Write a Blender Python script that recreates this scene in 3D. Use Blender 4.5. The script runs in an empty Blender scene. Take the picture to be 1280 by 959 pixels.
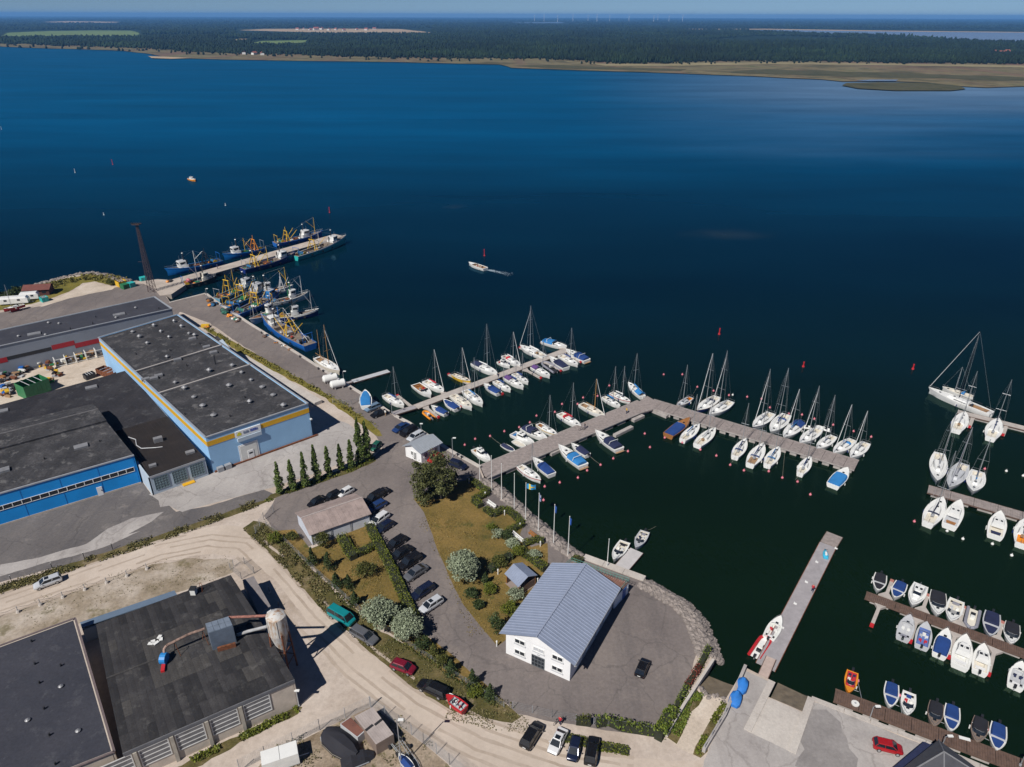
import bpy, bmesh, math, random
import numpy as np
from mathutils import Vector, Matrix, noise
from mathutils.geometry import tessellate_polygon
R = math.radians
rnd = random.Random(7)
scene = bpy.context.scene
COL = scene.collection

# ------------------------------------------------------------------ camera
FPX, CAM_H = 900.0, 90.0                      # focal length in pixels of the 1280 px photo, drone height in metres
TILT, ROLL = math.atan((479.5 - 19.0) / FPX), R(0.16)
_ct, _st, _cr, _sr = math.cos(TILT), math.sin(TILT), math.cos(ROLL), math.sin(ROLL)
cam_d = bpy.data.cameras.new('camera'); cam = bpy.data.objects.new('camera', cam_d); COL.objects.link(cam)
cam_d.sensor_width = 36.0; cam_d.lens = 36.0 * FPX / 1280.0
cam_d.clip_start = 1.0; cam_d.clip_end = 90000.0
_Rv, _Uv, _Fv = Vector((1, 0, 0)), Vector((0, _st, _ct)), Vector((0, _ct, -_st))
_r, _u = _Rv * _cr + _Uv * _sr, _Uv * _cr - _Rv * _sr
cam.matrix_world = Matrix(((_r.x, _u.x, -_Fv.x, 0), (_r.y, _u.y, -_Fv.y, 0), (_r.z, _u.z, -_Fv.z, CAM_H), (0, 0, 0, 1)))
scene.camera = cam

# ------------------------------------------------------------------ sky, sun, exposure
SUN_EL, SHADOW_AZ = R(47), R(54)              # shadows fall to the right and away from the camera
w = bpy.data.worlds.new('World'); scene.world = w; w.use_nodes = True
wn = w.node_tree.nodes; bg = wn['Background']
sky = wn.new('ShaderNodeTexSky'); sky.sky_type = 'NISHITA'; sky.sun_disc = False
sky.sun_elevation = SUN_EL
sky.sun_rotation = math.atan2(-math.cos(SHADOW_AZ), -math.sin(SHADOW_AZ))
sky.air_density = 0.5; sky.dust_density = 0.0; sky.ozone_density = 10.0
w.node_tree.links.new(sky.outputs[0], bg.inputs[0]); bg.inputs[1].default_value = 0.05
sun_d = bpy.data.lights.new('sun', 'SUN'); sun = bpy.data.objects.new('sun', sun_d); COL.objects.link(sun)
sun_d.energy = 5.0; sun_d.angle = R(0.53); sun_d.color = (1.0, 0.96, 0.9)
_d = Vector((math.cos(SHADOW_AZ) * math.cos(SUN_EL), math.sin(SHADOW_AZ) * math.cos(SUN_EL), -math.sin(SUN_EL)))
sun.rotation_euler = _d.to_track_quat('-Z', 'Y').to_euler()
vs = scene.view_settings; vs.view_transform = 'Standard'; vs.look = 'None'; vs.gamma = 1.0
vs.use_curve_mapping = False; vs.exposure = 0.12
scene.cycles.use_denoising = True
scene.cycles.max_bounces = 6; scene.cycles.volume_bounces = 0
scene.cycles.caustics_reflective = False; scene.cycles.caustics_refractive = False

# ------------------------------------------------------------------ helpers
def G(px, py, z=1.5):
    """the point at height z that the photo shows at pixel (px, py)"""
    x, y = px - 640.0, py - 479.5
    x, y = _cr * x + _sr * y, -_sr * x + _cr * y
    dx, dy, dz = x, FPX * _ct - y * _st, -FPX * _st - y * _ct
    k = (CAM_H - z) / -dz
    return Vector((dx * k, dy * k, z))

def hgt(base, top, zb=1.5):
    b = G(base[0], base[1], zb); best = (1e9, zb)
    for i in range(900):
        z = zb + i * 0.05; d = (G(top[0], top[1], z) - b); d.z = 0
        if d.length < best[0]: best = (d.length, z)
    return best[1] - zb

def tag(o, label=None, cat=None, group=None, kind=None):
    if label: o['label'] = label
    if cat: o['category'] = cat
    if group: o['group'] = group
    if kind: o['kind'] = kind
    return o

def thing(name, label, cat, loc=(0, 0, 0), rz=0.0, group=None):
    o = bpy.data.objects.new(name, None); COL.objects.link(o)
    o.empty_display_size = 0.3
    o.location = loc; o.rotation_euler = (0, 0, rz)
    return tag(o, label, cat, group)

class MB:
    def __init__(s): s.v, s.f, s.m = [], [], []
    def add(s, vs_, fs, m=0):
        n = len(s.v); s.v.extend([tuple(p) for p in vs_])
        s.f.extend([tuple(i + n for i in f) for f in fs]); s.m.extend([m] * len(fs)); return s
    def box(s, cx, cy, cz, sx, sy, sz, rz=0.0, m=0):
        c, q = math.cos(rz), math.sin(rz); P = []
        for dz in (-.5, .5):
            for dx, dy in ((-.5, -.5), (.5, -.5), (.5, .5), (-.5, .5)):
                x, y = dx * sx, dy * sy
                P.append((cx + x * c - y * q, cy + x * q + y * c, cz + dz * sz))
        return s.add(P, [(0, 3, 2, 1), (4, 5, 6, 7), (0, 1, 5, 4), (1, 2, 6, 5), (2, 3, 7, 6), (3, 0, 4, 7)], m)
    def obox(s, o, ux, uy, uz, m=0):
        """box from a corner and three edge vectors"""
        o, ux, uy, uz = Vector(o), Vector(ux), Vector(uy), Vector(uz)
        P = [o, o + ux, o + ux + uy, o + uy]; P += [p + uz for p in P]
        return s.add(P, [(0, 3, 2, 1), (4, 5, 6, 7), (0, 1, 5, 4), (1, 2, 6, 5), (2, 3, 7, 6), (3, 0, 4, 7)], m)
    def tube(s, p, q, r, n=6, r2=None, m=0, caps=True):
        p, q = Vector(p), Vector(q); d = (q - p)
        if d.length < 1e-6: return s
        d.normalize(); a = d.orthogonal().normalized(); b = d.cross(a); r2 = r if r2 is None else r2
        P = [p + (a * math.cos(t) + b * math.sin(t)) * r for t in [2 * math.pi * i / n for i in range(n)]]
        P += [q + (a * math.cos(t) + b * math.sin(t)) * r2 for t in [2 * math.pi * i / n for i in range(n)]]
        F = [(i, (i + 1) % n, (i + 1) % n + n, i + n) for i in range(n)]
        if caps: F += [tuple(range(n))[::-1], tuple(range(n, 2 * n))]
        return s.add(P, F, m)
    def path(s, pts, r, n=6, m=0):
        for a, b in zip(pts[:-1], pts[1:]): s.tube(a, b, r, n, m=m)
        return s
    def loft(s, rings, closed=True, cap0=True, cap1=True, m=0):
        k = len(rings[0]); P = [p for r in rings for p in r]; F = []
        for i in range(len(rings) - 1):
            for j in range(k if closed else k - 1):
                F.append((i * k + j, i * k + (j + 1) % k, (i + 1) * k + (j + 1) % k, (i + 1) * k + j))
        if cap0: F.append(tuple(range(k))[::-1])
        if cap1: F.append(tuple(range((len(rings) - 1) * k, len(rings) * k)))
        return s.add(P, F, m)
    def prism(s, poly, z0, z1, m=0, bottom=False):
        n = len(poly); P = [(p[0], p[1], z0) for p in poly] + [(p[0], p[1], z1) for p in poly]
        F = [(i, (i + 1) % n, (i + 1) % n + n, i + n) for i in range(n)]
        T = tessellate_polygon([[Vector((p[0], p[1], 0)) for p in poly]])
        F += [tuple(j + n for j in t) for t in T]
        if bottom: F += [tuple(t) for t in T]
        return s.add(P, F, m)
    def ball(s, c, r, sub=1, jit=0.0, sz=1.0, m=0, rn=rnd):
        vs_, fs = ICO[sub]; c = Vector(c)
        return s.add([c + Vector((p[0] * r, p[1] * r, p[2] * r * sz)) * (1 + rn.uniform(-jit, jit)) for p in vs_], fs, m)
    def mesh(s, name, mats, smooth=False):
        me = bpy.data.meshes.new(name); me.from_pydata(s.v, [], s.f)
        for mt in (mats if isinstance(mats, (list, tuple)) else [mats]): me.materials.append(mt)
        if any(s.m): me.polygons.foreach_set('material_index', s.m)
        bm = bmesh.new(); bm.from_mesh(me)
        if smooth: bmesh.ops.remove_doubles(bm, verts=bm.verts, dist=1e-4)
        bmesh.ops.recalc_face_normals(bm, faces=bm.faces); bm.to_mesh(me); bm.free()
        if smooth:
            me.polygons.foreach_set('use_smooth', [True] * len(me.polygons))
            me.set_sharp_from_angle(angle=R(38))
        return me
    def build(s, name, mats, parent=None, smooth=False):
        return link(name, s.mesh(name, mats, smooth), parent)

def link(name, me, parent=None, loc=None, rz=None):
    o = bpy.data.objects.new(name, me); COL.objects.link(o)
    if parent is not None: o.parent = parent
    if loc is not None: o.location = loc
    if rz is not None: o.rotation_euler = (0, 0, rz)
    return o

def _ico(sub):
    bm = bmesh.new(); bmesh.ops.create_icosphere(bm, subdivisions=sub, radius=1.0)
    r = [tuple(v.co) for v in bm.verts], [tuple(v.index for v in f.verts) for f in bm.faces]; bm.free(); return r
ICO = {1: _ico(1), 2: _ico(2), 3: _ico(3)}

KIDS = {}
def copy_tree(o, parent=None):
    c = o.copy(); COL.objects.link(c); c.parent = parent
    for ch in list(o.children): copy_tree(ch, c)
    return c

def np_mesh(name, V, F, mat, smooth=False):
    """V (n,3), F (m,k) arrays"""
    me = bpy.data.meshes.new(name); k = F.shape[1]
    me.vertices.add(len(V)); me.vertices.foreach_set('co', np.ascontiguousarray(V, dtype=np.float32).ravel())
    me.loops.add(F.size); me.loops.foreach_set('vertex_index', F.astype(np.int32).ravel())
    me.polygons.add(len(F)); me.polygons.foreach_set('loop_start', np.arange(0, F.size, k, dtype=np.int32))
    me.materials.append(mat); me.update(calc_edges=True)
    if smooth: me.polygons.foreach_set('use_smooth', [True] * len(F))
    return me

# ------------------------------------------------------------------ materials
MATS = {}
def new_mat(name):
    m = bpy.data.materials.new(name); m.use_nodes = True
    n = m.node_tree.nodes; return m, n, m.node_tree.links, n['Principled BSDF']
def _noise(n, l, scale, detail=4.0, rough=.55, vec=None, stretch=None, rotz=0.0):
    t = n.new('ShaderNodeTexNoise'); t.inputs['Scale'].default_value = scale; t.inputs['Detail'].default_value = detail
    t.inputs['Roughness'].default_value = rough
    if vec is None:
        g = n.new('ShaderNodeNewGeometry'); vec = g.outputs['Position']
    if stretch:
        mp = n.new('ShaderNodeMapping'); mp.inputs['Scale'].default_value = stretch; mp.inputs['Rotation'].default_value = (0, 0, rotz)
        l.new(vec, mp.inputs[0]); vec = mp.outputs[0]
    l.new(vec, t.inputs['Vector']); return t
def _ramp(n, l, src, stops):
    r = n.new('ShaderNodeValToRGB'); e = r.color_ramp.elements
    while len(e) < len(stops): e.new(0.5)
    for k, (p, c) in enumerate(stops):
        e[k].position = p; e[k].color = (*c, 1) if len(c) == 3 else c
    l.new(src, r.inputs[0]); return r.outputs[0]
def _mix(n, l, fac, a, b, mode='MIX'):
    x = n.new('ShaderNodeMix'); x.data_type = 'RGBA'; x.blend_type = mode
    if isinstance(fac, (int, float)): x.inputs[0].default_value = fac
    else: l.new(fac, x.inputs[0])
    for s_, k in ((a, 6), (b, 7)):
        if isinstance(s_, tuple): x.inputs[k].default_value = (*s_[:3], 1)
        else: l.new(s_, x.inputs[k])
    return x.outputs[2]
def _bump(n, l, p, h, strength, dist):
    b = n.new('ShaderNodeBump'); b.inputs['Strength'].default_value = strength; b.inputs['Distance'].default_value = dist
    l.new(h, b.inputs['Height']); l.new(b.outputs[0], p.inputs['Normal'])
def mix3(a, b, t): return tuple(x * (1 - t) + y * t for x, y in zip(a, b))
def sc(c, k): return tuple(min(1, x * k) for x in c)

def M(name, col, rough=.6, metal=0.0, var=.18, scale=.9, bump=0.0, spec=None, fine=9.0):
    """a plain surface: base colour broken by two noises, optional fine relief"""
    if name in MATS: return MATS[name]
    m, n, l, p = new_mat(name)
    a = _noise(n, l, scale, 5, .6); b = _noise(n, l, fine, 3, .6)
    c1 = _ramp(n, l, a.outputs[0], [(.3, sc(col, 1 - var)), (.7, sc(col, 1 + var * .8))])
    c2 = _ramp(n, l, b.outputs[0], [(.35, (1 - var * .45,) * 3), (.65, (1, 1, 1))])
    l.new(_mix(n, l, 1.0, c1, c2, 'MULTIPLY'), p.inputs['Base Color'])
    p.inputs['Roughness'].default_value = rough; p.inputs['Metallic'].default_value = metal
    if spec is not None: p.inputs['Specular IOR Level'].default_value = spec
    if bump: _bump(n, l, p, b.outputs[0], bump, .05)
    MATS[name] = m; return m

def M_ground(name, stops, scale, spots=None, streak=None, rough=.95, bump=.4, fine=4.0, var=.22, crack=None):
    """ground: big patches from stops, fine grain, optional spots (colour, amount) and streaks (colour, angle, amount)"""
    m, n, l, p = new_mat(name)
    a = _noise(n, l, scale, 8, .62)
    col = _ramp(n, l, a.outputs[0], stops)
    if streak:
        s = _noise(n, l, streak[3] if len(streak) > 3 else .5, 5, .6, stretch=(1, .07, 1), rotz=streak[1])
        f = _ramp(n, l, s.outputs[0], [(.5, (0, 0, 0)), (.68, (streak[2],) * 3)])
        col = _mix(n, l, f, col, streak[0])
    if spots:
        s = _noise(n, l, spots[2] if len(spots) > 2 else .35, 6, .7)
        f = _ramp(n, l, s.outputs[0], [(.56, (0, 0, 0)), (.66, (spots[1],) * 3)])
        col = _mix(n, l, f, col, spots[0])
    if crack:
        geo = n.new('ShaderNodeNewGeometry'); wb = _noise(n, l, .5, 4, .6); va = n.new('ShaderNodeVectorMath'); va.operation = 'MULTIPLY_ADD'; l.new(wb.outputs[1], va.inputs[0]); va.inputs[1].default_value = (2.2, 2.2, 0); l.new(geo.outputs['Position'], va.inputs[2])
        vo = n.new('ShaderNodeTexVoronoi'); vo.feature = 'DISTANCE_TO_EDGE'; vo.inputs['Scale'].default_value = crack[1]; l.new(va.outputs[0], vo.inputs['Vector'])
        vc = n.new('ShaderNodeTexVoronoi'); vc.inputs['Scale'].default_value = crack[1] * .55; l.new(va.outputs[0], vc.inputs['Vector'])
        col = _mix(n, l, 1.0, col, _ramp(n, l, vc.outputs['Distance'], [(.2, (.94,) * 3), (.9, (1.05,) * 3)]), 'MULTIPLY')
        col = _mix(n, l, _ramp(n, l, vo.outputs['Distance'], [(.004, (crack[2],) * 3), (.016, (0, 0, 0))]), col, crack[0])
    g = _noise(n, l, fine, 6, .75)
    gm = _ramp(n, l, g.outputs[0], [(.3, (1 - var,) * 3), (.7, (1 + var * .4,) * 3)])
    col = _mix(n, l, 1.0, col, gm, 'MULTIPLY')
    l.new(col, p.inputs['Base Color']); p.inputs['Roughness'].default_value = rough
    p.inputs['Specular IOR Level'].default_value = .2
    if bump: _bump(n, l, p, g.outputs[0], bump, .08)
    MATS[name] = m; return m

def M_leaf(name, c0, c1, rough=.6, trans=.0):
    """foliage: every leaf clump (mesh island) its own shade"""
    m, n, l, p = new_mat(name)
    g = n.new('ShaderNodeNewGeometry')
    a = _noise(n, l, .45, 3, .6)
    c = _ramp(n, l, g.outputs['Random Per Island'], [(0, c0), (1, c1)])
    k = _ramp(n, l, a.outputs[0], [(.35, (.75,) * 3), (.65, (1.15,) * 3)])
    l.new(_mix(n, l, 1.0, c, k, 'MULTIPLY'), p.inputs['Base Color'])
    p.inputs['Roughness'].default_value = rough; p.inputs['Specular IOR Level'].default_value = .25
    MATS[name] = m; return m

white = M('white_gelcoat', (.69, .69, .67), .3, var=.05)
offwhite = M('offwhite_paint', (.66, .66, .63), .5, var=.1)
cream = M('cream_deck', (.62, .58, .5), .6, var=.08)
grey = M('grey_paint', (.3, .31, .33), .55, var=.12)
lgrey = M('light_grey', (.45, .46, .48), .5, var=.1)
dark = M('dark_rubber', (.018, .018, .02), .7, var=.2)
glassd = M('dark_glass', (.012, .016, .022), .08, var=.1, spec=.7)
alu = M('aluminium', (.55, .56, .58), .35, .7, var=.08)
steel = M('galvanised_steel', (.42, .44, .46), .45, .6, var=.15)
blackm = M('black_paint', (.02, .021, .025), .45, var=.2)
wood = M('varnished_wood', (.3, .13, .04), .4, var=.2)
teak = M('teak', (.32, .2, .11), .7, var=.2)
pine_m = M('mast_wood', (.42, .22, .07), .45, var=.15)
blue_c = M('blue_canvas', (.008, .042, .18), .85, var=.15)
lblue_c = M('light_blue_canvas', (.02, .17, .43), .85, var=.15)
navy_c = M('navy_canvas', (.012, .018, .06), .85, var=.2)
red_c = M('red_canvas', (.45, .02, .03), .85, var=.15)
white_c = M('white_canvas', (.62, .62, .62), .85, var=.08)
grey_c = M('grey_canvas', (.22, .22, .26), .85, var=.12)
dgrey_c = M('charcoal_canvas', (.014, .014, .02), .85, var=.2)
brown_c = M('brown_canvas', (.2, .15, .12), .85, var=.15)
yellow_p = M('yellow_paint', (.62, .38, .02), .5, var=.15)
orange_p = M('orange_paint', (.7, .25, .02), .45, var=.12)
red_p = M('red_paint', (.45, .02, .025), .45, var=.12)
green_p = M('green_paint', (.02, .16, .06), .5, var=.2)
teal_p = M('teal_paint', (.03, .4, .38), .45, var=.15)
blue_p = M('blue_paint', (.012, .11, .4), .45, var=.2)
navy_p = M('navy_paint', (.01, .026, .15), .4, var=.2)
pink_p = M('pink_buoy', (.58, .17, .21), .5, var=.12)
rust = M('rusty_steel', (.2, .07, .03), .85, .2, var=.5, scale=2.5)
rope = M('rope', (.3, .27, .22), .9, var=.2)
purple_c = M('purple_canvas', (.09, .04, .16), .85, var=.2)
# ------------------------------------------------------------------ ground materials
asphalt = M_ground('asphalt_old', [(.3, (.15, .128, .122)), (.5, (.18, .155, .146)), (.72, (.215, .185, .17))], .07,
                   spots=((.25, .21, .185), .55, .12), streak=((.125, .11, .108), R(35), .55, .35), fine=2.2, crack=((.09, .08, .078), .11, .38))
asphalt_d = M_ground('asphalt_dark', [(.3, (.115, .105, .105)), (.55, (.14, .128, .125)), (.75, (.185, .165, .155))], .09,
                     spots=((.24, .215, .2), .6, .16), streak=((.09, .085, .09), R(-16), .6, .3), fine=2.0, crack=((.07, .066, .066), .13, .4))
gravel = M_ground('sandy_gravel', [(.28, (.34, .275, .225)), (.5, (.44, .37, .315)), (.75, (.54, .47, .415))], .1,
                  spots=((.33, .26, .2), .45, .14), streak=((.54, .47, .41), R(-40), .35, .3), fine=1.6, var=.16)
sand_lt = M_ground('pale_sand', [(.3, (.42, .35, .28)), (.6, (.55, .47, .39)), (.8, (.62, .55, .47))], .2,
                   spots=((.33, .26, .19), .5, .25), fine=2.0, var=.24)
concrete = M_ground('concrete_slab', [(.3, (.3, .275, .265)), (.5, (.36, .335, .32)), (.75, (.42, .39, .37))], .13,
                    spots=((.2, .18, .17), .5, .3), streak=((.27, .245, .235), R(60), .4, .5), fine=3.0, var=.16, crack=((.17, .15, .14), .12, .35))
concrete_lt = M_ground('concrete_light', [(.3, (.4, .36, .33)), (.6, (.5, .46, .42)), (.8, (.56, .52, .48))], .2,
                       spots=((.27, .24, .22), .5, .3), fine=3.0, var=.18)
dry_grass = M_ground('dry_grass', [(.25, (.085, .075, .02)), (.45, (.17, .12, .035)), (.65, (.235, .155, .05)), (.85, (.29, .2, .085))], .16,
                     spots=((.06, .072, .018), .8, .22), fine=3.5, var=.5, bump=.8)
verge = M_ground('verge_grass', [(.25, (.045, .05, .013)), (.45, (.09, .08, .026)), (.62, (.16, .125, .055)), (.8, (.24, .19, .1))], .22,
                 spots=((.28, .22, .15), .75, .3), fine=3.5, var=.5, bump=.8)
bank_grass = M_ground('bank_grass', [(.3, (.1, .1, .02)), (.5, (.19, .16, .03)), (.75, (.27, .2, .07))], .12,
                      spots=((.07, .08, .018), .7, .18), fine=2.5, var=.5, bump=.8)

def mat_water():
    m, n, l, p = new_mat('sea_water')
    geo = n.new('ShaderNodeNewGeometry'); pos = geo.outputs['Position']
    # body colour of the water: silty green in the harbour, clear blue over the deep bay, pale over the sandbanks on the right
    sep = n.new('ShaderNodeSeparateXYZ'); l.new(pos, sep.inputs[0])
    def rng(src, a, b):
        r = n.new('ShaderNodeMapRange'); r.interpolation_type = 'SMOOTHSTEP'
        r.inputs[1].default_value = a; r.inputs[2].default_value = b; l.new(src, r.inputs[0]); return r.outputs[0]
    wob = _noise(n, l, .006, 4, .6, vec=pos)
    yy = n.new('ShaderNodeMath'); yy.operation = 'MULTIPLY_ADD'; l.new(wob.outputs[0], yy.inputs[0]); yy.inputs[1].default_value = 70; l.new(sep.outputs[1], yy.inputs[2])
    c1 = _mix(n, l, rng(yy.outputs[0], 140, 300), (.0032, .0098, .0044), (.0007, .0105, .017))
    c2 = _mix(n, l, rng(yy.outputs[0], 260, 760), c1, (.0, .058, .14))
    # sandbanks: pale water off the far right shore
    wob2 = _noise(n, l, .0016, 5, .6, vec=pos, stretch=(.5, 1.6, 1))
    sx = n.new('ShaderNodeMath'); sx.operation = 'MULTIPLY_ADD'; l.new(wob2.outputs[0], sx.inputs[0]); sx.inputs[1].default_value = 700; l.new(sep.outputs[1], sx.inputs[2])
    fy = rng(sx.outputs[0], 850, 1450)
    ra = n.new('ShaderNodeMath'); ra.operation = 'DIVIDE'; l.new(sep.outputs[0], ra.inputs[0]); l.new(sep.outputs[1], ra.inputs[1])
    fx = rng(ra.outputs[0], .05, .5)
    fm = n.new('ShaderNodeMath'); fm.operation = 'MULTIPLY'; l.new(fy, fm.inputs[0]); l.new(fx, fm.inputs[1])
    c3 = _mix(n, l, fm.outputs[0], c2, (.085, .15, .24))
    # two faint sandy shoals in the bay
    for (sx_, sy_, ax_, ay_) in ((G(905, 293, 0).x, G(905, 293, 0).y, 42, 22), (G(568, 259, 0).x, G(568, 259, 0).y, 14, 12)):
        vm = n.new('ShaderNodeVectorMath'); vm.operation = 'SUBTRACT'; l.new(pos, vm.inputs[0]); vm.inputs[1].default_value = (sx_, sy_, 0)
        vd = n.new('ShaderNodeVectorMath'); vd.operation = 'MULTIPLY'; l.new(vm.outputs[0], vd.inputs[0]); vd.inputs[1].default_value = (1 / ax_, 1 / ay_, 0)
        vl = n.new('ShaderNodeVectorMath'); vl.operation = 'LENGTH'; l.new(vd.outputs[0], vl.inputs[0])
        nz = _noise(n, l, .05, 4, .6, vec=pos); sm = n.new('ShaderNodeMath'); sm.operation = 'MULTIPLY_ADD'; l.new(nz.outputs[0], sm.inputs[0]); sm.inputs[1].default_value = .9; l.new(vl.outputs['Value'], sm.inputs[2])
        c3 = _mix(n, l, _ramp(n, l, sm.outputs[0], [(.35, (.5,) * 3), (1.0, (0, 0, 0))]), c3, (.02, .034, .042))
    # broad streaks left by wind and current
    st = _noise(n, l, .012, 4, .6, vec=pos, stretch=(.35, 1.5, 1), rotz=R(12))
    k = _ramp(n, l, st.outputs[0], [(.3, (.8,) * 3), (.7, (1.2,) * 3)])
    body = _mix(n, l, 1.0, c3, k, 'MULTIPLY')
    w1 = _noise(n, l, .9, 3, .55, vec=pos, stretch=(1, .5, 1), rotz=R(25)); w2 = _noise(n, l, .11, 3, .5, vec=pos, stretch=(1, .4, 1), rotz=R(15))
    ad = n.new('ShaderNodeMath'); ad.operation = 'MULTIPLY_ADD'; l.new(w2.outputs[0], ad.inputs[0]); ad.inputs[1].default_value = 2.2; l.new(w1.outputs[0], ad.inputs[2])
    bp = n.new('ShaderNodeBump'); bp.inputs['Strength'].default_value = .35; bp.inputs['Distance'].default_value = .22; l.new(ad.outputs[0], bp.inputs['Height'])
    n.remove(p); df = n.new('ShaderNodeBsdfDiffuse'); l.new(body, df.inputs['Color'])
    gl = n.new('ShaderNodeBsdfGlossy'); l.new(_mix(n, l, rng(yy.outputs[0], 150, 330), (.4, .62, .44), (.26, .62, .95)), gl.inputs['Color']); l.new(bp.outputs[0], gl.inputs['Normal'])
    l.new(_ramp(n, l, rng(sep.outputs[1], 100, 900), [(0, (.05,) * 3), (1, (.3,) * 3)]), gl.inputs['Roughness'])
    fr_ = n.new('ShaderNodeFresnel'); fr_.inputs['IOR'].default_value = 1.33; l.new(bp.outputs[0], fr_.inputs['Normal'])
    mn = n.new('ShaderNodeMath'); mn.operation = 'MINIMUM'; l.new(fr_.outputs[0], mn.inputs[0]); mn.inputs[1].default_value = .1
    mx = n.new('ShaderNodeMixShader'); l.new(mn.outputs[0], mx.inputs[0]); l.new(df.outputs[0], mx.inputs[1]); l.new(gl.outputs[0], mx.inputs[2]); l.new(mx.outputs[0], n['Material Output'].inputs['Surface'])
    return m

# ------------------------------------------------------------------ water, land
XF, YB, YF = 31000.0, -1500.0, 33000.0
wt = MB().add([(-XF, YB, 0), (XF, YB, 0), (XF, YF, 0), (-XF, YF, 0)], [(0, 1, 2, 3)])
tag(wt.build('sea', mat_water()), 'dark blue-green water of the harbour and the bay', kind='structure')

def rough_edge(poly, amp, step=1.2, seed=0.0):
    if amp <= 0: return poly
    out = []; n = len(poly)
    for i in range(n):
        a, b = Vector(poly[i]), Vector(poly[(i + 1) % n]); d = b - a; k = max(1, int(d.length / step))
        k = min(k, 400); nn = Vector((-d.y, d.x, 0)).normalized() if d.length > 0 else Vector((0, 0, 0))
        for j in range(k):
            q = a + d * (j / k)
            out.append(q + nn * amp * (noise.noise((q.x * .35 + seed, q.y * .35, seed)) + .5 * noise.noise((q.x * 1.3, q.y * 1.3 + seed, seed))))
    return out
_sn = [0]
def sheet(name, pix, z, mat, amp=0.0, label=None, zref=1.5, step=1.2):
    _sn[0] += 1
    poly = rough_edge([G(x, y, zref) for x, y in pix], amp, step, _sn[0] * 3.7)
    T = tessellate_polygon([[Vector((p.x, p.y, 0)) for p in poly]])
    o = MB().add([(p.x, p.y, z) for p in poly], [tuple(t) for t in T]).build(name, mat)
    return tag(o, label, kind='structure')

LZ = 1.5
land_px = [(-420, 470), (-200, 408), (-60, 382), (0, 371), (30, 362), (60, 352), (78, 347), (100, 343), (115, 341.5), (135, 344), (152, 349), (165, 352), (180, 351),
           (196, 353), (213, 378), (257, 367), (270, 377), (312.5, 405), (367, 439), (419, 472), (453, 493), (489, 517), (510, 528), (532, 543), (562, 563), (600, 584),
           (606, 599), (624, 610), (655, 640), (689, 668), (709, 686), (726, 696), (733, 695), (807, 723.5), (806, 730), (834, 745), (852, 754), (866, 767), (877, 788), (884, 808),
           (891.5, 827), (872, 858), (884, 868), (907, 874), (931, 834), (951, 844), (965, 851), (957, 870), (965, 873), (1005, 890), (1014, 872),
           (1040, 882), (1055, 888), (1157, 928), (1260, 972), (1400, 1030), (1400, 1500), (-420, 1500)]
land_poly = [G(x, y, LZ) for x, y in land_px]
tag(MB().prism(land_poly, -1.2, LZ).build('land', gravel), 'pale sandy gravel ground of the harbour area', kind='structure')

def zz(k): return LZ + .004 * k
sheet('quay_road', [(-420, 500), (-200, 425), (-20, 394), (50, 383), (110, 367), (164, 355), (197, 354), (213, 378.6), (256.5, 367.8), (269, 377.5), (312, 405.8), (366.5, 439.8), (418.5, 472.8),
      (488.5, 517.6), (531.5, 543.6), (561.5, 563.8), (599, 585), (604, 600), (620, 612), (650, 641), (684, 668.5), (703, 686), (722, 698), (731, 697), (806, 724), (800, 731),
      (832, 746), (850, 757), (860, 770), (868, 790), (872, 812), (862, 850), (834, 912), (822, 921), (780, 916), (735, 909), (690, 902), (648, 893), (632, 880),
      (600, 850), (560, 815), (528, 789), (510, 757), (490, 715), (474, 680), (465, 655), (455, 655), (370, 690), (340, 660), (330, 645), (345, 622), (400, 598), (440, 586), (466, 572), (478, 560), (470, 545),
      (448, 528), (425, 508), (380, 480), (300, 430), (262, 404), (225, 390), (200, 420), (0, 480), (-420, 600)], zz(1), asphalt, .25, 'grey asphalt of the quay road and the car parks')
sheet('yard_asphalt', [(-420, 800), (-420, 700), (0, 640), (150, 606), (176, 600), (190, 618), (220, 640), (262, 632), (330, 612), (343, 618), (330, 626), (250, 652), (150, 687), (60, 712), (0, 728)], zz(1), asphalt_d, .3,
      'dark patched asphalt in front of the bright blue hall')
sheet('concrete_apron', [(186, 618), (230, 602), (258, 588), (320, 566), (391, 541), (424, 526), (436, 530), (456, 548), (464, 562), (440, 574), (400, 590), (345, 608), (300, 620), (262, 630), (228, 640), (212, 632), (200, 634), (198, 626)], zz(2), concrete, .25,
      'pale concrete apron in front of the grey-blue warehouse')
sheet('concrete_track', [(-60, 730), (0, 706), (60, 694), (108, 680), (135, 661), (165, 648), (205, 640), (190, 652), (160, 668), (176, 664), (150, 676), (120, 688), (60, 703), (0, 720), (-60, 745)], zz(2), concrete, .35,
      'pale concrete track worn across the asphalt yard')
sheet('road_verge', [(-80, 770), (-80, 752), (0, 733), (50, 717), (110, 697), (160, 682), (220, 662), (262, 648), (300, 634), (332, 625), (338, 618), (400, 596), (440, 583), (468, 570), (470, 576), (440, 590), (400, 604), (355, 618), (318, 634), (270, 652), (220, 669), (160, 690), (110, 707), (50, 727), (0, 743)], zz(3), verge, .35,
      'weedy green verge between the yard and the sandy road')
sheet('scrub_sand', [(-60, 800), (0, 770), (60, 752), (130, 726), (190, 706), (240, 698), (290, 700), (292, 716), (240, 734), (200, 748), (150, 764), (100, 780), (0, 806)], zz(2), M_ground('rubble_sand', [(.28, (.17, .135, .085)), (.45, (.3, .245, .185)), (.6, (.42, .36, .3)), (.8, (.54, .48, .42))], .16, spots=((.13, .11, .045), .7, .22), fine=1.8, var=.3), .6,
      'bleached sand and rubble beside the slate-roofed workshop')
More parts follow.
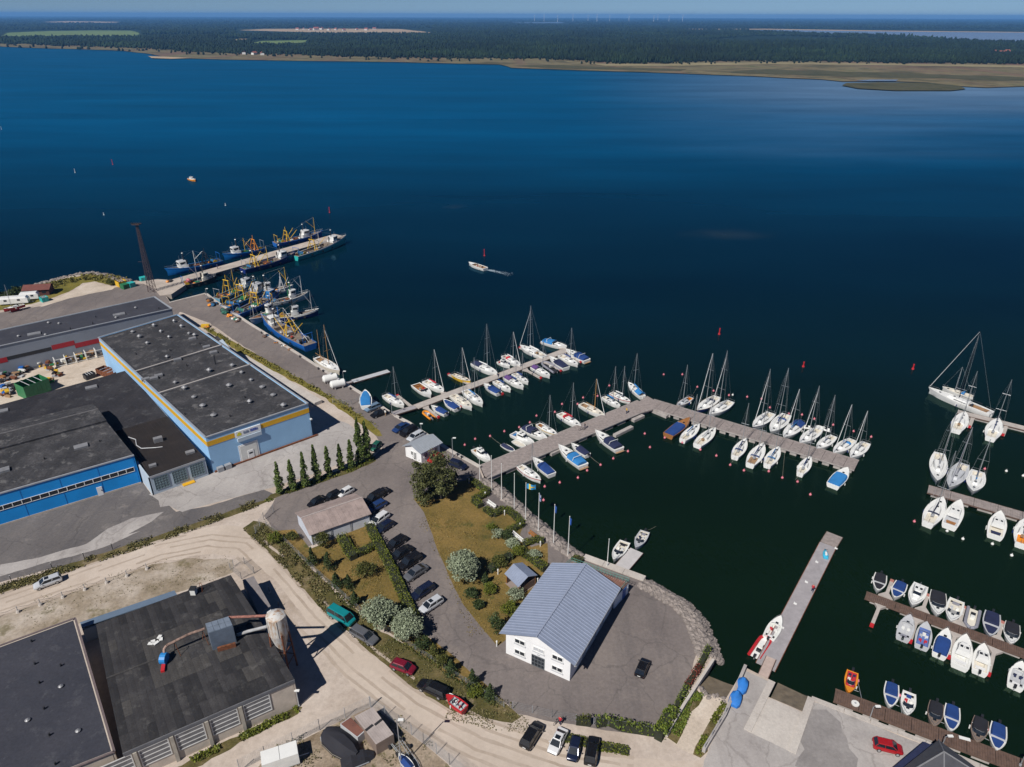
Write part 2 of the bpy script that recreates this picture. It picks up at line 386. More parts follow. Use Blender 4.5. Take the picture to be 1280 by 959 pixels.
sheet('garden_verge', [(303, 660), (318, 650), (334, 655), (352, 668), (380, 700), (430, 752), (470, 785), (530, 818), (590, 856), (640, 886), (652, 897), (640, 905), (600, 897), (566, 890), (520, 866), (475, 826), (440, 795), (400, 757), (360, 718), (330, 685)], zz(2), verge, .5,
      'weedy grass verge between the sandy road and the car park fence')
sheet('garden_lawn', [(338, 664), (368, 662), (388, 686), (463, 655), (472, 690), (496, 735), (527, 790), (560, 815), (600, 850), (632, 878), (622, 880), (576, 852), (530, 822), (480, 786), (440, 756), (400, 718), (362, 682)], zz(3), dry_grass, .2,
      'dry brown lawn of the small garden behind the hedge')
sheet('main_lawn', [(517, 624), (530, 618), (560, 605), (585, 600), (600, 612), (612, 618), (600, 628), (606, 636), (620, 645), (632, 637), (655, 655), (650, 668), (664, 684), (684, 679), (686, 712), (650, 760), (632, 790), (633, 800), (622, 808), (600, 782), (579, 756), (562, 722), (548, 690), (530, 640)], zz(3), dry_grass, .12,
      'dry brown lawn between the car park and the promenade')
sheet('north_bank', [(-60, 385), (0, 373), (30, 364), (60, 354), (78, 349), (100, 345), (115, 343.5), (135, 346), (152, 351), (160, 354), (140, 357), (118, 352), (104, 354), (92, 362), (70, 371), (40, 380), (0, 388), (-60, 400)], zz(2), bank_grass, .5,
      'yellow-green grass bank at the tip of the land')
sheet('north_gravel', [(60, 377), (80, 369), (96, 361), (106, 355), (118, 353), (132, 357), (148, 357), (140, 362), (110, 368), (84, 374), (50, 384)], zz(3), sand_lt, .4, 'pale gravel heap ground on the grass bank')
sheet('quay_verge', [(250, 408), (256, 407), (300, 432), (360, 465), (425, 502), (470, 533), (478, 545), (472, 546), (440, 522), (400, 494), (350, 468), (300, 441)], zz(3), bank_grass, .4,
      'grass strip between the quay road and the warehouse')
sheet('storage_yard', [(-40, 510), (0, 480), (60, 456), (125, 436), (132, 452), (160, 462), (120, 476), (60, 492), (0, 512)], zz(2), sand_lt, .4, 'sandy storage yard behind the black-roofed hall')
sheet('slip_apron', [(880, 950), (900, 905), (924, 868), (931, 838), (963, 853), (956, 872), (934, 914), (990, 940), (1006, 900), (1013, 876), (1040, 885), (1150, 930), (1260, 975), (1300, 1060), (860, 1060)], zz(2), concrete, .2,
      'worn grey concrete yard around the boat slipway')
sheet('slip_patch', [(1000, 960), (1006, 925), (1013, 884), (1030, 888), (1045, 905), (1062, 925), (1070, 959), (1050, 985)], zz(3), M_ground('stained_concrete', [(.3, (.2, .185, .18)), (.55, (.25, .232, .225)), (.8, (.31, .29, .28))], .25, spots=((.36, .335, .32), .6, .3), fine=2.0, var=.15), 1.1, 'stained grey patch beside the slipway')
sheet('slipway', [(934, 914), (956, 873), (965, 874), (1004, 891), (990, 941)], zz(4), concrete_lt, .05, 'pale concrete boat ramp running into the water')
sheet('inlet_bank', [(832, 922), (850, 890), (872, 858), (886, 869), (905, 874), (898, 890), (880, 940), (868, 946), (850, 935)], zz(3), sand_lt, .4, 'small sandy beach beside the boat ramp')
sheet('inlet_grass', [(834, 922), (853, 888), (866, 868), (872, 862), (878, 872), (866, 890), (852, 915), (846, 930)], zz(4), verge, .5, 'green weeds along the yard wall')
sheet('inlet_grass', [(868, 944), (880, 915), (895, 890), (906, 876), (908, 880), (894, 905), (882, 938), (876, 947)], zz(5), verge, .5, 'green weeds beside the concrete pier')
sheet('fenced_yard_ground', [(300, 985), (332, 948), (400, 914), (463, 884), (500, 908), (560, 955), (590, 1000)], zz(2), M_ground('rubble', [(.3, (.2, .15, .1)), (.6, (.36, .29, .22)), (.8, (.45, .38, .31))], .3, spots=((.09, .085, .025), .8, .4), fine=3.0, var=.45), .2,
      'weedy rubble ground inside the fenced yard')
road_m = M_ground('packed_sand', [(.3, (.42, .35, .29)), (.55, (.49, .415, .35)), (.78, (.55, .48, .415))], .09, spots=((.38, .3, .235), .4, .12), fine=1.2, var=.1)
track_m = M_ground('tyre_track_sand', [(.3, (.34, .275, .22)), (.7, (.43, .36, .3))], .2, fine=1.2, var=.12)
top_e = [(-80, 768), (0, 745), (110, 709), (220, 671), (268, 657), (300, 658), (330, 686), (380, 743), (440, 799), (500, 850), (560, 888), (640, 908), (720, 940), (830, 952), (880, 950)]
low_e = [(880, 1010), (760, 1010), (640, 985), (560, 940), (500, 898), (440, 856), (400, 800), (352, 732), (312, 698), (268, 692), (200, 702), (110, 731), (0, 768), (-80, 792)]
sheet('sandy_road', top_e + low_e, zz(3), road_m, .45, 'smooth packed sand road curving past the workshop to the harbour gate')
def tracks(cl, off, label, k, wd=.38):
    P = [G(*p) for p in cl]; Q = []
    for i in range(len(P)):
        a, b = P[max(0, i - 1)], P[min(len(P) - 1, i + 1)]; d = (b - a).normalized(); Q.append(P[i] + Vector((-d.y, d.x, 0)) * off)
    L_, R_ = [], []
    for i in range(len(Q) - 1):
        d = (Q[i + 1] - Q[i]); nn = Vector((-d.y, d.x, 0)).normalized(); m_ = max(2, int(d.length / .8))
        for j in range(m_):
            q = Q[i] + d * (j / m_) + nn * .25 * noise.noise((Q[i].x * .3 + j * .2, k, 0)); h_ = wd * (.5 + .5 * abs(noise.noise((q.x * .5, q.y * .5, k)))); L_.append(q + nn * h_); R_.append(q - nn * h_)
    mb = MB()
    for i in range(len(L_) - 1):
        if noise.noise((L_[i].x * .12, L_[i].y * .12, k * 3.1)) < -.18: continue
        mb.add([(p.x, p.y, zz(4)) for p in (L_[i], L_[i + 1], R_[i + 1], R_[i])], [(0, 1, 2, 3)])
    tag(mb.build('tyre_track', track_m), label, kind='structure')
cl_ = [(0, 757), (110, 720), (200, 688), (262, 676), (306, 680), (340, 712), (392, 772), (452, 830), (520, 882), (600, 925), (700, 960), (800, 975)]
for k, o_ in enumerate((-2.9, -1.5, .3, 1.8, 3.1)): tracks(cl_, o_, ['tyre track along the outer edge of the sand road', 'second tyre track of the sand road', 'tyre track in the middle of the sand road', 'fourth tyre track of the sand road', 'tyre track along the inner edge of the sand road'][k], k)
# green weed strip at the workshop wall
sheet('wall_weeds', [(214, 962), (300, 918), (372, 882), (378, 884), (372, 892), (300, 930), (240, 962)], zz(3), verge, .5, 'green weeds along the foot of the workshop wall')

# quay edging: concrete coping blocks along the quay, a chain of blocks per quay
def coping(label, px, w=.9, h=.35, step=4.0, z=LZ, mat=None):
    t = thing('quay_edge', label, 'quay edge', G(*px[0], z))
    base = t.location.copy()
    for a, b in zip(px[:-1], px[1:]):
        A, B = G(*a, z), G(*b, z); d = B - A; k = max(1, round(d.length / step)); u = d.normalized()
        for i in range(k):
            c = A + d * ((i + .5) / k) - base
            MB().box(c.x, c.y, z + h / 2 - .2 - base.z + .012 * rnd.random(), d.length / k - .06, w, h, math.atan2(u.y, u.x)).build('coping_block', mat or concrete_lt, t)
    return t
coping('pale concrete coping blocks along the inner trawler quay', [(258, 367.5), (270, 377), (312.5, 405), (367, 439), (419, 472), (453, 493), (486, 515)])
coping('pale concrete coping blocks at the quay beside the harbour hut', [(494, 520), (510, 528), (532, 543), (562, 563), (600, 584)])
coping('low concrete edge closing the head of the trawler basin', [(212, 378.5), (257, 367)], .8)
coping('concrete edge of the boat ramp on its left side', [(934, 914), (965, 852)], 1.0, .4, 3)
coping('concrete edge of the boat ramp on its right side', [(990, 941), (1014, 873)], 1.0, .4, 3)
coping('concrete quay edge behind the brown dock', [(1014, 873), (1055, 889), (1157, 929), (1260, 973)], .7, .35, 3)
coping('concrete wall top between clubhouse terrace and water', [(730, 696.5), (806, 724.5)], 1.3, .5, 4)

# ------------------------------------------------------------------ rip-rap
stone_m = M('riprap_stone', (.25, .215, .195), .9, var=.45, scale=1.1, bump=.4, fine=6)
def riprap(name, label, px, width, n, z0=1.45, z1=-.2, s=(.25, .7)):
    mb = MB(); pts = [G(x, y, 1.0) for x, y in px]
    seg = [(pts[i + 1] - pts[i]).length for i in range(len(pts) - 1)]; tot = sum(seg); r = random.Random(5)
    for _ in range(n):
        t = r.random() * tot; i = 0
        while t > seg[i]: t -= seg[i]; i += 1
        a, b = pts[i], pts[i + 1]; d = (b - a).normalized(); nn = Vector((d.y, -d.x, 0)); u = r.random()
        # walking the chain with the water on the left, u = 0 is the land side
        c = a + d * t + nn * width * (u - .5); k = s[0] + (s[1] - s[0]) * r.random() ** 2
        mb.ball((c.x, c.y, z1 + (z0 - z1) * min(1, u / .52)), k, 1, .22, r.uniform(.55, .9), rn=r)
    return tag(mb.build(name, stone_m), label, kind='stuff')
riprap('riprap', 'sloping rip-rap stones below the flagpole promenade', [(606, 601), (624, 612), (655, 641), (689, 669), (709, 687), (730, 699)], 3.6, 1500)
riprap('riprap', 'curved rip-rap bank around the clubhouse yard', [(806, 729), (834, 745), (852, 755), (866, 769), (877, 789), (884, 809), (889, 824)], 4.0, 1700)
riprap('riprap', 'boulders along the grassy tip of the land', [(-60, 383), (0, 371), (60, 352.5), (78, 347.5), (100, 343.5), (115, 342), (135, 344.5), (152, 349.5), (166, 352.5)], 5.0, 700, s=(.3, 1.0))
riprap('riprap', 'stones at the water edge of the small beach', [(872, 860), (884, 869), (907, 875)], 2.0, 90, z0=1.5, s=(.12, .4))
# the bed rises to the ramp and the little beach
bed = M('wet_sand', (.2, .16, .11), .6, var=.3)
def ramp_bed(name, label, top, low, mat):
    tag(MB().add([G(*top[0], 1.49), G(*top[1], 1.49), G(*low[1], -.6), G(*low[0], -.6)], [(0, 1, 2, 3)]).build(name, mat), label, kind='structure')
ramp_bed('ramp_toe', 'wet foot of the boat ramp under the water', ((963, 873), (1006, 890)), ((976, 846), (1019, 866)), bed)
ramp_bed('beach_toe', 'wet sand at the edge of the small beach', ((872, 862), (909, 875)), ((890, 838), (920, 850)), bed)

# ------------------------------------------------------------------ far shore
FZ = .8
far_floor = M_ground('far_forest_floor', [(.3, (.004, .014, .008)), (.5, (.007, .02, .01)), (.72, (.014, .028, .012))], .0012, spots=((.05, .065, .03), .4, .0009), fine=.02, bump=0)
meadow = M_ground('shore_meadow', [(.28, (.05, .05, .022)), (.42, (.1, .085, .042)), (.55, (.17, .14, .075)), (.68, (.085, .095, .035)), (.8, (.2, .17, .1))], .012, spots=((.04, .05, .022), .75, .02), streak=((.15, .085, .062), 0, .75, .012), fine=.05, bump=0)
reed = M_ground('reed_island', [(.3, (.034, .04, .016)), (.5, (.075, .07, .034)), (.7, (.05, .056, .022))], .02, fine=.05, bump=0)
field_g = M_ground('green_field', [(.3, (.1, .16, .05)), (.7, (.15, .2, .075))], .004, fine=.02, bump=0)
field_b = M_ground('stubble_field', [(.3, (.3, .22, .14)), (.7, (.42, .32, .21))], .004, fine=.02, bump=0)
shore_px = [(-260, 52), (-100, 55.5), (0, 58), (50, 60), (110, 61.5), (150, 63), (185, 67), (205, 71), (240, 73), (300, 74.5), (350, 75.5), (430, 76.5), (500, 77.5), (560, 79), (625, 80.5), (640, 84.5),
            (690, 86.5), (730, 88), (805, 90), (850, 91.5), (890, 93), (940, 95), (985, 97.5), (1030, 99), (1052, 101.5), (1110, 101), (1160, 103), (1205, 108), (1235, 109.5), (1280, 108), (1340, 106), (1500, 103)]
fp = rough_edge([G(x, y, FZ) for x, y in shore_px], 14, 25, 2.0)[:-1]
cut = [i for i, q in enumerate(fp) if (q - G(1500, 103, FZ)).length < 30]
fp = fp[:cut[0] + 1] if cut else fp
fp += [Vector((30500, G(1500, 95, FZ).y, FZ)), Vector((30500, 32500, FZ)), Vector((-30500, 32500, FZ)), Vector((-30500, G(-260, 52, FZ).y, FZ))]
T = tessellate_polygon([[Vector((p.x, p.y, 0)) for p in fp]])
tag(MB().add([(p.x, p.y, FZ) for p in fp], [tuple(t) for t in T]).build('far_land', far_floor), 'wooded far shore across the bay', kind='structure')
def far_sheet(name, px, k, mat, label, amp=10): 
    poly = rough_edge([G(x, y, FZ) for x, y in px], amp, 40, k * 5.1)
    T = tessellate_polygon([[Vector((p.x, p.y, 0)) for p in poly]])
    tag(MB().add([(p.x, p.y, FZ + .25 * k) for p in poly], [tuple(t) for t in T]).build(name, mat), label, kind='structure')
tree_px = [(-300, 51), (0, 55), (100, 58.5), (180, 61), (240, 65.5), (280, 67), (340, 68.5), (420, 71), (500, 73), (560, 73.5), (640, 74), (690, 74.5), (740, 78), (775, 80), (830, 79.5), (880, 77.5), (950, 77), (1060, 78), (1130, 79.5), (1280, 80.5), (1500, 80)]
def treeline(x):
    for (a, b), (c, d) in zip(tree_px[:-1], tree_px[1:]):
        if a <= x <= c: return b + (d - b) * (x - a) / (c - a)
    return 55
far_sheet('shore_meadow', [(x, y + .35) for x, y in shore_px[1:-1]] + [(x, y - 1.5) for x, y in tree_px[::-1] if -100 <= x <= 1400], 1, meadow, 'tan reed meadow along the far shore')
far_sheet('reed_island', [(1050, 107), (1060, 104.5), (1100, 103.5), (1160, 104), (1205, 108), (1212, 112), (1190, 114), (1120, 113.5), (1070, 111)], 2, reed, 'low olive reed island off the far shore', 14)
far_sheet('green_field', [(0, 46.5), (10, 41), (60, 39), (120, 38.2), (165, 38.5), (176, 42), (170, 45), (90, 46)], 2, field_g, 'pale green field among the far woods', 20)
far_sheet('stubble_field', [(297, 38), (330, 36.3), (430, 36), (500, 36.5), (540, 41), (520, 42.5), (440, 41.5), (370, 40)], 2, field_b, 'pinkish stubble field by the far village', 25)
far_sheet('green_field', [(315, 54), (330, 51.5), (385, 50.5), (380, 53.5), (340, 56)], 3, field_g, 'small clearing close to the far beach', 10)
far_sheet('stubble_field', [(285, 51), (300, 48.8), (312, 49), (305, 52)], 3, field_b, 'small sandy clearing near the far shore', 8)
far_sheet('stubble_field', [(55, 27.5), (85, 26.5), (150, 27.5), (140, 28.6), (70, 28.6)], 2, field_b, 'thin pale field near the left horizon', 20)
inlet_m = M('far_inlet_water', (.16, .2, .26), .25, var=.08, scale=.002)
far_sheet('far_inlet', [(940, 38.2), (1000, 37.3), (1100, 38.5), (1280, 41), (1420, 43), (1420, 56), (1280, 53.2), (1200, 50), (1120, 47), (1060, 43.8), (1000, 41)], 2, inlet_m, 'pale inlet of water behind the far woods', 30)
far_sheet('far_inlet', [(640, 28.4), (700, 27.8), (706, 28.9), (650, 29.2)], 2, inlet_m, 'thin strip of lake water near the horizon', 20)
far_sheet('inlet_spit', [(855, 36.4), (960, 36.2), (1100, 38.4), (1280, 40.3), (1280, 41), (1090, 39.3), (960, 37.3), (860, 37.2)], 3, field_b, 'sandy spit along the far inlet', 15)
far_sheet('reed_belt', [(880, 90), (960, 88), (1060, 90), (1160, 93), (1280, 97), (1280, 101), (1180, 99), (1080, 97), (980, 94)], 2, reed, 'dark olive reed belt across the far right meadow', 26)
far_sheet('reed_belt', [(640, 82.5), (700, 82), (790, 85), (860, 87), (850, 89), (760, 87), (680, 85)], 2, reed, 'dark reed belt along the middle of the far shore', 16)
far_sheet('dry_belt', [(700, 76.5), (760, 80.5), (830, 80.5), (880, 79), (960, 78.5), (1060, 79.5), (1280, 82.5), (1280, 85), (1100, 82), (960, 81), (850, 83), (760, 83)], 3, M_ground('dry_meadow', [(.3, (.2, .17, .09)), (.7, (.3, .25, .14))], .01, spots=((.1, .1, .04), .6, .02), fine=.05, bump=0), 'pale dry grass belt along the far tree line', 14)
far_sheet('meadow_pool', [(1070, 101.2), (1090, 100.2), (1122, 100.3), (1118, 101.6), (1085, 102)], 3, M('far_inlet_water', (.16, .2, .26), .25, var=.08, scale=.002), 'thin water channel behind the reed island', 6)
far_sheet('beach', [(185, 70.5), (210, 71.5), (240, 73), (215, 74), (190, 73)], 3, field_b, 'sandy spit on the far left shore', 4)

# the far wood: one mass of tree crowns
fields = [(-5, 178, 37.6, 46.8), (295, 541, 35.6, 42.6), (314, 386, 50, 56), (284, 313, 48.4, 52.2), (50, 152, 26.2, 28.8), (935, 1500, 36.5, 40.5), (640, 707, 27.5, 29.4), (855, 960, 36, 37.6)]
def in_inlet(x, y): return x > 990 and 37 < y < (41 + (x - 1000) * 12.2 / 280)
V, F = [], []
OCT = np.array([(1, 0, .16), (.31, .95, .2), (-.81, .59, .12), (-.81, -.59, .22), (.31, -.95, .16), (.5, .25, .74), (-.2, .5, .86), (-.35, -.45, .7), (0, 0, 1.0), (0, 0, .05)])
OF = np.array([(0, 1, 5), (1, 6, 5), (1, 2, 6), (2, 7, 6), (2, 3, 7), (3, 4, 7), (4, 5, 7), (4, 0, 5), (5, 6, 8), (6, 7, 8), (7, 5, 8), (0, 9, 1), (1, 9, 2), (2, 9, 3), (3, 9, 4), (4, 9, 0)])
rf = random.Random(3); cnt = 0
y = 23.2
while y < 81:
    x = -25.0
    while x < 1305:
        px, py = x + rf.uniform(-2, 2), y + rf.uniform(-.5, .5); x += 2.3
        tl = treeline(px)
        if py > tl + 1.5 * noise.noise((px * .05, 0, 0)): 
            if py > tl + 4 or rf.random() > .06: continue
        if any(a < px < b and c < py < d for a, b, c, d in fields) or in_inlet(px, py): continue
        g = G(px, py, FZ); dist = g.length
        if noise.noise((g.x * .0011, g.y * .0008, 3.3)) > .36: continue
        r = min(26, (1.2 + 1.5 * rf.random() ** 2) / FPX * dist); h = rf.uniform(7, 15) * (1 + .6 * noise.noise((g.x * .002, g.y * .002, 9)))
        if py > tl - 1: h *= .75; r *= .8
        a = rf.random() * 6.28; ca, sa = math.cos(a), math.sin(a)
        q = OCT * np.array([[r, r, h]]) * (1 + .2 * (np.array([[rf.random() for _ in range(3)] for _ in range(10)]) - .5))
        V.append(np.stack([q[:, 0] * ca - q[:, 1] * sa + g.x, q[:, 0] * sa + q[:, 1] * ca + g.y, q[:, 2] + FZ], 1)); F.append(OF + 10 * cnt); cnt += 1
    y += .55 if y < 45 else .7
wood_leaf = M_leaf('far_wood_leaf', (.0035, .012, .008), (.012, .025, .011), .9)
_n, _l = wood_leaf.node_tree.nodes, wood_leaf.node_tree.links; _p = _n['Principled BSDF']; _src = _p.inputs['Base Color'].links[0].from_socket
_l.new(_mix(_n, _l, 1.0, _src, _ramp(_n, _l, _noise(_n, _l, .0035, 5, .65).outputs[0], [(.32, (.5, .55, .6)), (.5, (1, 1, 1)), (.68, (2.1, 1.9, 1.5))]), 'MULTIPLY'), _p.inputs['Base Color'])
tag(link('far_wood', np_mesh('far_wood', np.concatenate(V), np.concatenate(F), wood_leaf)), 'dark green wood covering the far shore', kind='stuff')

# haze: one closed box of air round everything
mh = bpy.data.materials.new('haze_air'); mh.use_nodes = True; hn = mh.node_tree.nodes
hn.remove(hn['Principled BSDF']); pv = hn.new('ShaderNodeVolumePrincipled')
pv.inputs['Color'].default_value = (.17, .46, .97, 1); pv.inputs['Density'].default_value = 6.0e-5; pv.inputs['Anisotropy'].default_value = 0.0
mh.node_tree.links.new(pv.outputs[0], hn['Material Output'].inputs['Volume'])
hz = MB().box(0, (YB + YF) / 2, 61.5, 2 * XF + 400, YF - YB + 400, 129)
tag(hz.build('haze', mh), 'thin bluish summer haze over the bay', kind='stuff')
# ------------------------------------------------------------------ boats
def hull_w(t, fine=.55, trans=.7):
    """half breadth 0..1 along t = 0 (stern) .. 1 (bow)"""
    tm = .42
    if t < tm: return trans + (1 - trans) * math.sin(math.pi / 2 * t / tm)
    u = (t - tm) / (1 - tm); return max(0.0, (1 - u ** (1.6 + fine))) ** (.75 + fine * .3)

def make_hull(root, L, B, free, bow_rise, hm, dm, stripe=None, trans=.7, fine=.55, draft=.25, well=None, well_m=None, well_d=.5, n=13, rail=None, rail_m=None):
    """hull, deck with an open well (x0, x1, half width), optional stripe"""
    st = [i / (n - 1) for i in range(n)]
    def xs(t): return (t - .5) * L
    def sh(t): return free + bow_rise * max(0, t - .25) ** 2 / .56
    def hw(t): return max(.015, B / 2 * hull_w(t, fine, trans))
    rings, sr, top = [], [], []
    for t in st:
        w_, z = hw(t), sh(t); x = xs(t)
        k = .8 if t < .9 else .45
        rings.append([(x - (.02 * L if t == 1 else 0), -w_ * .35 * k, -draft), (x, -w_ * k, 0), (x, -w_ * .96, z * .55), (x + (.03 * L * t * t), -w_, z),
                      (x + (.03 * L * t * t), w_, z), (x, w_ * .96, z * .55), (x, w_ * k, 0), (x - (.02 * L if t == 1 else 0), w_ * .35 * k, -draft)])
    hmb = MB()
    P = [p for r in rings for p in r]; k = 8; Fs = []
    for i in range(n - 1):
        for j in (0, 1, 2, 4, 5, 6, 7): Fs.append((i * k + j, i * k + (j + 1) % k, (i + 1) * k + (j + 1) % k, (i + 1) * k + j))
    Fs.append(tuple(range(8))); hmb.add(P, Fs); hmb.build('hull', hm, root, True)
    if stripe:
        smb = MB()
        for sgn in (-1, 1):
            for i in range(n - 1):
                a, b = rings[i], rings[i + 1]; ja, jb = (2, 3) if sgn < 0 else (5, 4)
                def lerp(p, q, f): return tuple(p[c] + (q[c] - p[c]) * f + (sgn * .012 if c == 1 else 0) for c in range(3))
                smb.add([lerp(a[ja], a[jb], .45), lerp(b[ja], b[jb], .45), lerp(b[ja], b[jb], .85), lerp(a[ja], a[jb], .85)], [(0, 1, 2, 3)])
        smb.build('hull_stripe', stripe, root)
    # deck strips, open over the well
    dmb = MB(); cx0, cx1, cw = well if well else (9, 9, 0)
    tt = sorted(set(st + ([(cx0 / L) + .5, (cx1 / L) + .5] if well else [])))
    for a, b in zip(tt[:-1], tt[1:]):
        xa, xb = xs(a) + .03 * L * a * a, xs(b) + .03 * L * b * b; wa, wb, za, zb = hw(a), hw(b), sh(a), sh(b); mid = (a + b) / 2
        inside = well and cx0 < xs(mid) < cx1
        if inside:
            ca, cb = min(cw, wa * .86), min(cw, wb * .86)
            for s_ in (-1, 1): dmb.add([(xa, s_ * wa, za), (xb, s_ * wb, zb), (xb, s_ * cb, zb), (xa, s_ * ca, za)], [(0, 1, 2, 3)])
        else: dmb.add([(xa, -wa, za), (xb, -wb, zb), (xb, wb, zb), (xa, wa, za)], [(0, 1, 2, 3)])
    dmb.build('deck', dm, root)
    if well:
        wm = MB(); za, zb = sh(cx0 / L + .5), sh(cx1 / L + .5); fz = min(za, zb) - well_d
        wa, wb = min(cw, hw(cx0 / L + .5) * .86), min(cw, hw(cx1 / L + .5) * .86)
        xa, xb = cx0 + .03 * L * (cx0 / L + .5) ** 2, cx1 + .03 * L * (cx1 / L + .5) ** 2
        wm.add([(xa, -wa, fz), (xb, -wb, fz), (xb, wb, fz), (xa, wa, fz), (xa, -wa, za), (xb, -wb, zb), (xb, wb, zb), (xa, wa, za)],
               [(0, 1, 2, 3), (0, 1, 5, 4), (1, 2, 6, 5), (2, 3, 7, 6), (3, 0, 4, 7)])
        wm.build('cockpit', well_m or cream, root)
        for s_ in (-1, 1):
            MB().box((xa + xb) / 2, s_ * (min(wa, wb) - .2), fz + .2, (xb - xa) * .9, .38, .3).build('bench', well_m or cream, root)
    if rail:
        rm = MB()
        for s_ in (-1, 1):
            rm.path([(xs(t) + .03 * L * t * t, s_ * hw(t), sh(t) + .03) for t in st], rail, 5)
        rm.build('gunwale', rail_m, root)
    return sh, hw, xs

def house(L0, L1, w0, w1, z0, h, rake_f=.5, rake_b=.12, inset=.14):
    """a trunk cabin / superstructure body: x from L0 (aft) to L1 (fore)"""
    mb = MB(); r = []
    for z, k in ((z0, 0), (z0 + h * .75, .8), (z0 + h, 1.0)):
        xa, xb = L0 + rake_b * h * k, L1 - rake_f * h * k; ia = inset * k * (1 if k < 1 else 1.35)
        wa, wb = w0 / 2 - ia, w1 / 2 - ia
        r.append([(xa, -wa, z), (xb - (xb - xa) * .25, -(wa * .2 + wb * .8) * 1.0, z), (xb, -wb * .62, z), (xb, wb * .62, z), (xb - (xb - xa) * .25, (wa * .2 + wb * .8), z), (xa, wa, z)])
    mb.loft(r); return mb

def sailboat(bow, stern, top, label, cover=blue_c, hood=None, hull=None, stripe=None, group=None, furl=None, mast_m=None, dk=None, mast_at=.1, mizzen=None, boom=True, cock=None, beam=.32, dinghy=None, name='sailboat', awning=None):
    a, b = G(bow[0], bow[1], .9), G(stern[0], stern[1], .9); d = a - b; L = max(5.2, d.length); c = (a + b) / 2
    c = a - d.normalized() * L / 2; rz = math.atan2(d.y, d.x)
    root = thing(name, label, 'sailboat', (c.x, c.y, 0), rz, group)
    B = min(3.6, max(2.1, beam * L)); free = .55 + .045 * L; hm = hull or white; mm = mast_m or alu; r = random.Random(hash(label) % 9999 if False else int(bow[0] * 7 + bow[1]))
    sh, hw, xs = make_hull(root, L, B, free, .12 + .02 * L, hm, dk or white, stripe, trans=r.uniform(.55, .75), fine=r.uniform(.45, .8), well=(-.44 * L, -.16 * L, B * .26), well_m=cock or cream, rail=.03, rail_m=teak if hull else offwhite)
    z = free + .02
    house(-.16 * L, .22 * L, B * .62, B * .42, z - .02, .12 + .032 * L, 1.2, .1).build('cabin', dk or white, root, True)
    for s_ in (-1, 1):
        wn_ = MB(); wn_.obox((-.12 * L, s_ * (B * .31 - .035), z + .1), (.2 * L, -s_ * B * .055, 0), (0, s_ * .012, 0), (0, -s_ * .04, .14)); wn_.build('cabin_window', glassd, root)
    MB().box(.1 * L, 0, z + .13 + .032 * L, .5, .5, .06).build('hatch', glassd, root)
    MB().box(.33 * L, 0, sh(.83) + .03, .48, .48, .06).build('hatch', glassd, root)
    MB().box(-.19 * L, 0, z + .1, .55, .6, .3 + .01 * L).build('companionway', r.choice([glassd, teak, grey]), root)
    # mast
    mx = mast_at * L
    ch, sh_ = math.cos(rz), math.sin(rz); wx, wy = c.x + mx * ch, c.y + mx * sh_
    if top is None: H = 1.25 * L + free
    else:
        best = (1e9, 10)
        for i in range(60, 460):
            q = G(top[0], top[1], i * .05); e = (q.x - wx) ** 2 + (q.y - wy) ** 2
            if e < best[0]: best = (e, i * .05)
        H = min(best[1], 1.75 * L + 1)
    zc = z + .12 + .032 * L
    MB().tube((mx, 0, zc - .35), (mx, 0, H), .085, 8, .06).build('mast', mm, root)
    nsp = 2 if H > 12.5 else 1; rig = MB(); rr = .014
    for k in range(nsp):
        zs = zc + (H - zc) * ((k + 1) / (nsp + 1)) * 1.02; sp = B * .3 * (1 - .2 * k)
        MB().tube((mx, -sp, zs), (mx, sp, zs), .03, 5).build('spreader', mm, root)
        for s_ in (-1, 1): rig.tube((mx, s_ * sp, zs), (mx, 0, H * .985), rr, 3); rig.tube((mx - .1, s_ * hw(.5 + mx / L) * .92, sh(.6)), (mx, s_ * sp, zs), rr, 3)
    rig.tube((-.49 * L, 0, sh(0)), (mx, 0, H), rr, 3); rig.build('standing_rigging', steel, root)
    fx = xs(1.0) + .015 * L
    if furl is None: furl = r.random() < .6
    frac = 1.0 if r.random() < .5 else .88
    if furl:
        MB().tube((fx, 0, sh(1) + .25), (mx + .1, 0, H * frac), .075, 6, .035).build('furled_jib', furl if not isinstance(furl, bool) else white_c, root)
    else: MB().tube((fx, 0, sh(1)), (mx, 0, H * frac), .018, 4).build('forestay', steel, root)
    if boom:
        bl = .36 * L; bz = zc + .75
        MB().tube((mx - .05, 0, bz), (mx - bl, 0, bz + .05), .06, 6).build('boom', mm, root)
        if cover:
            rg = []
            for i in range(6):
                t = i / 5; x = mx + .12 - (bl + .05) * t; hh = .34 * (1 - .62 * t) + .05; ww = .13 * (1 - .4 * t)
                rg.append([(x, -ww, bz - .02), (x, -ww * .9, bz + hh * .5), (x, 0, bz + hh), (x, ww * .9, bz + hh * .5), (x, ww, bz - .02), (x, 0, bz - .1)])
            MB().loft(rg).build('sail_cover', cover, root, True)
    if hood:
        rg = []
        for t, hh in ((0, 0.0), (.35, .38), (.75, .55), (1, .5)):
            x = -.1 * L - t * .95; w_ = B * .3
            rg.append([(x, -w_, z + .08), (x, -w_ * .94, z + .1 + hh * .75), (x, -w_ * .5, z + .12 + hh), (x, w_ * .5, z + .12 + hh), (x, w_ * .94, z + .1 + hh * .75), (x, w_, z + .08)])
        MB().loft(rg, closed=False, cap0=False, cap1=False).build('sprayhood', hood, root, True)
    if awning:
        rg = []
        for t in (0, .5, 1):
            x = -.14 * L - t * .3 * L; w_ = B * .4
            rg.append([(x, -w_, z + .25), (x, 0, z + 1.0 - .2 * t), (x, w_, z + .25)])
        MB().loft(rg, closed=False, cap0=False, cap1=False).build('cockpit_tent', awning, root)
    # pulpit and pushpit
    pl = MB(); pz = .55
    tt = [.86, .95, 1.0]
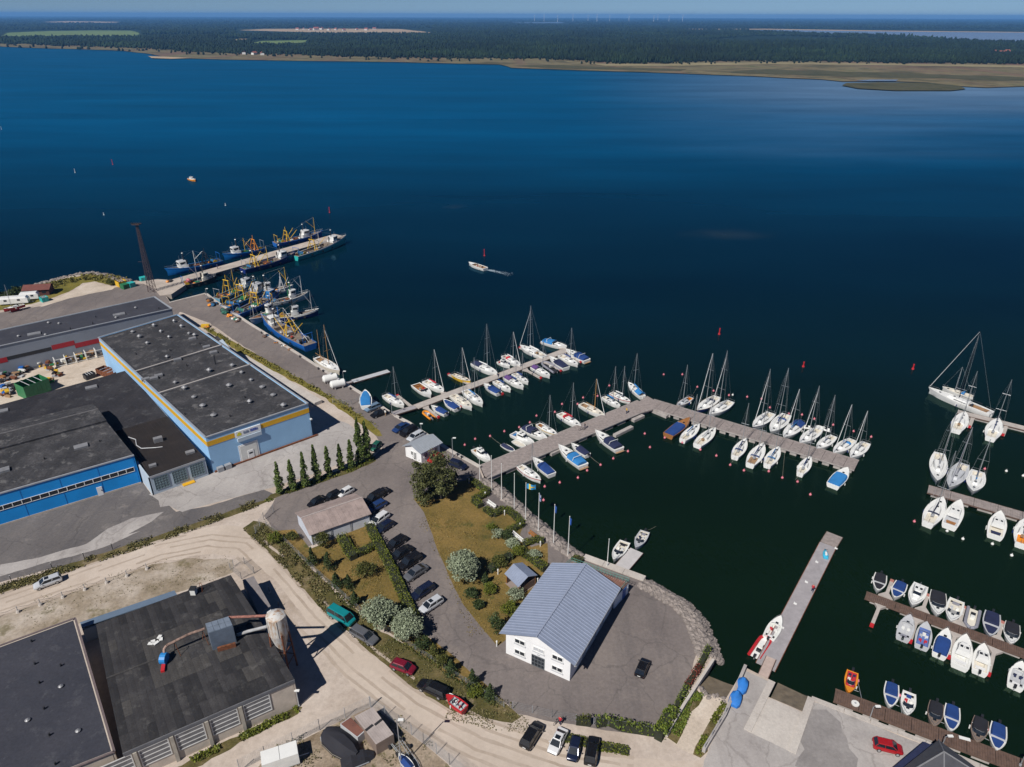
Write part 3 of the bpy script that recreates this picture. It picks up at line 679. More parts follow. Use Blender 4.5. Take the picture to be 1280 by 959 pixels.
    for s_ in (-1, 1): pl.path([(xs(t) + .03 * L * t * t, s_ * hw(t) * .9, sh(t) + pz) for t in tt], .016, 4); pl.tube((xs(.86) + .02 * L, s_ * hw(.86) * .9, sh(.86)), (xs(.86) + .02 * L, s_ * hw(.86) * .9, sh(.86) + pz), .016, 4)
    pl.build('pulpit', steel, root)
    pu = MB(); w0 = hw(0) * .92
    pu.path([(xs(.14), -hw(.14) * .94, sh(.1) + pz), (xs(0) + .05, -w0, sh(0) + pz), (xs(0) + .05, w0, sh(0) + pz), (xs(.14), hw(.14) * .94, sh(.1) + pz)], .018, 4)
    for s_ in (-1, 1): pu.tube((xs(0) + .05, s_ * w0, sh(0)), (xs(0) + .05, s_ * w0, sh(0) + pz), .018, 4)
    pu.build('pushpit', steel, root)
    MB().box(xs(0) - .06, 0, .35, .12, .08, .9).build('rudder', white, root)
    MB().tube((xs(.0) + .15, 0, sh(0) + .12), (xs(.13), 0, sh(0) + .3), .03, 5).build('tiller', wood, root)
    if mizzen:
        mzx = -.3 * L; Hm = H * .78
        MB().tube((mzx, 0, free), (mzx, 0, Hm), .07, 7, .05).build('mizzen_mast', mm, root)
        MB().tube((mzx, 0, free + 1.2), (mzx - .22 * L, 0, free + 1.3), .05, 6).build('mizzen_boom', mm, root)
    for k in range(r.randint(1, 3)):
        t = r.uniform(.3, .6); s_ = r.choice((-1, 1))
        MB().tube((xs(t), s_ * (hw(t) + .1), .25), (xs(t), s_ * (hw(t) + .1), .8), .11, 7).build('fender', r.choice([white, navy_p]), root)
    return root

def outboard(root, x, z, m=None):
    mb = MB(); mb.box(x - .22, 0, z + .32, .5, .34, .42); ob = mb.build('outboard_motor', m or blackm, root)
    MB().box(x - .2, 0, z - .2, .14, .12, .8).build('outboard_leg', grey, ob)

def motorboat(bow, stern, kind, label, c1=blue_c, hull=None, group=None, stripe=None, beam=.36, dk=None, inside=None, name='motorboat', z0=0.0, out=None, minL=4.0):
    """kind: cover (canvas over the cockpit), full (canvas over everything), open, cabin (pilot house), cruiser, day"""
    a, b = G(bow[0], bow[1], .8 + z0), G(stern[0], stern[1], .8 + z0); d = a - b; L = max(minL, d.length); c = (a + b) / 2; rz = math.atan2(d.y, d.x)
    root = thing(name, label, 'motorboat', (c.x, c.y, z0), rz, group)
    r = random.Random(int(bow[0] * 5 + bow[1] * 3)); B = min(3.1, max(1.7, beam * L)); free = .5 + .055 * L; hm = hull or white; dk = dk or white
    ins = inside or r.choice([cream, offwhite, lgrey])
    wx0, wx1 = (-.46 * L, .12 * L) if kind in ('open', 'day', 'cover', 'full') else (-.46 * L, -.14 * L)
    if kind == 'open': wx1 = .22 * L
    sh, hw, xs = make_hull(root, L, B, free, .1 + .03 * L, hm, dk, stripe, trans=.86, fine=.3, well=(wx0, wx1, B * .37), well_m=ins, well_d=.42, rail=.045, rail_m=offwhite if hm is white else (lgrey if hm is lgrey or hm is grey else hm))
    z = free
    def canvas(x0, x1, h0, h1, m, nm='canvas_cover', wf=.47):
        rg = []
        for t in (0, .25, .5, .75, 1):
            x = x0 + (x1 - x0) * t; w_ = hw(x / L + .5) * wf * 2; hh = h0 + (h1 - h0) * t; zz_ = sh(x / L + .5) + .03
            rg.append([(x, -w_, zz_), (x, -w_ * .82, zz_ + hh * .8), (x, -w_ * .3, zz_ + hh), (x, w_ * .3, zz_ + hh), (x, w_ * .82, zz_ + hh * .8), (x, w_, zz_)])
        MB().loft(rg, closed=False).build(nm, m, root, True)
    def screen(x, w_, h=.42, rake=.35):
        mb = MB(); zz_ = sh(x / L + .5)
        mb.add([(x, -w_, zz_), (x + .25, -w_ * .5, zz_), (x + .25, w_ * .5, zz_), (x, w_, zz_), (x - rake, -w_ * .92, zz_ + h), (x + .25 - rake, -w_ * .48, zz_ + h), (x + .25 - rake, w_ * .48, zz_ + h), (x - rake, w_ * .92, zz_ + h)],
               [(0, 1, 5, 4), (1, 2, 6, 5), (2, 3, 7, 6)]); mb.build('windscreen', glassd, root)
        f = MB(); f.path([(x - rake, -w_ * .92, zz_ + h), (x + .25 - rake, -w_ * .48, zz_ + h), (x + .25 - rake, w_ * .48, zz_ + h), (x - rake, w_ * .92, zz_ + h)], .022, 5); f.build('windscreen_frame', alu, root)
    def seats(xp):
        for s_ in (-1, 1):
            MB().box(xp, s_ * B * .17, z - .2, .42, .42, .25).box(xp - .2, s_ * B * .17, z + .08, .12, .42, .5).build('seat', r.choice([offwhite, red_c, navy_c, lgrey]), root)
    if kind == 'open':
        screen(.08 * L, B * .3); seats(-.05 * L); seats(-.25 * L)
        MB().box(.03 * L, 0, z - .1, .35, .5, .5).build('console', offwhite, root)
    elif kind == 'day':
        screen(.12 * L, B * .36); seats(-.06 * L)
        MB().box(-.36 * L, 0, z - .22, .45, B * .66, .3).build('bench_seat', c1, root)
        MB().box(.2 * L, 0, sh(.7) + .04, .45, .45, .05).build('hatch', glassd, root)
    elif kind == 'cover':
        screen(.13 * L, B * .38); canvas(-.47 * L, .08 * L, .3, .62, c1)
        MB().box(.23 * L, 0, sh(.73) + .04, .45, .45, .05).build('hatch', glassd, root)
        if r.random() < .5: MB().tube((-.16 * L, -hw(.34) * .97, sh(.34) + .08), (-.16 * L, hw(.34) * .97, sh(.34) + .08), .05, 5).build('canvas_strap', white_c, root)
    elif kind == 'full':
        canvas(-.47 * L, .03 * L, .28, .5, c1, wf=.44); canvas(.1 * L, .43 * L, .1, .02, c1, wf=.4)
        MB().box(.065 * L, 0, sh(.56) + .1, .06 * L, hw(.56) * 1.9, .12).build('windscreen', lgrey, root)
        seats(-.1 * L)
    elif kind == 'cabin':
        house(-.16 * L, .3 * L, B * .7, B * .5, z, .32, 1.6, .0).build('foredeck_cabin', dk, root, True)
        house(-.2 * L, .14 * L, B * .68, B * .6, z + .2, 1.0, .55, .0, .1).build('wheelhouse', dk, root, True)
        MB().obox((.13 * L - .12, -B * .24, z + .55), (-.28, 0, .45), (0, B * .48, 0), (.02, 0, .02)).build('front_window', glassd, root)
        for s_ in (-1, 1): MB().obox((-.16 * L, s_ * (B * .34 - .075), z + .6), (.24 * L, -s_ * B * .02, 0), (0, s_ * .03, 0), (0, -s_ * .04, .36)).build('side_window', glassd, root)
        for s_ in (-1, 1): MB().box(-.06 * L, s_ * B * .14, z + 1.215, .5, .4, .05).build('roof_hatch', glassd, root)
        MB().tube((-.1 * L, 0, z + 1.15), (-.16 * L, 0, z + 2.1), .03, 5).build('antenna_mast', alu, root)
        MB().box(-.36 * L, 0, z - .15, .5, B * .55, .35).build('bench_seat', c1, root)
    elif kind == 'cruiser':
        house(-.1 * L, .36 * L, B * .78, B * .5, z, .4, 2.0, .0).build('cabin', dk, root, True)
        screen(.06 * L, B * .4, .75, .6)
        for s_ in (-1, 1): MB().obox((-.02 * L, s_ * (B * .36), z + .14), (.22 * L, -s_ * B * .07, 0), (0, s_ * .02, 0), (0, -s_ * .04, .17)).build('side_window', glassd, root)
        MB().box(.2 * L, 0, z + .4, .55, .55, .06).build('hatch', glassd, root)
        canvas(-.45 * L, -.02 * L, .55, .85, c1)
        arch = MB(); arch.path([(-.22 * L, -B * .42, z), (-.26 * L, -B * .36, z + 1.15), (-.26 * L, B * .36, z + 1.15), (-.22 * L, B * .42, z)], .07, 6); arch.build('radar_arch', white, root)
        MB().box(-.5 * L - .2, 0, .3, .55, B * .75, .08).build('swim_platform', teak, root)
    if out is None: out = L < 6.5
    if out: outboard(root, -.5 * L, z - .1)
    if kind in ('cabin', 'cruiser', 'cover', 'day'):
        pl = MB(); tt = [.62, .75, .88, .97, 1.0]
        for s_ in (-1, 1):
            pl.path([(xs(t) + .03 * L * t * t, s_ * hw(t) * .92, sh(t) + .4) for t in tt], .016, 4)
            for t in (.7, .88): pl.tube((xs(t) + .03 * L * t * t, s_ * hw(t) * .92, sh(t)), (xs(t) + .03 * L * t * t, s_ * hw(t) * .92, sh(t) + .4), .014, 4)
        pl.build('bow_rail', steel, root)
    for k in range(r.randint(0, 2)):
        t = r.uniform(.2, .6); s_ = r.choice((-1, 1))
        MB().tube((xs(t), s_ * (hw(t) + .1), .2), (xs(t), s_ * (hw(t) + .1), .65), .1, 7).build('fender', white, root)
    return root

def rib(bow, stern, label, tube_m, deck_m, group=None, z0=0.0):
    a, b = G(bow[0], bow[1], .5 + z0), G(stern[0], stern[1], .5 + z0); d = a - b; L = max(3.4, d.length); c = (a + b) / 2
    root = thing('inflatable_boat', label, 'inflatable boat', (c.x, c.y, z0), math.atan2(d.y, d.x), group); B = .42 * L; rr = .2 + .012 * L
    pts = []
    for i in range(21):
        t = i / 20; x, yv = (-.5 + 1.4 * t) * L if t < .5 else 0, 0
    side = [(-.5 * L, B / 2 - rr), (-.2 * L, B / 2 - rr), (.15 * L, B / 2 - rr), (.32 * L, B * .36), (.43 * L, B * .2), (.48 * L, 0)]
    ring = [(x, -yv) for x, yv in side] + [(x, yv) for x, yv in side[::-1][1:]]
    MB().path([(x, yv, .42 + .12 * max(0, x / L)) for x, yv in ring], rr, 8).build('buoyancy_tube', tube_m, root, True)
    MB().prism([(x * .97, yv * .95) for x, yv in ring], .22, .36, bottom=True).build('floor', deck_m, root)
    MB().box(-.02 * L, 0, .62, .5, .6, .6).build('console', offwhite, root); MB().box(-.2 * L, 0, .55, .5, .7, .4).build('seat', blackm, root)
    outboard(root, -.46 * L, .45); return root

def rowboat(bow, stern, label, hull, inside, group=None, z0=0.0, cover=None):
    a, b = G(bow[0], bow[1], .4 + z0), G(stern[0], stern[1], .4 + z0); d = a - b; L = max(2.8, d.length); c = (a + b) / 2; B = max(1.3, .38 * L)
    root = thing('rowing_boat', label, 'rowing boat', (c.x, c.y, z0), math.atan2(d.y, d.x), group)
    make_hull(root, L, B, .45, .2, hull, hull, trans=.7, fine=.35, well=(-.44 * L, .3 * L, B * .4), well_m=inside, well_d=.3, n=9, rail=.04, rail_m=offwhite)
    for x in (-.2, .08): MB().box(x * L, 0, .38, .25, B * .8, .05).build('thwart', teak, root)
    if cover:
        MB().loft([[(x * L, -B * .42, .5), (x * L, 0, .85), (x * L, B * .42, .5)] for x in (-.44, 0, .2)] + [[(.4 * L, -.2, .6), (.4 * L, 0, .7), (.4 * L, .2, .6)]], closed=False).build('canvas_cover', cover, root)
    return root

g1, g2, g3, g4, g5, g6, g7 = ('boats at the inner pontoon', 'boats along the first leg of the wooden pier', 'boats along the outer leg of the wooden pier', 'boats at the right-hand docks',
                      'boats at the brown finger dock', 'small boats at the brown quay dock', 'boats elsewhere in the harbour')
# inner pontoon, far side
sailboat((504.6, 507.3), (480.5, 493.6), (493.3, 458), 'white sailboat with blue sail cover beside the gangway of the inner pontoon', blue_c, group=g1)
motorboat((538.5, 494.7), (519, 480.5), 'day', 'white double-ended boat with brown wooden cockpit at the inner pontoon', wood, group=g1, inside=wood, beam=.4)
sailboat((554.4, 489), (531, 476), (542.3, 437), 'white sailboat with red sail cover beside the brown-cockpit boat', red_c, group=g1, furl=white_c)
sailboat((587.5, 477), (566, 467.5), (576.4, 434.7), 'yellow-hulled small sailboat on the far side of the inner pontoon', None, hull=yellow_p, group=g1, dk=cream)
sailboat((621, 467.6), (592, 453.5), (609, 405), 'large white sloop with dark cockpit tent, mid inner pontoon', white_c, awning=navy_c, group=g1, furl=False)
motorboat((637, 458), (623, 451.5), 'cabin', 'small white cabin boat beside the red-covered sloop on the inner pontoon', red_c, group=g1)
sailboat((650, 457), (629, 444.5), (640, 415), 'white sailboat with red sprayhood on the far side of the inner pontoon', white_c, hood=red_c, group=g1)
sailboat((650.7, 433), (681, 446), (663.2, 382.3), 'tall white sloop with grey boom cover, bow pointing out to the bay', white_c, group=g1, furl=white_c)
motorboat((707.8, 434.5), (678.8, 426), 'cruiser', 'white motor yacht with blue flybridge canvas at the tip of inner pontoon', lblue_c, group=g1)
# near side
rib((529.8, 514), (541, 523), 'orange inflatable with grey cover, nearest the quay at inner pontoon', orange_p, grey_c, g1)
motorboat((539.6, 508), (558, 517), 'cover', 'small white motorboat with blue bow canvas beside the orange inflatable', blue_c, group=g1)
motorboat((555, 500.5), (572, 511), 'full', 'white boat wholly under bright blue canvas on the inner pontoon', blue_c, group=g1, beam=.42)
sailboat((589.4, 510), (565.3, 493.6), (572.5, 452), 'cream-decked sailboat between blue-canvas boat and blue-boom sloop', None, group=g1, furl=False, dk=cream)
sailboat((603, 505.6), (580.6, 488), (587.8, 447), 'white sloop with long blue boom cover, near side of inner pontoon', lblue_c, group=g1, furl=False)
motorboat((605.5, 481), (624, 491.5), 'cover', 'white motorboat with mid-blue cockpit canvas, middle of inner pontoon', blue_c, group=g1)
sailboat((638, 487.5), (618, 476), (624.6, 444), 'small white sailboat next to the mid-blue canvas motorboat', blue_c, group=g1, furl=False)
sailboat((654, 484), (631.7, 471), (641.8, 443.8), 'white sloop with blue boom and purple cockpit seats at inner pontoon', blue_c, awning=purple_c, group=g1, furl=False)
sailboat((660, 478), (642, 466.7), (648.7, 441), 'slim white sailboat with blue cover beside the purple-seated sloop', blue_c, group=g1, furl=False)
sailboat((687, 470), (665.6, 458), (675, 426), 'white sailboat with dark purple canvas and yellow sternboard, outer inner pontoon', None, awning=purple_c, group=g1, furl=False)
rib((678.8, 452), (697, 464.5), 'big grey inflatable boat with dark seats on the inner pontoon', grey_c, dgrey_c, g1)
motorboat((687.5, 447.5), (708, 460), 'cover', 'white motorboat with navy canvas next to the grey inflatable', navy_c, group=g1)
sailboat((722, 456), (699.6, 444), (711.8, 409.8), 'white sloop with blue boom, second from the tip of inner pontoon', blue_c, group=g1, furl=False)
motorboat((707.8, 438.5), (734, 451), 'cruiser', 'white cabin cruiser with blue stern canvas at the pontoon tip', blue_c, group=g1)
# first leg of the wooden pier, far side
motorboat((612.5, 576), (593, 561), 'cabin', 'small white pilot boat nearest the quay at the wooden pier', wood, group=g2)
rowboat((643.5, 565), (627.5, 555.5), 'small blue and white rowing boat tied to the wooden pier', white, blue_p, g2, cover=navy_c)
rowboat((658, 560), (641.5, 551), 'cream dinghy next to the blue rowing boat at the pier', white, cream, g2)
motorboat((667, 554.5), (640.7, 541.5), 'cabin', 'white cabin boat with pale blue roof canvas at the wooden pier', lblue_c, group=g2)
motorboat((683, 549), (654.5, 534), 'cruiser', 'white cruiser with dark navy cockpit canvas at the wooden pier', navy_c, group=g2)
sailboat((696, 543.5), (672, 529.5), (688, 494), 'white sailboat with yellow waterline and brown cockpit at the pier', None, stripe=yellow_p, group=g2, furl=False, cock=wood)
sailboat((725.5, 533), (699, 516.5), (717, 478.5), 'white sloop with red sprayhood at the first pier leg', red_c, hood=red_c, group=g2, furl=False)
sailboat((755, 520), (726, 504.5), (746.6, 473.8), 'classic white sailboat with varnished wooden mast and teak cockpit', None, group=g2, furl=white_c, mast_m=pine_m, cock=teak, dk=cream)
sailboat((774.8, 507.5), (754, 495.5), (770, 458), 'white sailboat with blue cover and orange fender near pier corner', lblue_c, group=g2, furl=False)
sailboat((787.5, 502), (763.6, 490.5), (779, 457.6), 'white sailboat with red hull stripe near the pier corner', white_c, stripe=red_p, group=g2, furl=False)
sailboat((785.7, 479), (803.5, 495.5), (800, 442), 'white sailboat with blue tent and outboard right at the pier corner', lblue_c, awning=lblue_c, group=g2, furl=False)
# near side of the first leg
sailboat((675.4, 600.5), (649, 582), (665, 553), 'white sailboat with red lower hull on the sheltered side of the pier', None, stripe=red_p, hull=None, group=g2, furl=False)
motorboat((667, 574), (690, 593), 'cover', 'white motorboat under royal blue canopy beside the red-striped sailboat', blue_c, group=g2)
motorboat((699, 559), (729.5, 582.5), 'cruiser', 'big white speed cruiser with light blue sunbed and canvas', lblue_c, group=g2)
motorboat((714.8, 555.5), (735, 568.5), 'cover', 'small white motorboat with navy cockpit cover behind the speed cruiser', navy_c, group=g2)
motorboat((744.8, 540.5), (774.5, 562), 'cruiser', 'large white cruiser with dark navy canvas near the pier bend', navy_c, group=g2)
# outer leg, far side
sailboat((846, 508), (864.5, 496.5), (854.7, 455.5), 'grey small keelboat with orange cockpit first after the pier corner', None, hull=lgrey, group=g3, furl=False, cock=orange_p, dk=lgrey)
sailboat((871.6, 514.5), (897, 496), (887.5, 441.5), 'navy-hulled sloop with white deck at the outer pier leg', white_c, hull=navy_p, hood=navy_c, group=g3, furl=white_c)
sailboat((887, 519), (914, 502), (907, 438), 'tall white sloop moored right beside the navy-hulled sloop', white_c, group=g3, furl=white_c)
sailboat((941.4, 535), (964.5, 516.5), (959, 460.6), 'white sloop with green winch bag and dark stripe at outer leg', white_c, stripe=navy_p, group=g3, furl=white_c)
sailboat((963.5, 541), (983.5, 518.5), (981.3, 459.4), 'broad white yacht with bright blue sail and sprayhood at outer leg', blue_c, hood=blue_c, group=g3, furl=False, beam=.36)
sailboat((979.7, 547.5), (1001.5, 527.5), (997, 486), 'white sailboat with blue and brown cockpit tent, centre of outer leg', lblue_c, awning=blue_c, group=g3, furl=white_c)
sailboat((1000, 554.5), (1024.5, 536), (1021, 481.7), 'white sloop with inflatable on its bow quarter at the outer leg', white_c, group=g3, furl=white_c)
sailboat((1021, 561.5), (1042.5, 545), (1042, 493.5), 'white sloop with yellow horseshoe buoy on the stern', white_c, group=g3, furl=False)
sailboat((1042, 567), (1066, 549.5), (1062, 505), 'white sloop with sky blue sprayhood, second from the pier end', white_c, hood=lblue_c, group=g3, furl=white_c)
sailboat((1063.4, 573), (1083, 553.5), (1082.5, 513.3), 'last white sloop at the very end of the outer pier', white_c, group=g3, furl=white_c)
rib((1000, 533), (1010, 534), 'small white inflatable tender floating between two sloops of the outer leg', white, lgrey, g3)
rib((1024, 534), (1034, 537), 'small white tender beside the sloop with the yellow buoy', white, lgrey, g3)
# outer leg, near side
motorboat((861.5, 525), (835, 544.5), 'cover', 'varnished wooden motorboat under a bright blue tarpaulin', blue_c, hull=wood, dk=wood, group=g3, beam=.34, out=False)
sailboat((873.5, 531.5), (853, 550), (872, 493), 'small white sailboat with blue tiller cover beside the wooden motorboat', lblue_c, group=g3, furl=False)
sailboat((893.5, 536.5), (871.5, 556.5), (892, 497), 'white racing sailboat with bare cockpit on the inner side of outer leg', white_c, group=g3, furl=False, dk=offwhite)
sailboat((932, 550), (918.5, 571), (934.7, 504), 'white sailboat with blue cockpit hoop, left of three in a row', blue_c, hood=blue_c, group=g3, furl=False)
sailboat((954, 556), (937.5, 581), (953.5, 512), 'white sailboat with blue hood and brown seats, middle of three in a row', blue_c, hood=blue_c, group=g3, furl=False, cock=teak)
sailboat((973.5, 560), (959, 581.5), (973.5, 518), 'white sailboat with light blue boom cover, right of three in a row', lblue_c, hood=lblue_c, group=g3, furl=False)
sailboat((1012.6, 572), (1000, 592), (1012, 528), 'single white sailboat with blue cover inside the outer leg', blue_c, group=g3, furl=False)
motorboat((1058.7, 587), (1041, 607), 'cover', 'white motorboat with flat bright blue roof cover at the outer pier end', lblue_c, group=g3, beam=.42)
# right-hand docks
sailboat((1162, 488), (1239.5, 518), (1224.8, 415), 'very large white ketch with black mast and long white furled jib', None, group=g4, furl=white_c, mast_m=blackm, mast_at=.03, beam=.24, cock=teak)
sailboat((1179, 484.5), (1216, 496), (1198.8, 458), 'cream sailboat with orange deck hatch and blue hood behind the ketch', None, hood=lblue_c, group=g4, furl=False, dk=cream)
sailboat((1206, 517), (1195, 538), None, 'white sailboat moored bow-in under the ketch at the top right dock', white_c, group=g4, furl=False)
sailboat((1247.5, 525), (1238, 548), (1262, 474), 'white sailboat with blue sail cover and open cockpit at the top right dock', blue_c, group=g4, furl=False)
sailboat((1171, 602.5), (1174, 567), (1193.4, 516), 'white sloop with grey stern rails, leftmost above the lower right dock', white_c, group=g4, furl=False, mast_at=.12)
sailboat((1186.5, 610.5), (1205, 580.5), (1211.6, 532.7), 'grey-decked sloop with blue fenders, middle above the lower right dock', grey_c, group=g4, furl=grey_c, dk=lgrey)
sailboat((1216, 615), (1222.5, 589), (1240, 549.5), 'short white sailboat with blue foredeck bag above the lower right dock', lblue_c, group=g4, furl=False, beam=.4)
sailboat((1178, 624), (1159.5, 655), None, 'white sailboat with blue-striped stern, leftmost below the lower right dock', navy_c, hood=navy_c, group=g4, furl=False)
motorboat((1199.5, 628.5), (1186.5, 658), 'cabin', 'white motor yacht with wheelhouse below the lower right dock', wood, group=g4, out=False)
motorboat((1250, 642), (1243.5, 670.5), 'cabin', 'white wheelhouse boat, lone one below the lower right dock', navy_c, group=g4, out=False)
sailboat((1282, 650), (1276, 681), None, 'white sailboat with orange cockpit at the right picture edge', None, group=g4, furl=False, cock=orange_p)
# brown finger dock, far side
motorboat((1097, 738.5), (1101.5, 717.5), 'full', 'white boat under dark navy-black cover at the tip of the finger dock', dgrey_c, group=g5, beam=.44)
motorboat((1118, 747.5), (1127.5, 728), 'full', 'white boat under royal blue cover with white outboard on the finger dock', blue_c, group=g5, beam=.44)
motorboat((1140, 757), (1151.5, 731), 'cabin', 'white wheelhouse boat with two roof hatches on the finger dock', blue_c, group=g5, beam=.4, out=False)
motorboat((1171.5, 769), (1173, 740), 'cover', 'white motorboat with black cockpit cover on the finger dock', dgrey_c, group=g5, beam=.42, out=False)
motorboat((1188, 777), (1196.5, 750), 'day', 'white open motorboat with grey seats next to the black-covered boat', grey_c, group=g5, beam=.4)
rib((1212.5, 785), (1218, 761), 'dark grey inflatable with beige seats on the finger dock', grey_c, cream, g5)
motorboat((1237, 795.5), (1241, 766), 'full', 'dark navy canvas-covered boat with pale bow on the finger dock', navy_c, hull=grey, dk=lgrey, group=g5, beam=.4)
motorboat((1263, 805), (1266, 779), 'cover', 'white boat with black stern cover and yellow gear on the finger dock', dgrey_c, group=g5, beam=.42)
# near side
motorboat((1137.4, 770.5), (1128.5, 797.5), 'day', 'grey aluminium boat with dark engine, first below the finger dock', grey_c, hull=lgrey, dk=lgrey, group=g5, beam=.4)
motorboat((1158, 779.5), (1152, 808), 'open', 'grey boat with blue floor and red can below the finger dock', blue_c, hull=lgrey, dk=lgrey, group=g5, beam=.4, inside=M('blue_floor', (.1, .16, .4), .7))
motorboat((1183.8, 788), (1174, 819), 'cover', 'white cruiser with navy striped cockpit cover below the finger dock', blue_c, group=g5, out=True)
motorboat((1207, 796), (1199.5, 833), 'cabin', 'largest white wheelhouse boat with three windows below the finger dock', white_c, group=g5, beam=.38, out=False)
motorboat((1229.5, 807), (1224.5, 840), 'cabin', 'white wheelhouse boat with brown roof hatches and black outboard', white_c, group=g5, beam=.38, out=True)
motorboat((1277, 829), (1269, 858), 'day', 'white motorboat half out of the picture at the right edge', white_c, group=g5, beam=.42)
# brown quay dock
motorboat((1061, 865.5), (1066, 839), 'open', 'orange open boat with red seats at the end of the brown dock', red_c, hull=orange_p, dk=orange_p, group=g6, beam=.4, inside=red_c)
motorboat((1112.5, 884), (1115.5, 854), 'full', 'white boat with blue bow and stern covers, left of the first pair', blue_c, group=g6, beam=.42)
motorboat((1133.5, 894), (1137, 865), 'day', 'white runabout with blue stern cover, right of the first pair', blue_c, group=g6, beam=.42)
motorboat((1167, 908), (1171, 878), 'cover', 'brown canvas bow boat with black stern cover, left of the second pair', dgrey_c, hull=brown_c, dk=brown_c, group=g6, beam=.42)
motorboat((1188.5, 914), (1191, 882), 'full', 'white boat with blue covers and orange life jacket, second pair', blue_c, group=g6, beam=.42)
motorboat((1220.5, 928), (1227, 898), 'cover', 'brown canvas bow boat with black stern cover, left of the last pair', dgrey_c, hull=brown_c, dk=brown_c, group=g6, beam=.42)
motorboat((1245.5, 938), (1249, 905), 'full', 'white boat with open seats between blue covers, right of the last pair', blue_c, group=g6, beam=.42)
# elsewhere
motorboat((767, 700), (781.5, 677), 'day', 'white bowrider with black stern cover at the clubhouse jetty', dgrey_c, group=g7, beam=.4)
motorboat((795, 685), (806.5, 664), 'day', 'grey motorboat moored off the tip of the clubhouse jetty', grey_c, hull=lgrey, dk=lgrey, group=g7, beam=.38)
motorboat((975.5, 772), (960.5, 798), 'day', 'white open boat alongside the long grey floating pier', white_c, group=g7, beam=.38)
rib((960, 795), (943, 821), 'red inflatable rescue boat with white floor beside the floating pier', red_p, white, g7)
motorboat((586.5, 329.5), (607, 336), 'open', 'white motorboat under way in the open bay with wake', lblue_c, group=g7, inside=teak, out=False)
motorboat((244, 225.5), (236.5, 223), 'cabin', 'tiny orange-hulled boat far out on the blue bay', wood, hull=orange_p, group=g7)
sailboat((424, 465.5), (395.5, 447.5), (406.3, 405.8), 'wooden-masted white ketch moored at the trawler quay', None, group=g7, furl=white_c, mast_m=pine_m, mizzen=True, cock=teak, hull=cream, mast_at=.06)
# ashore
motorboat((456.5, 489.5), (457.5, 508), 'full', 'white and blue boat on a trailer at the quay edge', lblue_c, group='boats ashore', z0=2.0, beam=.42)
kb = sailboat((3, 388.5), (31, 381), None, 'red and white keelboat hull propped up on the north yard', None, hull=red_p, group='boats ashore', furl=False, boom=False)
q = G(17, 382.5, 3.4); kb.location = (q.x, q.y, 2.35); kb.scale = (.9, .9, .9)
MB().box(0, 0, -.45, 3.0, .35, 1.4).build('keel', red_p, kb)
for x in (-2.2, 1.8):
    for s_ in (-1, 1): MB().tube((x, s_ * 1.3, -.93), (x, s_ * .7, .1), .07, 5).build('cradle_prop', steel, kb)
# ------------------------------------------------------------------ docks
plank_g = M('dock_planks_grey', (.27, .23, .215), .85, var=.25, scale=1.6, bump=.3)
plank_b = M('dock_planks_brown', (.115, .07, .052), .85, var=.3, scale=1.6, bump=.3)
float_c = M('float_concrete', (.36, .33, .31), .9, var=.25)
pont_g = M('pontoon_concrete', (.4, .36, .33), .9, var=.15)
pont_s = M('pontoon_slate', (.3, .28, .29), .9, var=.15)
board_mats = {}
def dock(label, p0, p1, width, z, plen, mat, name='pontoon', floats=True, board=None, group=None, gap=.05, fascia=None, thick=.25):
    """straight dock from pixel p0 to p1: deck panels, each its own part, on float blocks"""
    A, B = G(*p0, z), G(*p1, z); d = B - A; L = d.length; rz = math.atan2(d.y, d.x)
    t = thing(name, label, 'pier' if name == 'wooden_pier' else 'dock', (A.x, A.y, 0), rz, group); n = max(1, round(L / plen)); pl = L / n
    mb = MB()
    if board:   # boards laid across, joined into one panel piece
        k = max(1, round((pl - gap) / board)); bw = (pl - gap) / k
        for i in range(k): mb.box(-(pl - gap) / 2 + bw * (i + .5), 0, -thick / 2 + .02 * ((i * 7) % 3) / 3, bw - .02, width, thick)
    else: mb.box(0, 0, -thick / 2, pl - gap, width, thick)
    me = mb.mesh('deck_panel', mat)
    for i in range(n):
        o = link('deck_panel', me, t, (pl * (i + .5), 0, z + .008 * ((i * 5) % 3)))
    if floats:
        fm = MB().box(0, 0, 0, pl * .62, width * .97, z + .25).mesh('float', float_c)
        for i in range(n): link('float', fm, t, (pl * (i + .5), 0, (z + .25) / 2 - .45))
    for s_ in (-1, 1):
        MB().box(L / 2, s_ * (width / 2 + .05), z - .12, L, .1, .26).build('fender_beam', fascia or plank_b, t)
    return t, L, n, pl, A, rz
def local(t, px, z):
    q = G(*px, z); v = Vector((q.x - t.location.x, q.y - t.location.y, 0)); c, s_ = math.cos(-t.rotation_euler.z), math.sin(-t.rotation_euler.z)
    return Vector((v.x * c - v.y * s_, v.x * s_ + v.y * c, z))
def finger(t, p, q, w, z, mat, tip=None, base=1.0):
    """finger pier between pixels p (root) and q (tip), a part of its dock"""
    a, b = local(t, p, z), local(t, q, z); u = (b - a).normalized(); nn = Vector((-u.y, u.x, 0)); L = (b - a).length
    mb = MB(); w2 = w / 2
    poly = [a + nn * (w2 + base), a - nn * (w2 + base), a + u * 1.3 - nn * w2, b - nn * w2, b + nn * w2, a + u * 1.3 + nn * w2]
    mb.prism(poly, z - .45, z - .02, bottom=True); o = mb.build('finger_pier', mat, t)
    if tip: MB().box(b.x, b.y, z - .12, .55, .6, .5, math.atan2(u.y, u.x)).build('end_float', tip, o)
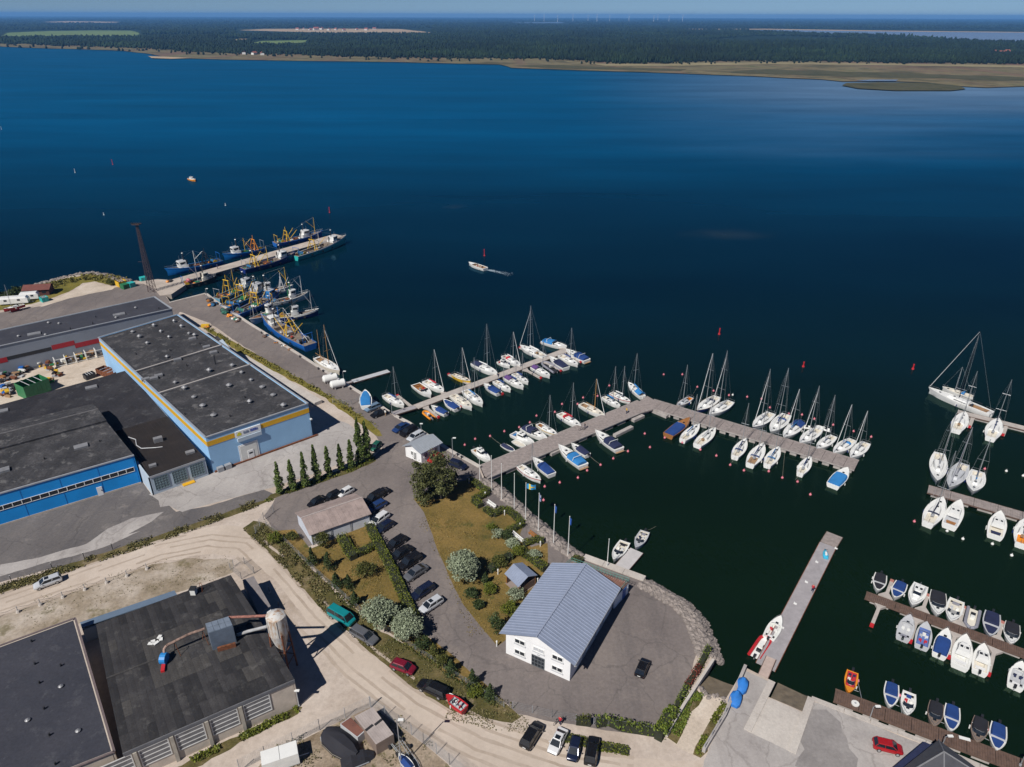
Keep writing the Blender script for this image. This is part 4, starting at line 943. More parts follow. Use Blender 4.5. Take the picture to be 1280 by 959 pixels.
# inner pontoon
t1, *_ = dock('long pale concrete pontoon with finger piers running out from the quay', (520, 508.5), (708, 437.5), 2.5, .6, 9.0, pont_g)
for p, q in (((516, 509), (497, 494)), ((556, 492), (541, 482)), ((588, 480), (561, 467.5)), ((622, 469), (592, 457)), ((650, 458), (631, 446)), ((681, 447), (650, 434)), ((706, 437), (683, 428))): finger(t1, p, q, .7, .55, pont_g, red_p, .7)
for p, q in (((532, 508), (548, 521)), ((564, 495), (577, 507)), ((607, 479), (628, 492)), ((656, 461), (676, 472)), ((680, 452), (701, 463)), ((704, 442), (726, 452))): finger(t1, p, q, .6, .55, pont_g, red_p, .6)
tg, *_ = dock('short grey gangway linking the quay to the inner pontoon', (491, 517), (519, 508.5), 1.8, .9, 3.2, pont_s, name='gangway', floats=False)
tb, *_ = dock('small light grey floating jetty behind the white tanks', (441, 476.5), (486, 463.5), 1.9, .5, 3.4, M('jetty_grey', (.42, .43, .45), .8, var=.1))
dock('narrow ramp from the tank quay to the small floating jetty', (430, 479.5), (440, 476.8), 1.0, 1.1, 2.5, pont_s, name='gangway', floats=False)
# wooden pier, two legs
dock('first leg of the wide wooden pier, starting at the promenade', (601, 591), (806, 505), 5.1, 1.1, 4.2, plank_g, name='wooden_pier', board=.42, fascia=float_c)
dock('outer leg of the wide wooden pier beyond its corner', (812.5, 503.5), (1071, 581.5), 4.9, 1.05, 2.35, plank_g, name='wooden_pier', board=.4, fascia=float_c)
cor = MB(); c0 = [G(*p, 1.09) for p in ((809, 495), (823, 503), (816, 512), (801, 516), (797, 503))]
t = thing('wooden_pier', 'angled wooden corner deck joining the two pier legs', 'pier', c0[0])
MB().prism([(p - c0[0]) for p in c0], -.3, .005, bottom=True).build('deck_panel', plank_g, t)
MB().box((c0[2] - c0[0]).x * .5, (c0[2] - c0[0]).y * .5 - .6, -.75, 2.4, 2.4, 1.2, .4).build('float', float_c, t)
# low concrete float steps on the sheltered side
for k, (p, q) in enumerate((((768, 545), (790, 534)), ((791, 526), (804, 520)), ((688, 568), (700, 562)), ((815, 513), (834, 521)))):
    a, b = G(*p, .35), G(*q, .35); d = b - a
    o = MB().box(0, 0, 0, d.length, 1.0, .9, math.atan2(d.y, d.x)).build('float_step', float_c); o.location = ((a + b) / 2) + Vector((0, 0, -.1))
    tag(o, ['low concrete float step beside the dark navy cruiser', 'low concrete float step just before the pier corner', 'low concrete float step behind the speed cruiser bow', 'low concrete float step just after the pier corner'][k], 'float')
# right-hand docks
t3, *_ = dock('pale concrete dock under the large ketch at the right edge', (1197, 514.5), (1300, 540), 2.2, .7, 8, pont_g)
for p, q in (((1217, 520), (1212, 533)), ((1259, 530), (1254, 543))): finger(t3, p, q, .8, .6, pont_g, red_p)
t3b, *_ = dock('wide grey plank dock across the lower right berths', (1160, 611), (1310, 654), 3.2, .8, 4, plank_g, board=.4)
# finger dock
t5, *_ = dock('brown plank dock with red-tipped finger piers at lower right', (1082, 743.5), (1330, 835), 1.9, .65, 4.6, plank_b, board=.3)
for p, q in (((1101, 754), (1090, 781)), ((1147, 772), (1138, 801)), ((1195, 790), (1186, 820.5)), ((1244, 810), (1236, 842))): finger(t5, p, q, .55, .6, pont_g, red_p, .9)
for p, q in (((1107, 746), (1115, 726)), ((1153, 763.5), (1160, 744)), ((1199, 781), (1205, 759)), ((1247, 800), (1253, 778))): finger(t5, p, q, .55, .6, pont_g, M('faded_tip', (.4, .16, .13), .7), .9)
# quay dock
t6, *_ = dock('dark brown plank dock along the slipway quay', (1043, 868.5), (1320, 974), 2.4, .75, 3.4, plank_b, board=.3)
for k, (p, q) in enumerate((((1069, 871), (1072, 851)), ((1119, 889), (1124, 869)), ((1176, 911), (1178, 891)), ((1232, 932), (1234, 912)))):
    a, b = local(t6, p, .5), local(t6, q, .5); u = (b - a).normalized(); nn = Vector((-u.y, u.x, 0))
    MB().tube(a + nn * .9, b, .045, 5).tube(a - nn * .9, b, .045, 5).tube(a + u * 1.2 - nn * .35, a + u * 1.2 + nn * .35, .04, 5).build('mooring_boom', steel, t6)
    MB().ball(b, .28, 2).build('boom_float', pink_p, t6)
# long grey pier
t4, *_ = dock('long pale grey floating pier standing alone in the basin', (957, 833), (1035, 681), 2.9, .65, 20, pont_s, fascia=rust)
tw, *_ = dock('weathered plank raft at the tip of the long floating pier', (1036, 680), (1043.5, 668), 2.9, .55, 1.0, plank_g, board=.25, name='raft')
dock('pinkish plank gangway from concrete pier to the floating pier', (954, 845), (964, 822), 1.4, 1.0, 3, M('gangway_planks', (.42, .33, .29), .85), name='gangway', floats=False)
for p in ((1021, 703), (1008, 728), (994, 755), (978, 785), (1045, 686)):
    q = local(t4, p, .65); MB().box(q.x, q.y, .72, .28, .5, .16).tube((q.x, q.y, .7), (q.x, q.y + .2, 1.05), .05, 6).build('mooring_cleat', white, t4)
# clubhouse jetty
dock('short light concrete jetty in front of the clubhouse terrace', (776, 711), (796, 688), 2.6, .55, 5, M('jetty_grey2', (.45, .43, .43), .85, var=.1))
# trawler pier
pier_c = M('pier_concrete', (.42, .36, .31), .9, var=.22, scale=.3)
dock('long pale concrete trawler pier with fishing boats on both sides', (196, 358.5), (424, 294), 6.0, 1.8, 8, pier_c, name='concrete_pier', floats=True, thick=.5, fascia=float_c, gap=.02)
tp = [G(*p, 1.75) for p in ((175, 352), (197, 349), (238, 352), (214, 368), (200, 369), (192, 360))]
o = MB().prism(tp, -1, 1.76).build('pier_head', pier_c); tag(o, 'broad pale concrete head where the trawler pier meets the land', 'pier')

# ------------------------------------------------------------------ mooring buoys
bu = MB(); bu.ball((0, 0, .2), .29, 2); bu.tube((0, 0, .45), (0, 0, .68), .06, 6); bum = bu.mesh('mooring_buoy', pink_p, True)
buw = bpy.data.meshes.new_from_object if False else None
bwm = bum.copy(); bwm.materials[0] = offwhite
ORD = ('first second third fourth fifth sixth seventh eighth ninth tenth eleventh twelfth thirteenth fourteenth fifteenth sixteenth seventeenth eighteenth nineteenth twentieth').split() + ['twenty-first']
def buoys(pts, label, group, me=bum, s=1.0):
    for i, p in enumerate(sorted(pts)):
        q = G(*p, .25); o = link('mooring_buoy', me, None, (q.x, q.y, 0), rnd.random() * 6); o.scale = (s, s, s); tag(o, label + ', ' + ORD[i] + ' from the left', 'buoy', group)
buoys([(729, 497), (702.6, 505), (722, 505), (693.7, 515), (670.7, 519.6), (662.4, 528), (747, 495), (649, 534), (630.5, 539), (594, 548.6), (581, 556), (612.7, 545), (761.7, 482)],
      'pink mooring buoy between the inner pontoon and the wooden pier', 'buoys outside the first pier leg')
buoys([(783.6, 537), (785, 564), (766.7, 573), (750.8, 581), (734, 588), (722.5, 597), (699.8, 603), (681, 608), (679.5, 625), (806, 542), (831, 547), (853, 553), (812.5, 559), (875.5, 562), (895.5, 569.5),
       (912.8, 581), (930, 588), (961, 589), (978, 597), (997, 602), (1013, 618)], 'pink mooring buoy in the basin sheltered by the wooden pier', 'buoys inside the wooden pier')
buoys([(829.7, 468), (853, 468), (871.7, 483.6), (892, 488.5), (911.3, 494), (934, 496), (952, 498.5), (962.5, 509.4), (986, 517), (1002.5, 518.3), (1018, 523.5), (1041.5, 531), (1067, 539), (1089, 546)],
      'pink mooring buoy off the open-water side of the outer pier leg', 'buoys outside the outer pier leg')
buoys([(1231, 586), (1143, 651.6)], 'pink mooring buoy near the lower right dock', 'pink buoys at the right docks')
buoys([(916, 493.5), (1258, 588.6), (1279, 594.5), (1166.7, 656.5), (1184, 663.5), (1203.7, 673.4), (1240.6, 679.7), (1264.7, 694)], 'white mooring buoy floating off a berth', 'white mooring buoys', bwm)
# mooring lines
def line(p, q, za=.9, zb=.35, r=.02):
    a, b = G(*p, za), G(*q, zb); mb = MB(); mid = (a + b) / 2 - Vector((0, 0, .15)); mb.path([a, mid, b], r, 4); return mb
lines = MB()
for p, q in (((774, 561), (785, 564)), ((735, 568), (750.8, 581)), ((627, 556), (612.7, 545)), ((836, 544), (831, 547)), ((853, 550), (853, 553)), ((919, 571), (912.8, 581)), ((959, 581), (961, 589)), ((981, 566), (978, 597)), ((1000, 592), (994, 600)),
             ((672, 530), (662, 528)), ((699, 517), (694, 515)), ((864, 497), (871, 484)), ((1083, 554), (1089, 546)), ((1001, 528), (1002, 518)), ((806, 664), (820, 658)), ((729, 582), (734, 588))):
    b = line(p, q); lines.add(b.v, b.f)
tag(lines.build('mooring_lines', rope), 'thin mooring lines running from boats to buoys', kind='stuff')
# channel marks
def spar(p, h, m, label, r=.2):
    q = G(*p, 0); t = thing('channel_mark', label, 'buoy', q)
    MB().tube((0, 0, -.5), (.0, 0, h), r, 8, r * .8).build('pillar', m, t); MB().tube((0, 0, .0), (0, 0, .5), r * 2.0, 10, r * 1.2).build('float_collar', m, t)
    MB().tube((0, 0, h), (0, 0, h + .5), .2, 8).build('topmark', m, t)
spar((605.5, 320), 2.4, red_p, 'red spar buoy in the bay just above the moving motorboat')
spar((899, 418), 1.6, red_p, 'red spar buoy off the corner of the wooden pier'); spar((1004, 458.5), 1.1, red_p, 'small red marker out beyond the outer pier leg')
spar((1141, 461.5), 1.1, red_p, 'small red marker left of the large ketch'); spar((412, 266), 2.4, red_p, 'red spar buoy beyond the tip of the trawler pier')
spar((141, 206), 3, red_p, 'far red channel mark on the left of the bay'); spar((94, 216), 2, lgrey, 'far white channel mark at the left of the bay')
spar((130, 269), .8, lgrey, 'white marker left of the trawlers in open water'); spar((282, 257), .8, lgrey, 'white marker behind the second blue trawler'); spar((2, 162), 2, lgrey, 'very far white mark at the left picture edge')
# wake of the moving boat
foam = M('foam', (.24, .3, .35), .7, var=.3, scale=1.5)
wk = MB(); a0, b0 = G(606, 336.5, 0), G(640, 344, 0); d = (b0 - a0); nn = Vector((-d.y, d.x, 0)).normalized(); r = random.Random(4)
for i in range(260):
    t = r.random() ** 1.7; w_ = .5 + 1.6 * t; c = a0 + d * t + nn * r.gauss(0, w_ * .5); s_ = (.5 - .34 * t) * r.uniform(.4, 1)
    wk.ball((c.x, c.y, .0), s_, 1, .3, .07, rn=r)
tag(wk.build('wake_foam', foam), 'white foam of the wake behind the moving motorboat', kind='stuff')

# ------------------------------------------------------------------ trawlers
def gallows(root, x, B, z, h, m, lean=.0):
    """A-frame with legs, cross beam, derricks"""
    t = MB()
    for s_ in (-1, 1):
        t.tube((x - .9, s_ * B * .42, z), (x, s_ * B * .2, z + h), .16, 6, .12); t.tube((x + .9, s_ * B * .42, z), (x, s_ * B * .2, z + h), .16, 6, .12)
    t.tube((x, -B * .3, z + h), (x, B * .3, z + h), .16, 6); t.tube((x, -B * .3, z + h * .62), (x, B * .3, z + h * .62), .12, 6)
    t.tube((x, 0, z + h), (x, 0, z + h + 1.8), .1, 6)
    return t.build('gallows_frame', m, root)
def trawler(bow, stern, label, hull, whm=white, gal=yellow_p, wh_at=.22, L=None, gal_at=-.2, deck=None, mast_m=blackm, derrick=1, bul=None, scale=1.0, gear=None, group='fishing boats of the trawler harbour'):
    a, b = G(bow[0], bow[1], 2.2), G(stern[0], stern[1], 1.6); d = a - b; d.z = 0; L = d.length; c = (a + b) / 2; rz = math.atan2(d.y, d.x)
    root = thing('fishing_trawler', label, 'trawler', (c.x, c.y, 0), rz, group); B = min(5.4, max(3.2, .25 * L)); free = 1.1 + .03 * L; S = min(L, 19); r = random.Random(int(bow[0] * 3 + bow[1]))
    dm = deck or M('trawler_deck', (.2, .16, .13), .9, var=.4, scale=1.2)
    sh, hw, xs = make_hull(root, L, B, free, .5 + .034 * L, hull, dm, None, trans=.8, fine=.25, draft=.8, well=(-.47 * L, .12 * L, B * .44), well_m=dm, well_d=.75, rail=.09, rail_m=bul or hull)
    z = free - .6; wx = wh_at * L
    house(wx - .1 * S, wx + .09 * S, B * .66, B * .6, free - .3, 1.7, .12, .0, .06).build('deckhouse', whm, root, True)
    house(wx - .07 * S, wx + .085 * S, B * .6, B * .55, free + 1.38, 1.55, -.08, .05, .05).build('wheelhouse', whm, root, True)
    wz = free + 2.05
    MB().obox((wx + .085 * S + .06, -B * .2, wz), (.06, 0, .6), (0, B * .4, 0), (.03, 0, 0)).build('front_window', glassd, root)
    for s_ in (-1, 1): MB().obox((wx - .05 * S, s_ * B * .285, wz), (.11 * S, 0, 0), (0, s_ * .04, 0), (0, 0, .6)).build('side_window', glassd, root)
    MB().box(wx, 0, free + 2.98, .14 * S, B * .5, .12).build('wheelhouse_roof', r.choice([whm, lgrey]), root)
    mz = free + 2.95
    MB().tube((wx - .05 * S, 0, mz), (wx - .05 * S, 0, mz + 3.6), .2, 7, .12).tube((wx - .05 * S, -.9, mz + 2.4), (wx - .05 * S, .9, mz + 2.4), .06, 5).build('mast', mast_m, root)
    MB().tube((wx - .02 * S, .5, mz), (wx - .02 * S, .5, mz + 2.4), .03, 4).tube((wx + .02 * S, -.6, mz), (wx + .02 * S, -.6, mz + 2.0), .03, 4).build('antenna', steel, root)
    MB().ball((wx - .05 * S, 0, mz + 2.8), .35, 2, 0, .7).build('radar_dome', white, root)
    MB().tube((wx - .1 * S, .6, free), (wx - .1 * S, .6, free + 3.0), .22, 7).build('exhaust_stack', mast_m, root)
    # foremast, aft pole and stays
    fm_ = r.choice([yellow_p, offwhite, grey, gal or lgrey]); fx_ = (.36 if wh_at < .2 else -.02) * L; fh_ = r.uniform(5.5, 8.0)
    MB().tube((fx_, 0, free - .3), (fx_, 0, free + fh_), .13, 6, .08).tube((fx_, 0, free + fh_ * .4), (fx_ - .16 * L, .4, free + fh_ * .85), .08, 5).build('cargo_mast', fm_, root)
    MB().tube((fx_, 0, free + fh_), (.5 * L, 0, sh(1)), .025, 3).tube((fx_, 0, free + fh_), (-.48 * L, 0, sh(0) + .5), .025, 3).tube((fx_, 0, free + fh_), (wx - .05 * S, 0, mz + 3.4), .025, 3).tube((fx_, 0, free + fh_), (fx_ - 1, B * .45, free), .025, 3).tube((fx_, 0, free + fh_), (fx_ - 1, -B * .45, free), .025, 3).build('stays', steel, root)
    MB().tube((-.46 * L, B * .3, free - .3), (-.46 * L, B * .3, free + 3.2), .08, 5).tube((-.46 * L, -B * .3, free - .3), (-.46 * L, -B * .3, free + 3.2), .08, 5).tube((-.46 * L, -B * .34, free + 3.1), (-.46 * L, B * .34, free + 3.1), .09, 5).build('stern_gantry', r.choice([yellow_p, steel, blue_p]), root)
    if gal:
        g = gallows(root, gal_at * L, B, free - .4, 4.6 * scale, gal)
        for k in range(derrick):
            s_ = (-1, 1)[k % 2]; MB().tube((gal_at * L + .4, s_ * B * .25, free + .2), (gal_at * L + (.2 if k < 2 else -.15) * L, s_ * B * .36, free + 4.4 * scale), .13, 6, .08).build('derrick', gal, root)
    gm = gear or [M('net_blue', (.02, .12, .26), .95, var=.4, scale=3), M('net_green', (.03, .14, .1), .95, var=.4, scale=3), M('net_dark', (.03, .03, .035), .95, var=.4, scale=3), rust]
    dr = MB(); dr.tube((-.36 * L, -B * .3, free + .1), (-.36 * L, B * .3, free + .1), .6, 10); dr.build('net_drum', r.choice(gm), root)
    for s_ in (-1, 1): MB().tube((-.36 * L, s_ * B * .31, free + .1), (-.36 * L, s_ * B * .34, free + .1), .85, 12).build('drum_flange', r.choice([steel, yellow_p]), root)
    MB().box(-.05 * L, 0, z + .35, 1.6, B * .45, .9).build('winch', r.choice([grey, green_p, rust]), root)
    for k in range(9):
        x, yv = r.uniform(-.45, .1) * L, r.uniform(-.3, .3) * B
        q = MB(); q.ball((x, yv, z + .25), r.uniform(.4, .8), 2, .22, .6, rn=r); q.build('net_heap', r.choice(gm + [orange_p, offwhite]), root)
    for k in range(3):
        MB().box(r.uniform(-.4, .1) * L, r.uniform(-.3, .3) * B, z + .3, .7, .5, .5, r.random()).build('fish_crate', r.choice([blue_p, offwhite, orange_p, red_p]), root)
    rr = MB(); tt = [.6, .72, .84, .95, 1.0]
    for s_ in (-1, 1):
        rr.path([(xs(t) + .03 * L * t * t, s_ * hw(t) * .94, sh(t) + .8) for t in tt], .03, 4)
        for t in tt[:-1]: rr.tube((xs(t) + .03 * L * t * t, s_ * hw(t) * .94, sh(t)), (xs(t) + .03 * L * t * t, s_ * hw(t) * .94, sh(t) + .8), .025, 4)
    rr.build('bow_rail', r.choice([white, steel]), root)
    for k in range(3):
        t = .25 + .2 * k
        for s_ in (-1, 1): MB().tube((xs(t), s_ * (hw(t) + .12), free * .5), (xs(t), s_ * (hw(t) + .26), free * .5), .38, 9).build('tyre_fender', dark, root)
    if bul:
        q = MB()
        for s_ in (-1, 1):
            for i in range(7):
                t0, t1 = .38 + .6 * i / 7, .38 + .6 * (i + 1) / 7
                q.add([(xs(t0) + .03 * L * t0 * t0, s_ * (hw(t0) + .03), sh(t0) - .45), (xs(t1) + .03 * L * t1 * t1, s_ * (hw(t1) + .03), sh(t1) - .45), (xs(t1) + .03 * L * t1 * t1, s_ * (hw(t1) + .05), sh(t1) + .12), (xs(t0) + .03 * L * t0 * t0, s_ * (hw(t0) + .05), sh(t0) + .12)], [(0, 1, 2, 3)])
        q.build('bulwark_band', bul, root)
    return root
brt_blue = M('bright_blue_hull', (.01, .17, .52), .45, var=.2)
trawler((208.5, 338), (276, 325), 'bright blue trawler with white wheelhouse, leftmost behind the pier', brt_blue, wh_at=.22, gal=blackm, gal_at=-.22, derrick=1, deck=M('dark_deck', (.05, .055, .07), .9))
trawler((279.7, 319), (330, 309), 'bright blue trawler with orange gallows, second behind the pier', brt_blue, wh_at=.22, gal=orange_p, gal_at=-.25, derrick=2, deck=M('dark_deck', (.05, .055, .07), .9))
trawler((402, 291), (343, 304), 'blue trawler with tall white wheelhouse and yellow gallows behind the pier tip', blue_p, wh_at=.15, gal=yellow_p, gal_at=-.25, derrick=2)
trawler((269, 345.5), (227, 356), 'small dark workboat with pink buoys in front of the pier', blackm, whm=cream, gal=None, wh_at=.2, deck=grey)
trawler((368, 318), (303, 336.5), 'long navy trawler with yellow gallows in front of the pier', navy_p, wh_at=.26, gal=yellow_p, gal_at=-.28, derrick=2)
trawler((431, 298), (368, 321), 'teal trawler with white bulwark band at the pier tip', teal_p, wh_at=.26, gal=yellow_p, gal_at=-.15, bul=white, derrick=1)
sky_h = M('pale_blue_hull', (.12, .3, .42), .5, var=.15)
trawler((318, 352), (270, 373), 'pale blue trawler with tall yellow A-frame, innermost at the quay', sky_h, whm=white, wh_at=.28, gal=yellow_p, gal_at=-.2, derrick=1, scale=1.15)
trawler((334, 357), (281, 383), 'mid-blue trawler with blue net cover, second at the quay', M('mid_blue_hull', (.02, .2, .42), .5), whm=lgrey, wh_at=.26, gal=yellow_p, gal_at=-.12, derrick=1, scale=1.15)
trawler((348, 366), (294, 392), 'dark blue trawler with bright yellow gallows in the raft of boats', blue_p, whm=lblue_c, wh_at=.3, gal=yellow_p, gal_at=-.05, derrick=2)
trawler((365, 357), (318, 365), 'all-white trawler at the back of the raft of boats', white, whm=white, wh_at=-.15, gal=lgrey, gal_at=.22, derrick=1)
trawler((384, 366), (338, 378), 'pale trawler with orange lifebuoys behind the navy-hulled one', offwhite, whm=white, wh_at=.1, gal=None, mast_m=green_p)
trawler((313, 399), (346, 386), 'white round-bowed fishing boat nosing the quay', white, whm=white, wh_at=-.2, gal=None, deck=wood)
trawler((397, 387), (346, 396), 'navy-hulled fishing boat with white superstructure fore and aft', navy_p, whm=white, wh_at=-.05, gal=None, bul=white)
trawler((328.5, 398), (388, 432), 'blue trawler with yellow gallows lying along the quay', blue_p, whm=white, wh_at=.25, gal=yellow_p, gal_at=-.12, derrick=3)
# ------------------------------------------------------------------ buildings
pane_m = M('window_pane', (.02, .026, .034), .12, var=.2, spec=.6)
frame_w = M('window_frame', (.7, .7, .68), .5, var=.08)
felt = M_ground('roof_felt', [(.28, (.034, .034, .038)), (.5, (.052, .051, .055)), (.75, (.1, .096, .1))], .22, spots=((.17, .165, .165), .65, .45), streak=((.03, .03, .033), R(50), .6, .25), fine=2.2, var=.5, bump=.2)
felt_d = M_ground('roof_felt_dark', [(.3, (.02, .02, .025)), (.55, (.03, .029, .034)), (.8, (.05, .048, .053))], .16, spots=((.085, .085, .09), .55, .4), streak=((.055, .054, .06), R(15), .5, .3), fine=2.2, var=.4, bump=.2)
felt_b = M_ground('roof_felt_blue', [(.3, (.036, .038, .05)), (.6, (.05, .051, .064)), (.8, (.065, .066, .078))], .12, spots=((.1, .1, .11), .35, .5), fine=3.0, var=.25, bump=.2)
slate = M_ground('slate_sheet', [(.3, (.032, .03, .032)), (.55, (.045, .043, .045)), (.8, (.07, .067, .067))], .35, spots=((.11, .105, .1), .5, .6), fine=5.0, var=.4, bump=.2)
slate_b = M_ground('slate_sheet_pale', [(.3, (.046, .043, .042)), (.55, (.064, .06, .058)), (.8, (.09, .085, .081))], .35, spots=((.13, .125, .12), .5, .6), fine=5.0, var=.4, bump=.2)
slate_d = M_ground('slate_sheet_dark', [(.3, (.022, .021, .023)), (.55, (.031, .03, .032)), (.8, (.046, .044, .045))], .35, spots=((.08, .078, .075), .5, .6), fine=5.0, var=.4, bump=.2)
warm_black = M_ground('corrugated_black', [(.3, (.02, .017, .017)), (.6, (.03, .025, .024)), (.8, (.042, .035, .033))], .3, fine=4.0, var=.3, bump=.2)
clad_blue = M('cladding_grey_blue', (.27, .47, .7), .6, var=.07, scale=.3)
clad_grey = M('cladding_grey', (.22, .245, .29), .6, var=.07, scale=.3)
clad_dgrey = M('cladding_slate', (.14, .155, .19), .6, var=.07, scale=.3)
clad_bright = M('cladding_bright_blue', (.004, .25, .66), .55, var=.1, scale=.3)
clad_pale = M('cladding_pale', (.42, .5, .58), .6, var=.08, scale=.4)
render_w = M('white_render', (.74, .74, .74), .7, var=.05)
render_b = M('beige_render', (.46, .4, .34), .85, var=.15, scale=.8)
stripe_y = M('yellow_stripe', (.66, .36, .012), .55, var=.08)
stripe_r = M('red_stripe', (.34, .012, .02), .55, var=.1)
roof_met = M('blue_grey_roof', (.25, .29, .385), .45, .15, var=.1, scale=.6)
roof_met2 = M('blue_grey_roof_seam', (.33, .37, .47), .45, .15, var=.08)
roof_cor = M('fibre_cement_roof', (.3, .235, .215), .85, var=.25, scale=.7, bump=.2)
cap_m = M('roof_capping', (.38, .4, .43), .5, .3, var=.12)
vent_m = M('roof_vent', (.27, .27, .28), .5, .3, var=.2)

def V3(p, z): return Vector((p[0], p[1], z))
class House:
    """a building: its Empty sits at the first base corner; parts are built in world coordinates minus that origin"""
    def __init__(s, name, label, origin, cat='building', group=None):
        s.o = Vector((origin[0], origin[1], LZ)); s.t = thing(name, label, cat, s.o, 0, group)
    def put(s, nm, mb, mat, parent=None, smooth=False):
        mb.v = [(p[0] - s.o.x, p[1] - s.o.y, p[2] - s.o.z) for p in mb.v]
        return mb.build(nm, mat, parent or s.t, smooth)
def out_n(a, b, cen):
    d = (b - a); n_ = Vector((d.y, -d.x, 0)).normalized(); m_ = (a + b) / 2 - cen; m_.z = 0
    return n_ if n_.dot(m_) > 0 else -n_
def walls(h, cs, z0, ztop, mat, thick=.3):
    """one wall part per side; ztop a number or a per-corner list"""
    n = len(cs); zt = ztop if isinstance(ztop, (list, tuple)) else [ztop] * n
    cen = sum((Vector((c.x, c.y, 0)) for c in cs), Vector()) / n
    for i in range(n):
        a, b = cs[i], cs[(i + 1) % n]; nn = out_n(a, b, cen) * -thick
        mb = MB(); mb.add([V3(a, z0), V3(b, z0), V3(b, zt[(i + 1) % n]), V3(a, zt[i]), V3(a + nn, z0), V3(b + nn, z0), V3(b + nn, zt[(i + 1) % n]), V3(a + nn, zt[i])],
                          [(0, 1, 2, 3), (5, 4, 7, 6), (3, 2, 6, 7)]); h.put('wall', mb, mat)
def on_wall(h, nm, a, b, n_, x0, x1, z0, z1, mat, proud=.04, parent=None):
    """a flat box fixed on the wall a-b between distances x0..x1 (metres from a) and heights z0..z1"""
    u = (b - a).normalized(); mb = MB(); o = V3(a, 0) + u * x0 + n_ * .004; o.z = z0
    mb.obox(o, u * (x1 - x0), n_ * proud, (0, 0, z1 - z0)); return h.put(nm, mb, mat, parent)
def window(h, a, b, n_, x0, x1, z0, z1, fm=None, pm=None, mull=1, bars=0, fw=.1, nm='window'):
    u = (b - a).normalized(); o = V3(a, 0) + u * x0; o.z = z0; W, H = x1 - x0, z1 - z0; mb = MB(); pr = n_ * .1; up = Vector((0, 0, 1)); o2 = o + n_ * .004
    mb.obox(o2, u * W, pr, up * fw); mb.obox(o2 + up * (H - fw), u * W, pr, up * fw); mb.obox(o2 + up * fw, u * fw, pr, up * (H - 2 * fw)); mb.obox(o2 + u * (W - fw) + up * fw, u * fw, pr, up * (H - 2 * fw))
    for k in range(mull): mb.obox(o2 + u * (W * (k + 1) / (mull + 1) - fw / 2) + up * fw, u * fw, pr * .9, up * (H - 2 * fw))
    for k in range(bars): mb.obox(o2 + u * fw + up * (H * (k + 1) / (bars + 1) - fw / 2), u * (W - 2 * fw), pr * .8, up * fw)
    f = h.put(nm, mb, fm or frame_w)
    pb = MB().obox(o2 + u * fw + up * fw, u * (W - 2 * fw), n_ * .03, up * (H - 2 * fw)); pb.v = [(p[0] - h.o.x, p[1] - h.o.y, p[2] - h.o.z) for p in pb.v]
    pb.build('pane', pm or pane_m, f); return f
def vent(h, px, z, r=.55, hh=.7, kind='dome', parent=None):
    q = G(*px, z); mb = MB()
    if kind == 'dome':
        mb.tube((q.x, q.y, z - .05), (q.x, q.y, z + hh * .6), r * .6, 8); mb.tube((q.x, q.y, z + hh * .6), (q.x, q.y, z + hh), r, 10, r * .35)
    elif kind == 'box': mb.box(q.x, q.y, z + hh / 2 - .03, r * 2, r * 1.2, hh, .6)
    elif kind == 'pipe': mb.tube((q.x, q.y, z - .05), (q.x, q.y, z + hh), .14, 7)
    h.put({'dome': 'roof_vent', 'box': 'skylight', 'pipe': 'vent_pipe'}[kind], mb, vent_m if kind != 'pipe' else dark, parent)
def cap_along(h, pts, z, w_=.35, hh=.18, mat=None, nm='roof_edge'):
    for a, b in zip(pts[:-1], pts[1:]):
        d = b - a; m_ = (a + b) / 2; mb = MB().box(m_.x, m_.y, z + hh / 2 - .04, Vector((d.x, d.y, 0)).length + .02, w_, hh, math.atan2(d.y, d.x)); h.put(nm, mb, mat or cap_m)

# ---- the grey-blue warehouse with the yellow stripe
ZT = 10.4
W = [G(123, 422, ZT), G(257, 547, ZT), G(385, 504.5, ZT), G(222, 393, ZT)]
h = House('warehouse', 'big flat-roofed grey-blue warehouse with yellow stripe under the roof edge', W[1])
walls(h, W, LZ - .1, ZT, clad_blue)
cenW = sum((Vector((c.x, c.y, 0)) for c in W), Vector()) / 4
uF = (W[2] - W[1]).normalized()
def aF(px, z): return (G(*px, z) - V3(W[1], z)).dot(uF)
sx0, sx1 = aF((293, 540), ZT - 1.0), aF((324.5, 529.5), ZT - 1.0); gx0, gx1 = aF((304.5, 579), LZ), aF((324, 571), LZ)
print('sign', sx0, sx1, 'gate', gx0, gx1)
def lerpv(a, b, t): return a + (b - a) * t
fr = [0, .405, .625, 1.0]   # three roof fields, counted from the back
for k in range(3):
    a0, a1 = lerpv(W[0], W[1], fr[k]), lerpv(W[0], W[1], fr[k + 1]); b0, b1 = lerpv(W[3], W[2], fr[k]), lerpv(W[3], W[2], fr[k + 1])
    zz_ = ZT - .12 - .1 * (k == 1); h.put('roof_field', MB().add([V3(a0, zz_), V3(a1, zz_), V3(b1, zz_), V3(b0, zz_)], [(0, 1, 2, 3)]), felt)
cap_along(h, [V3(p, 0) for p in W] + [V3(W[0], 0)], ZT)
for f_ in fr[1:3]: cap_along(h, [lerpv(W[0], W[1], f_), lerpv(W[3], W[2], f_)], ZT - .05, .5, .3, concrete, 'fire_wall')
for (a, b, x0, x1) in ((W[0], W[1], 0, (W[1] - W[0]).length), (W[1], W[2], 0, sx0 - .1), (W[1], W[2], sx1 + .1, (W[2] - W[1]).length)):
    on_wall(h, 'yellow_stripe', a, b, out_n(a, b, cenW), x0 + .02, x1 - .02, ZT - 2.3, ZT - 1.15, stripe_y, .05)
n_f = out_n(W[1], W[2], cenW)
sg = on_wall(h, 'sign_board', W[1], W[2], n_f, sx0, sx1, ZT - 2.5, ZT - 1.0, render_w, .22)
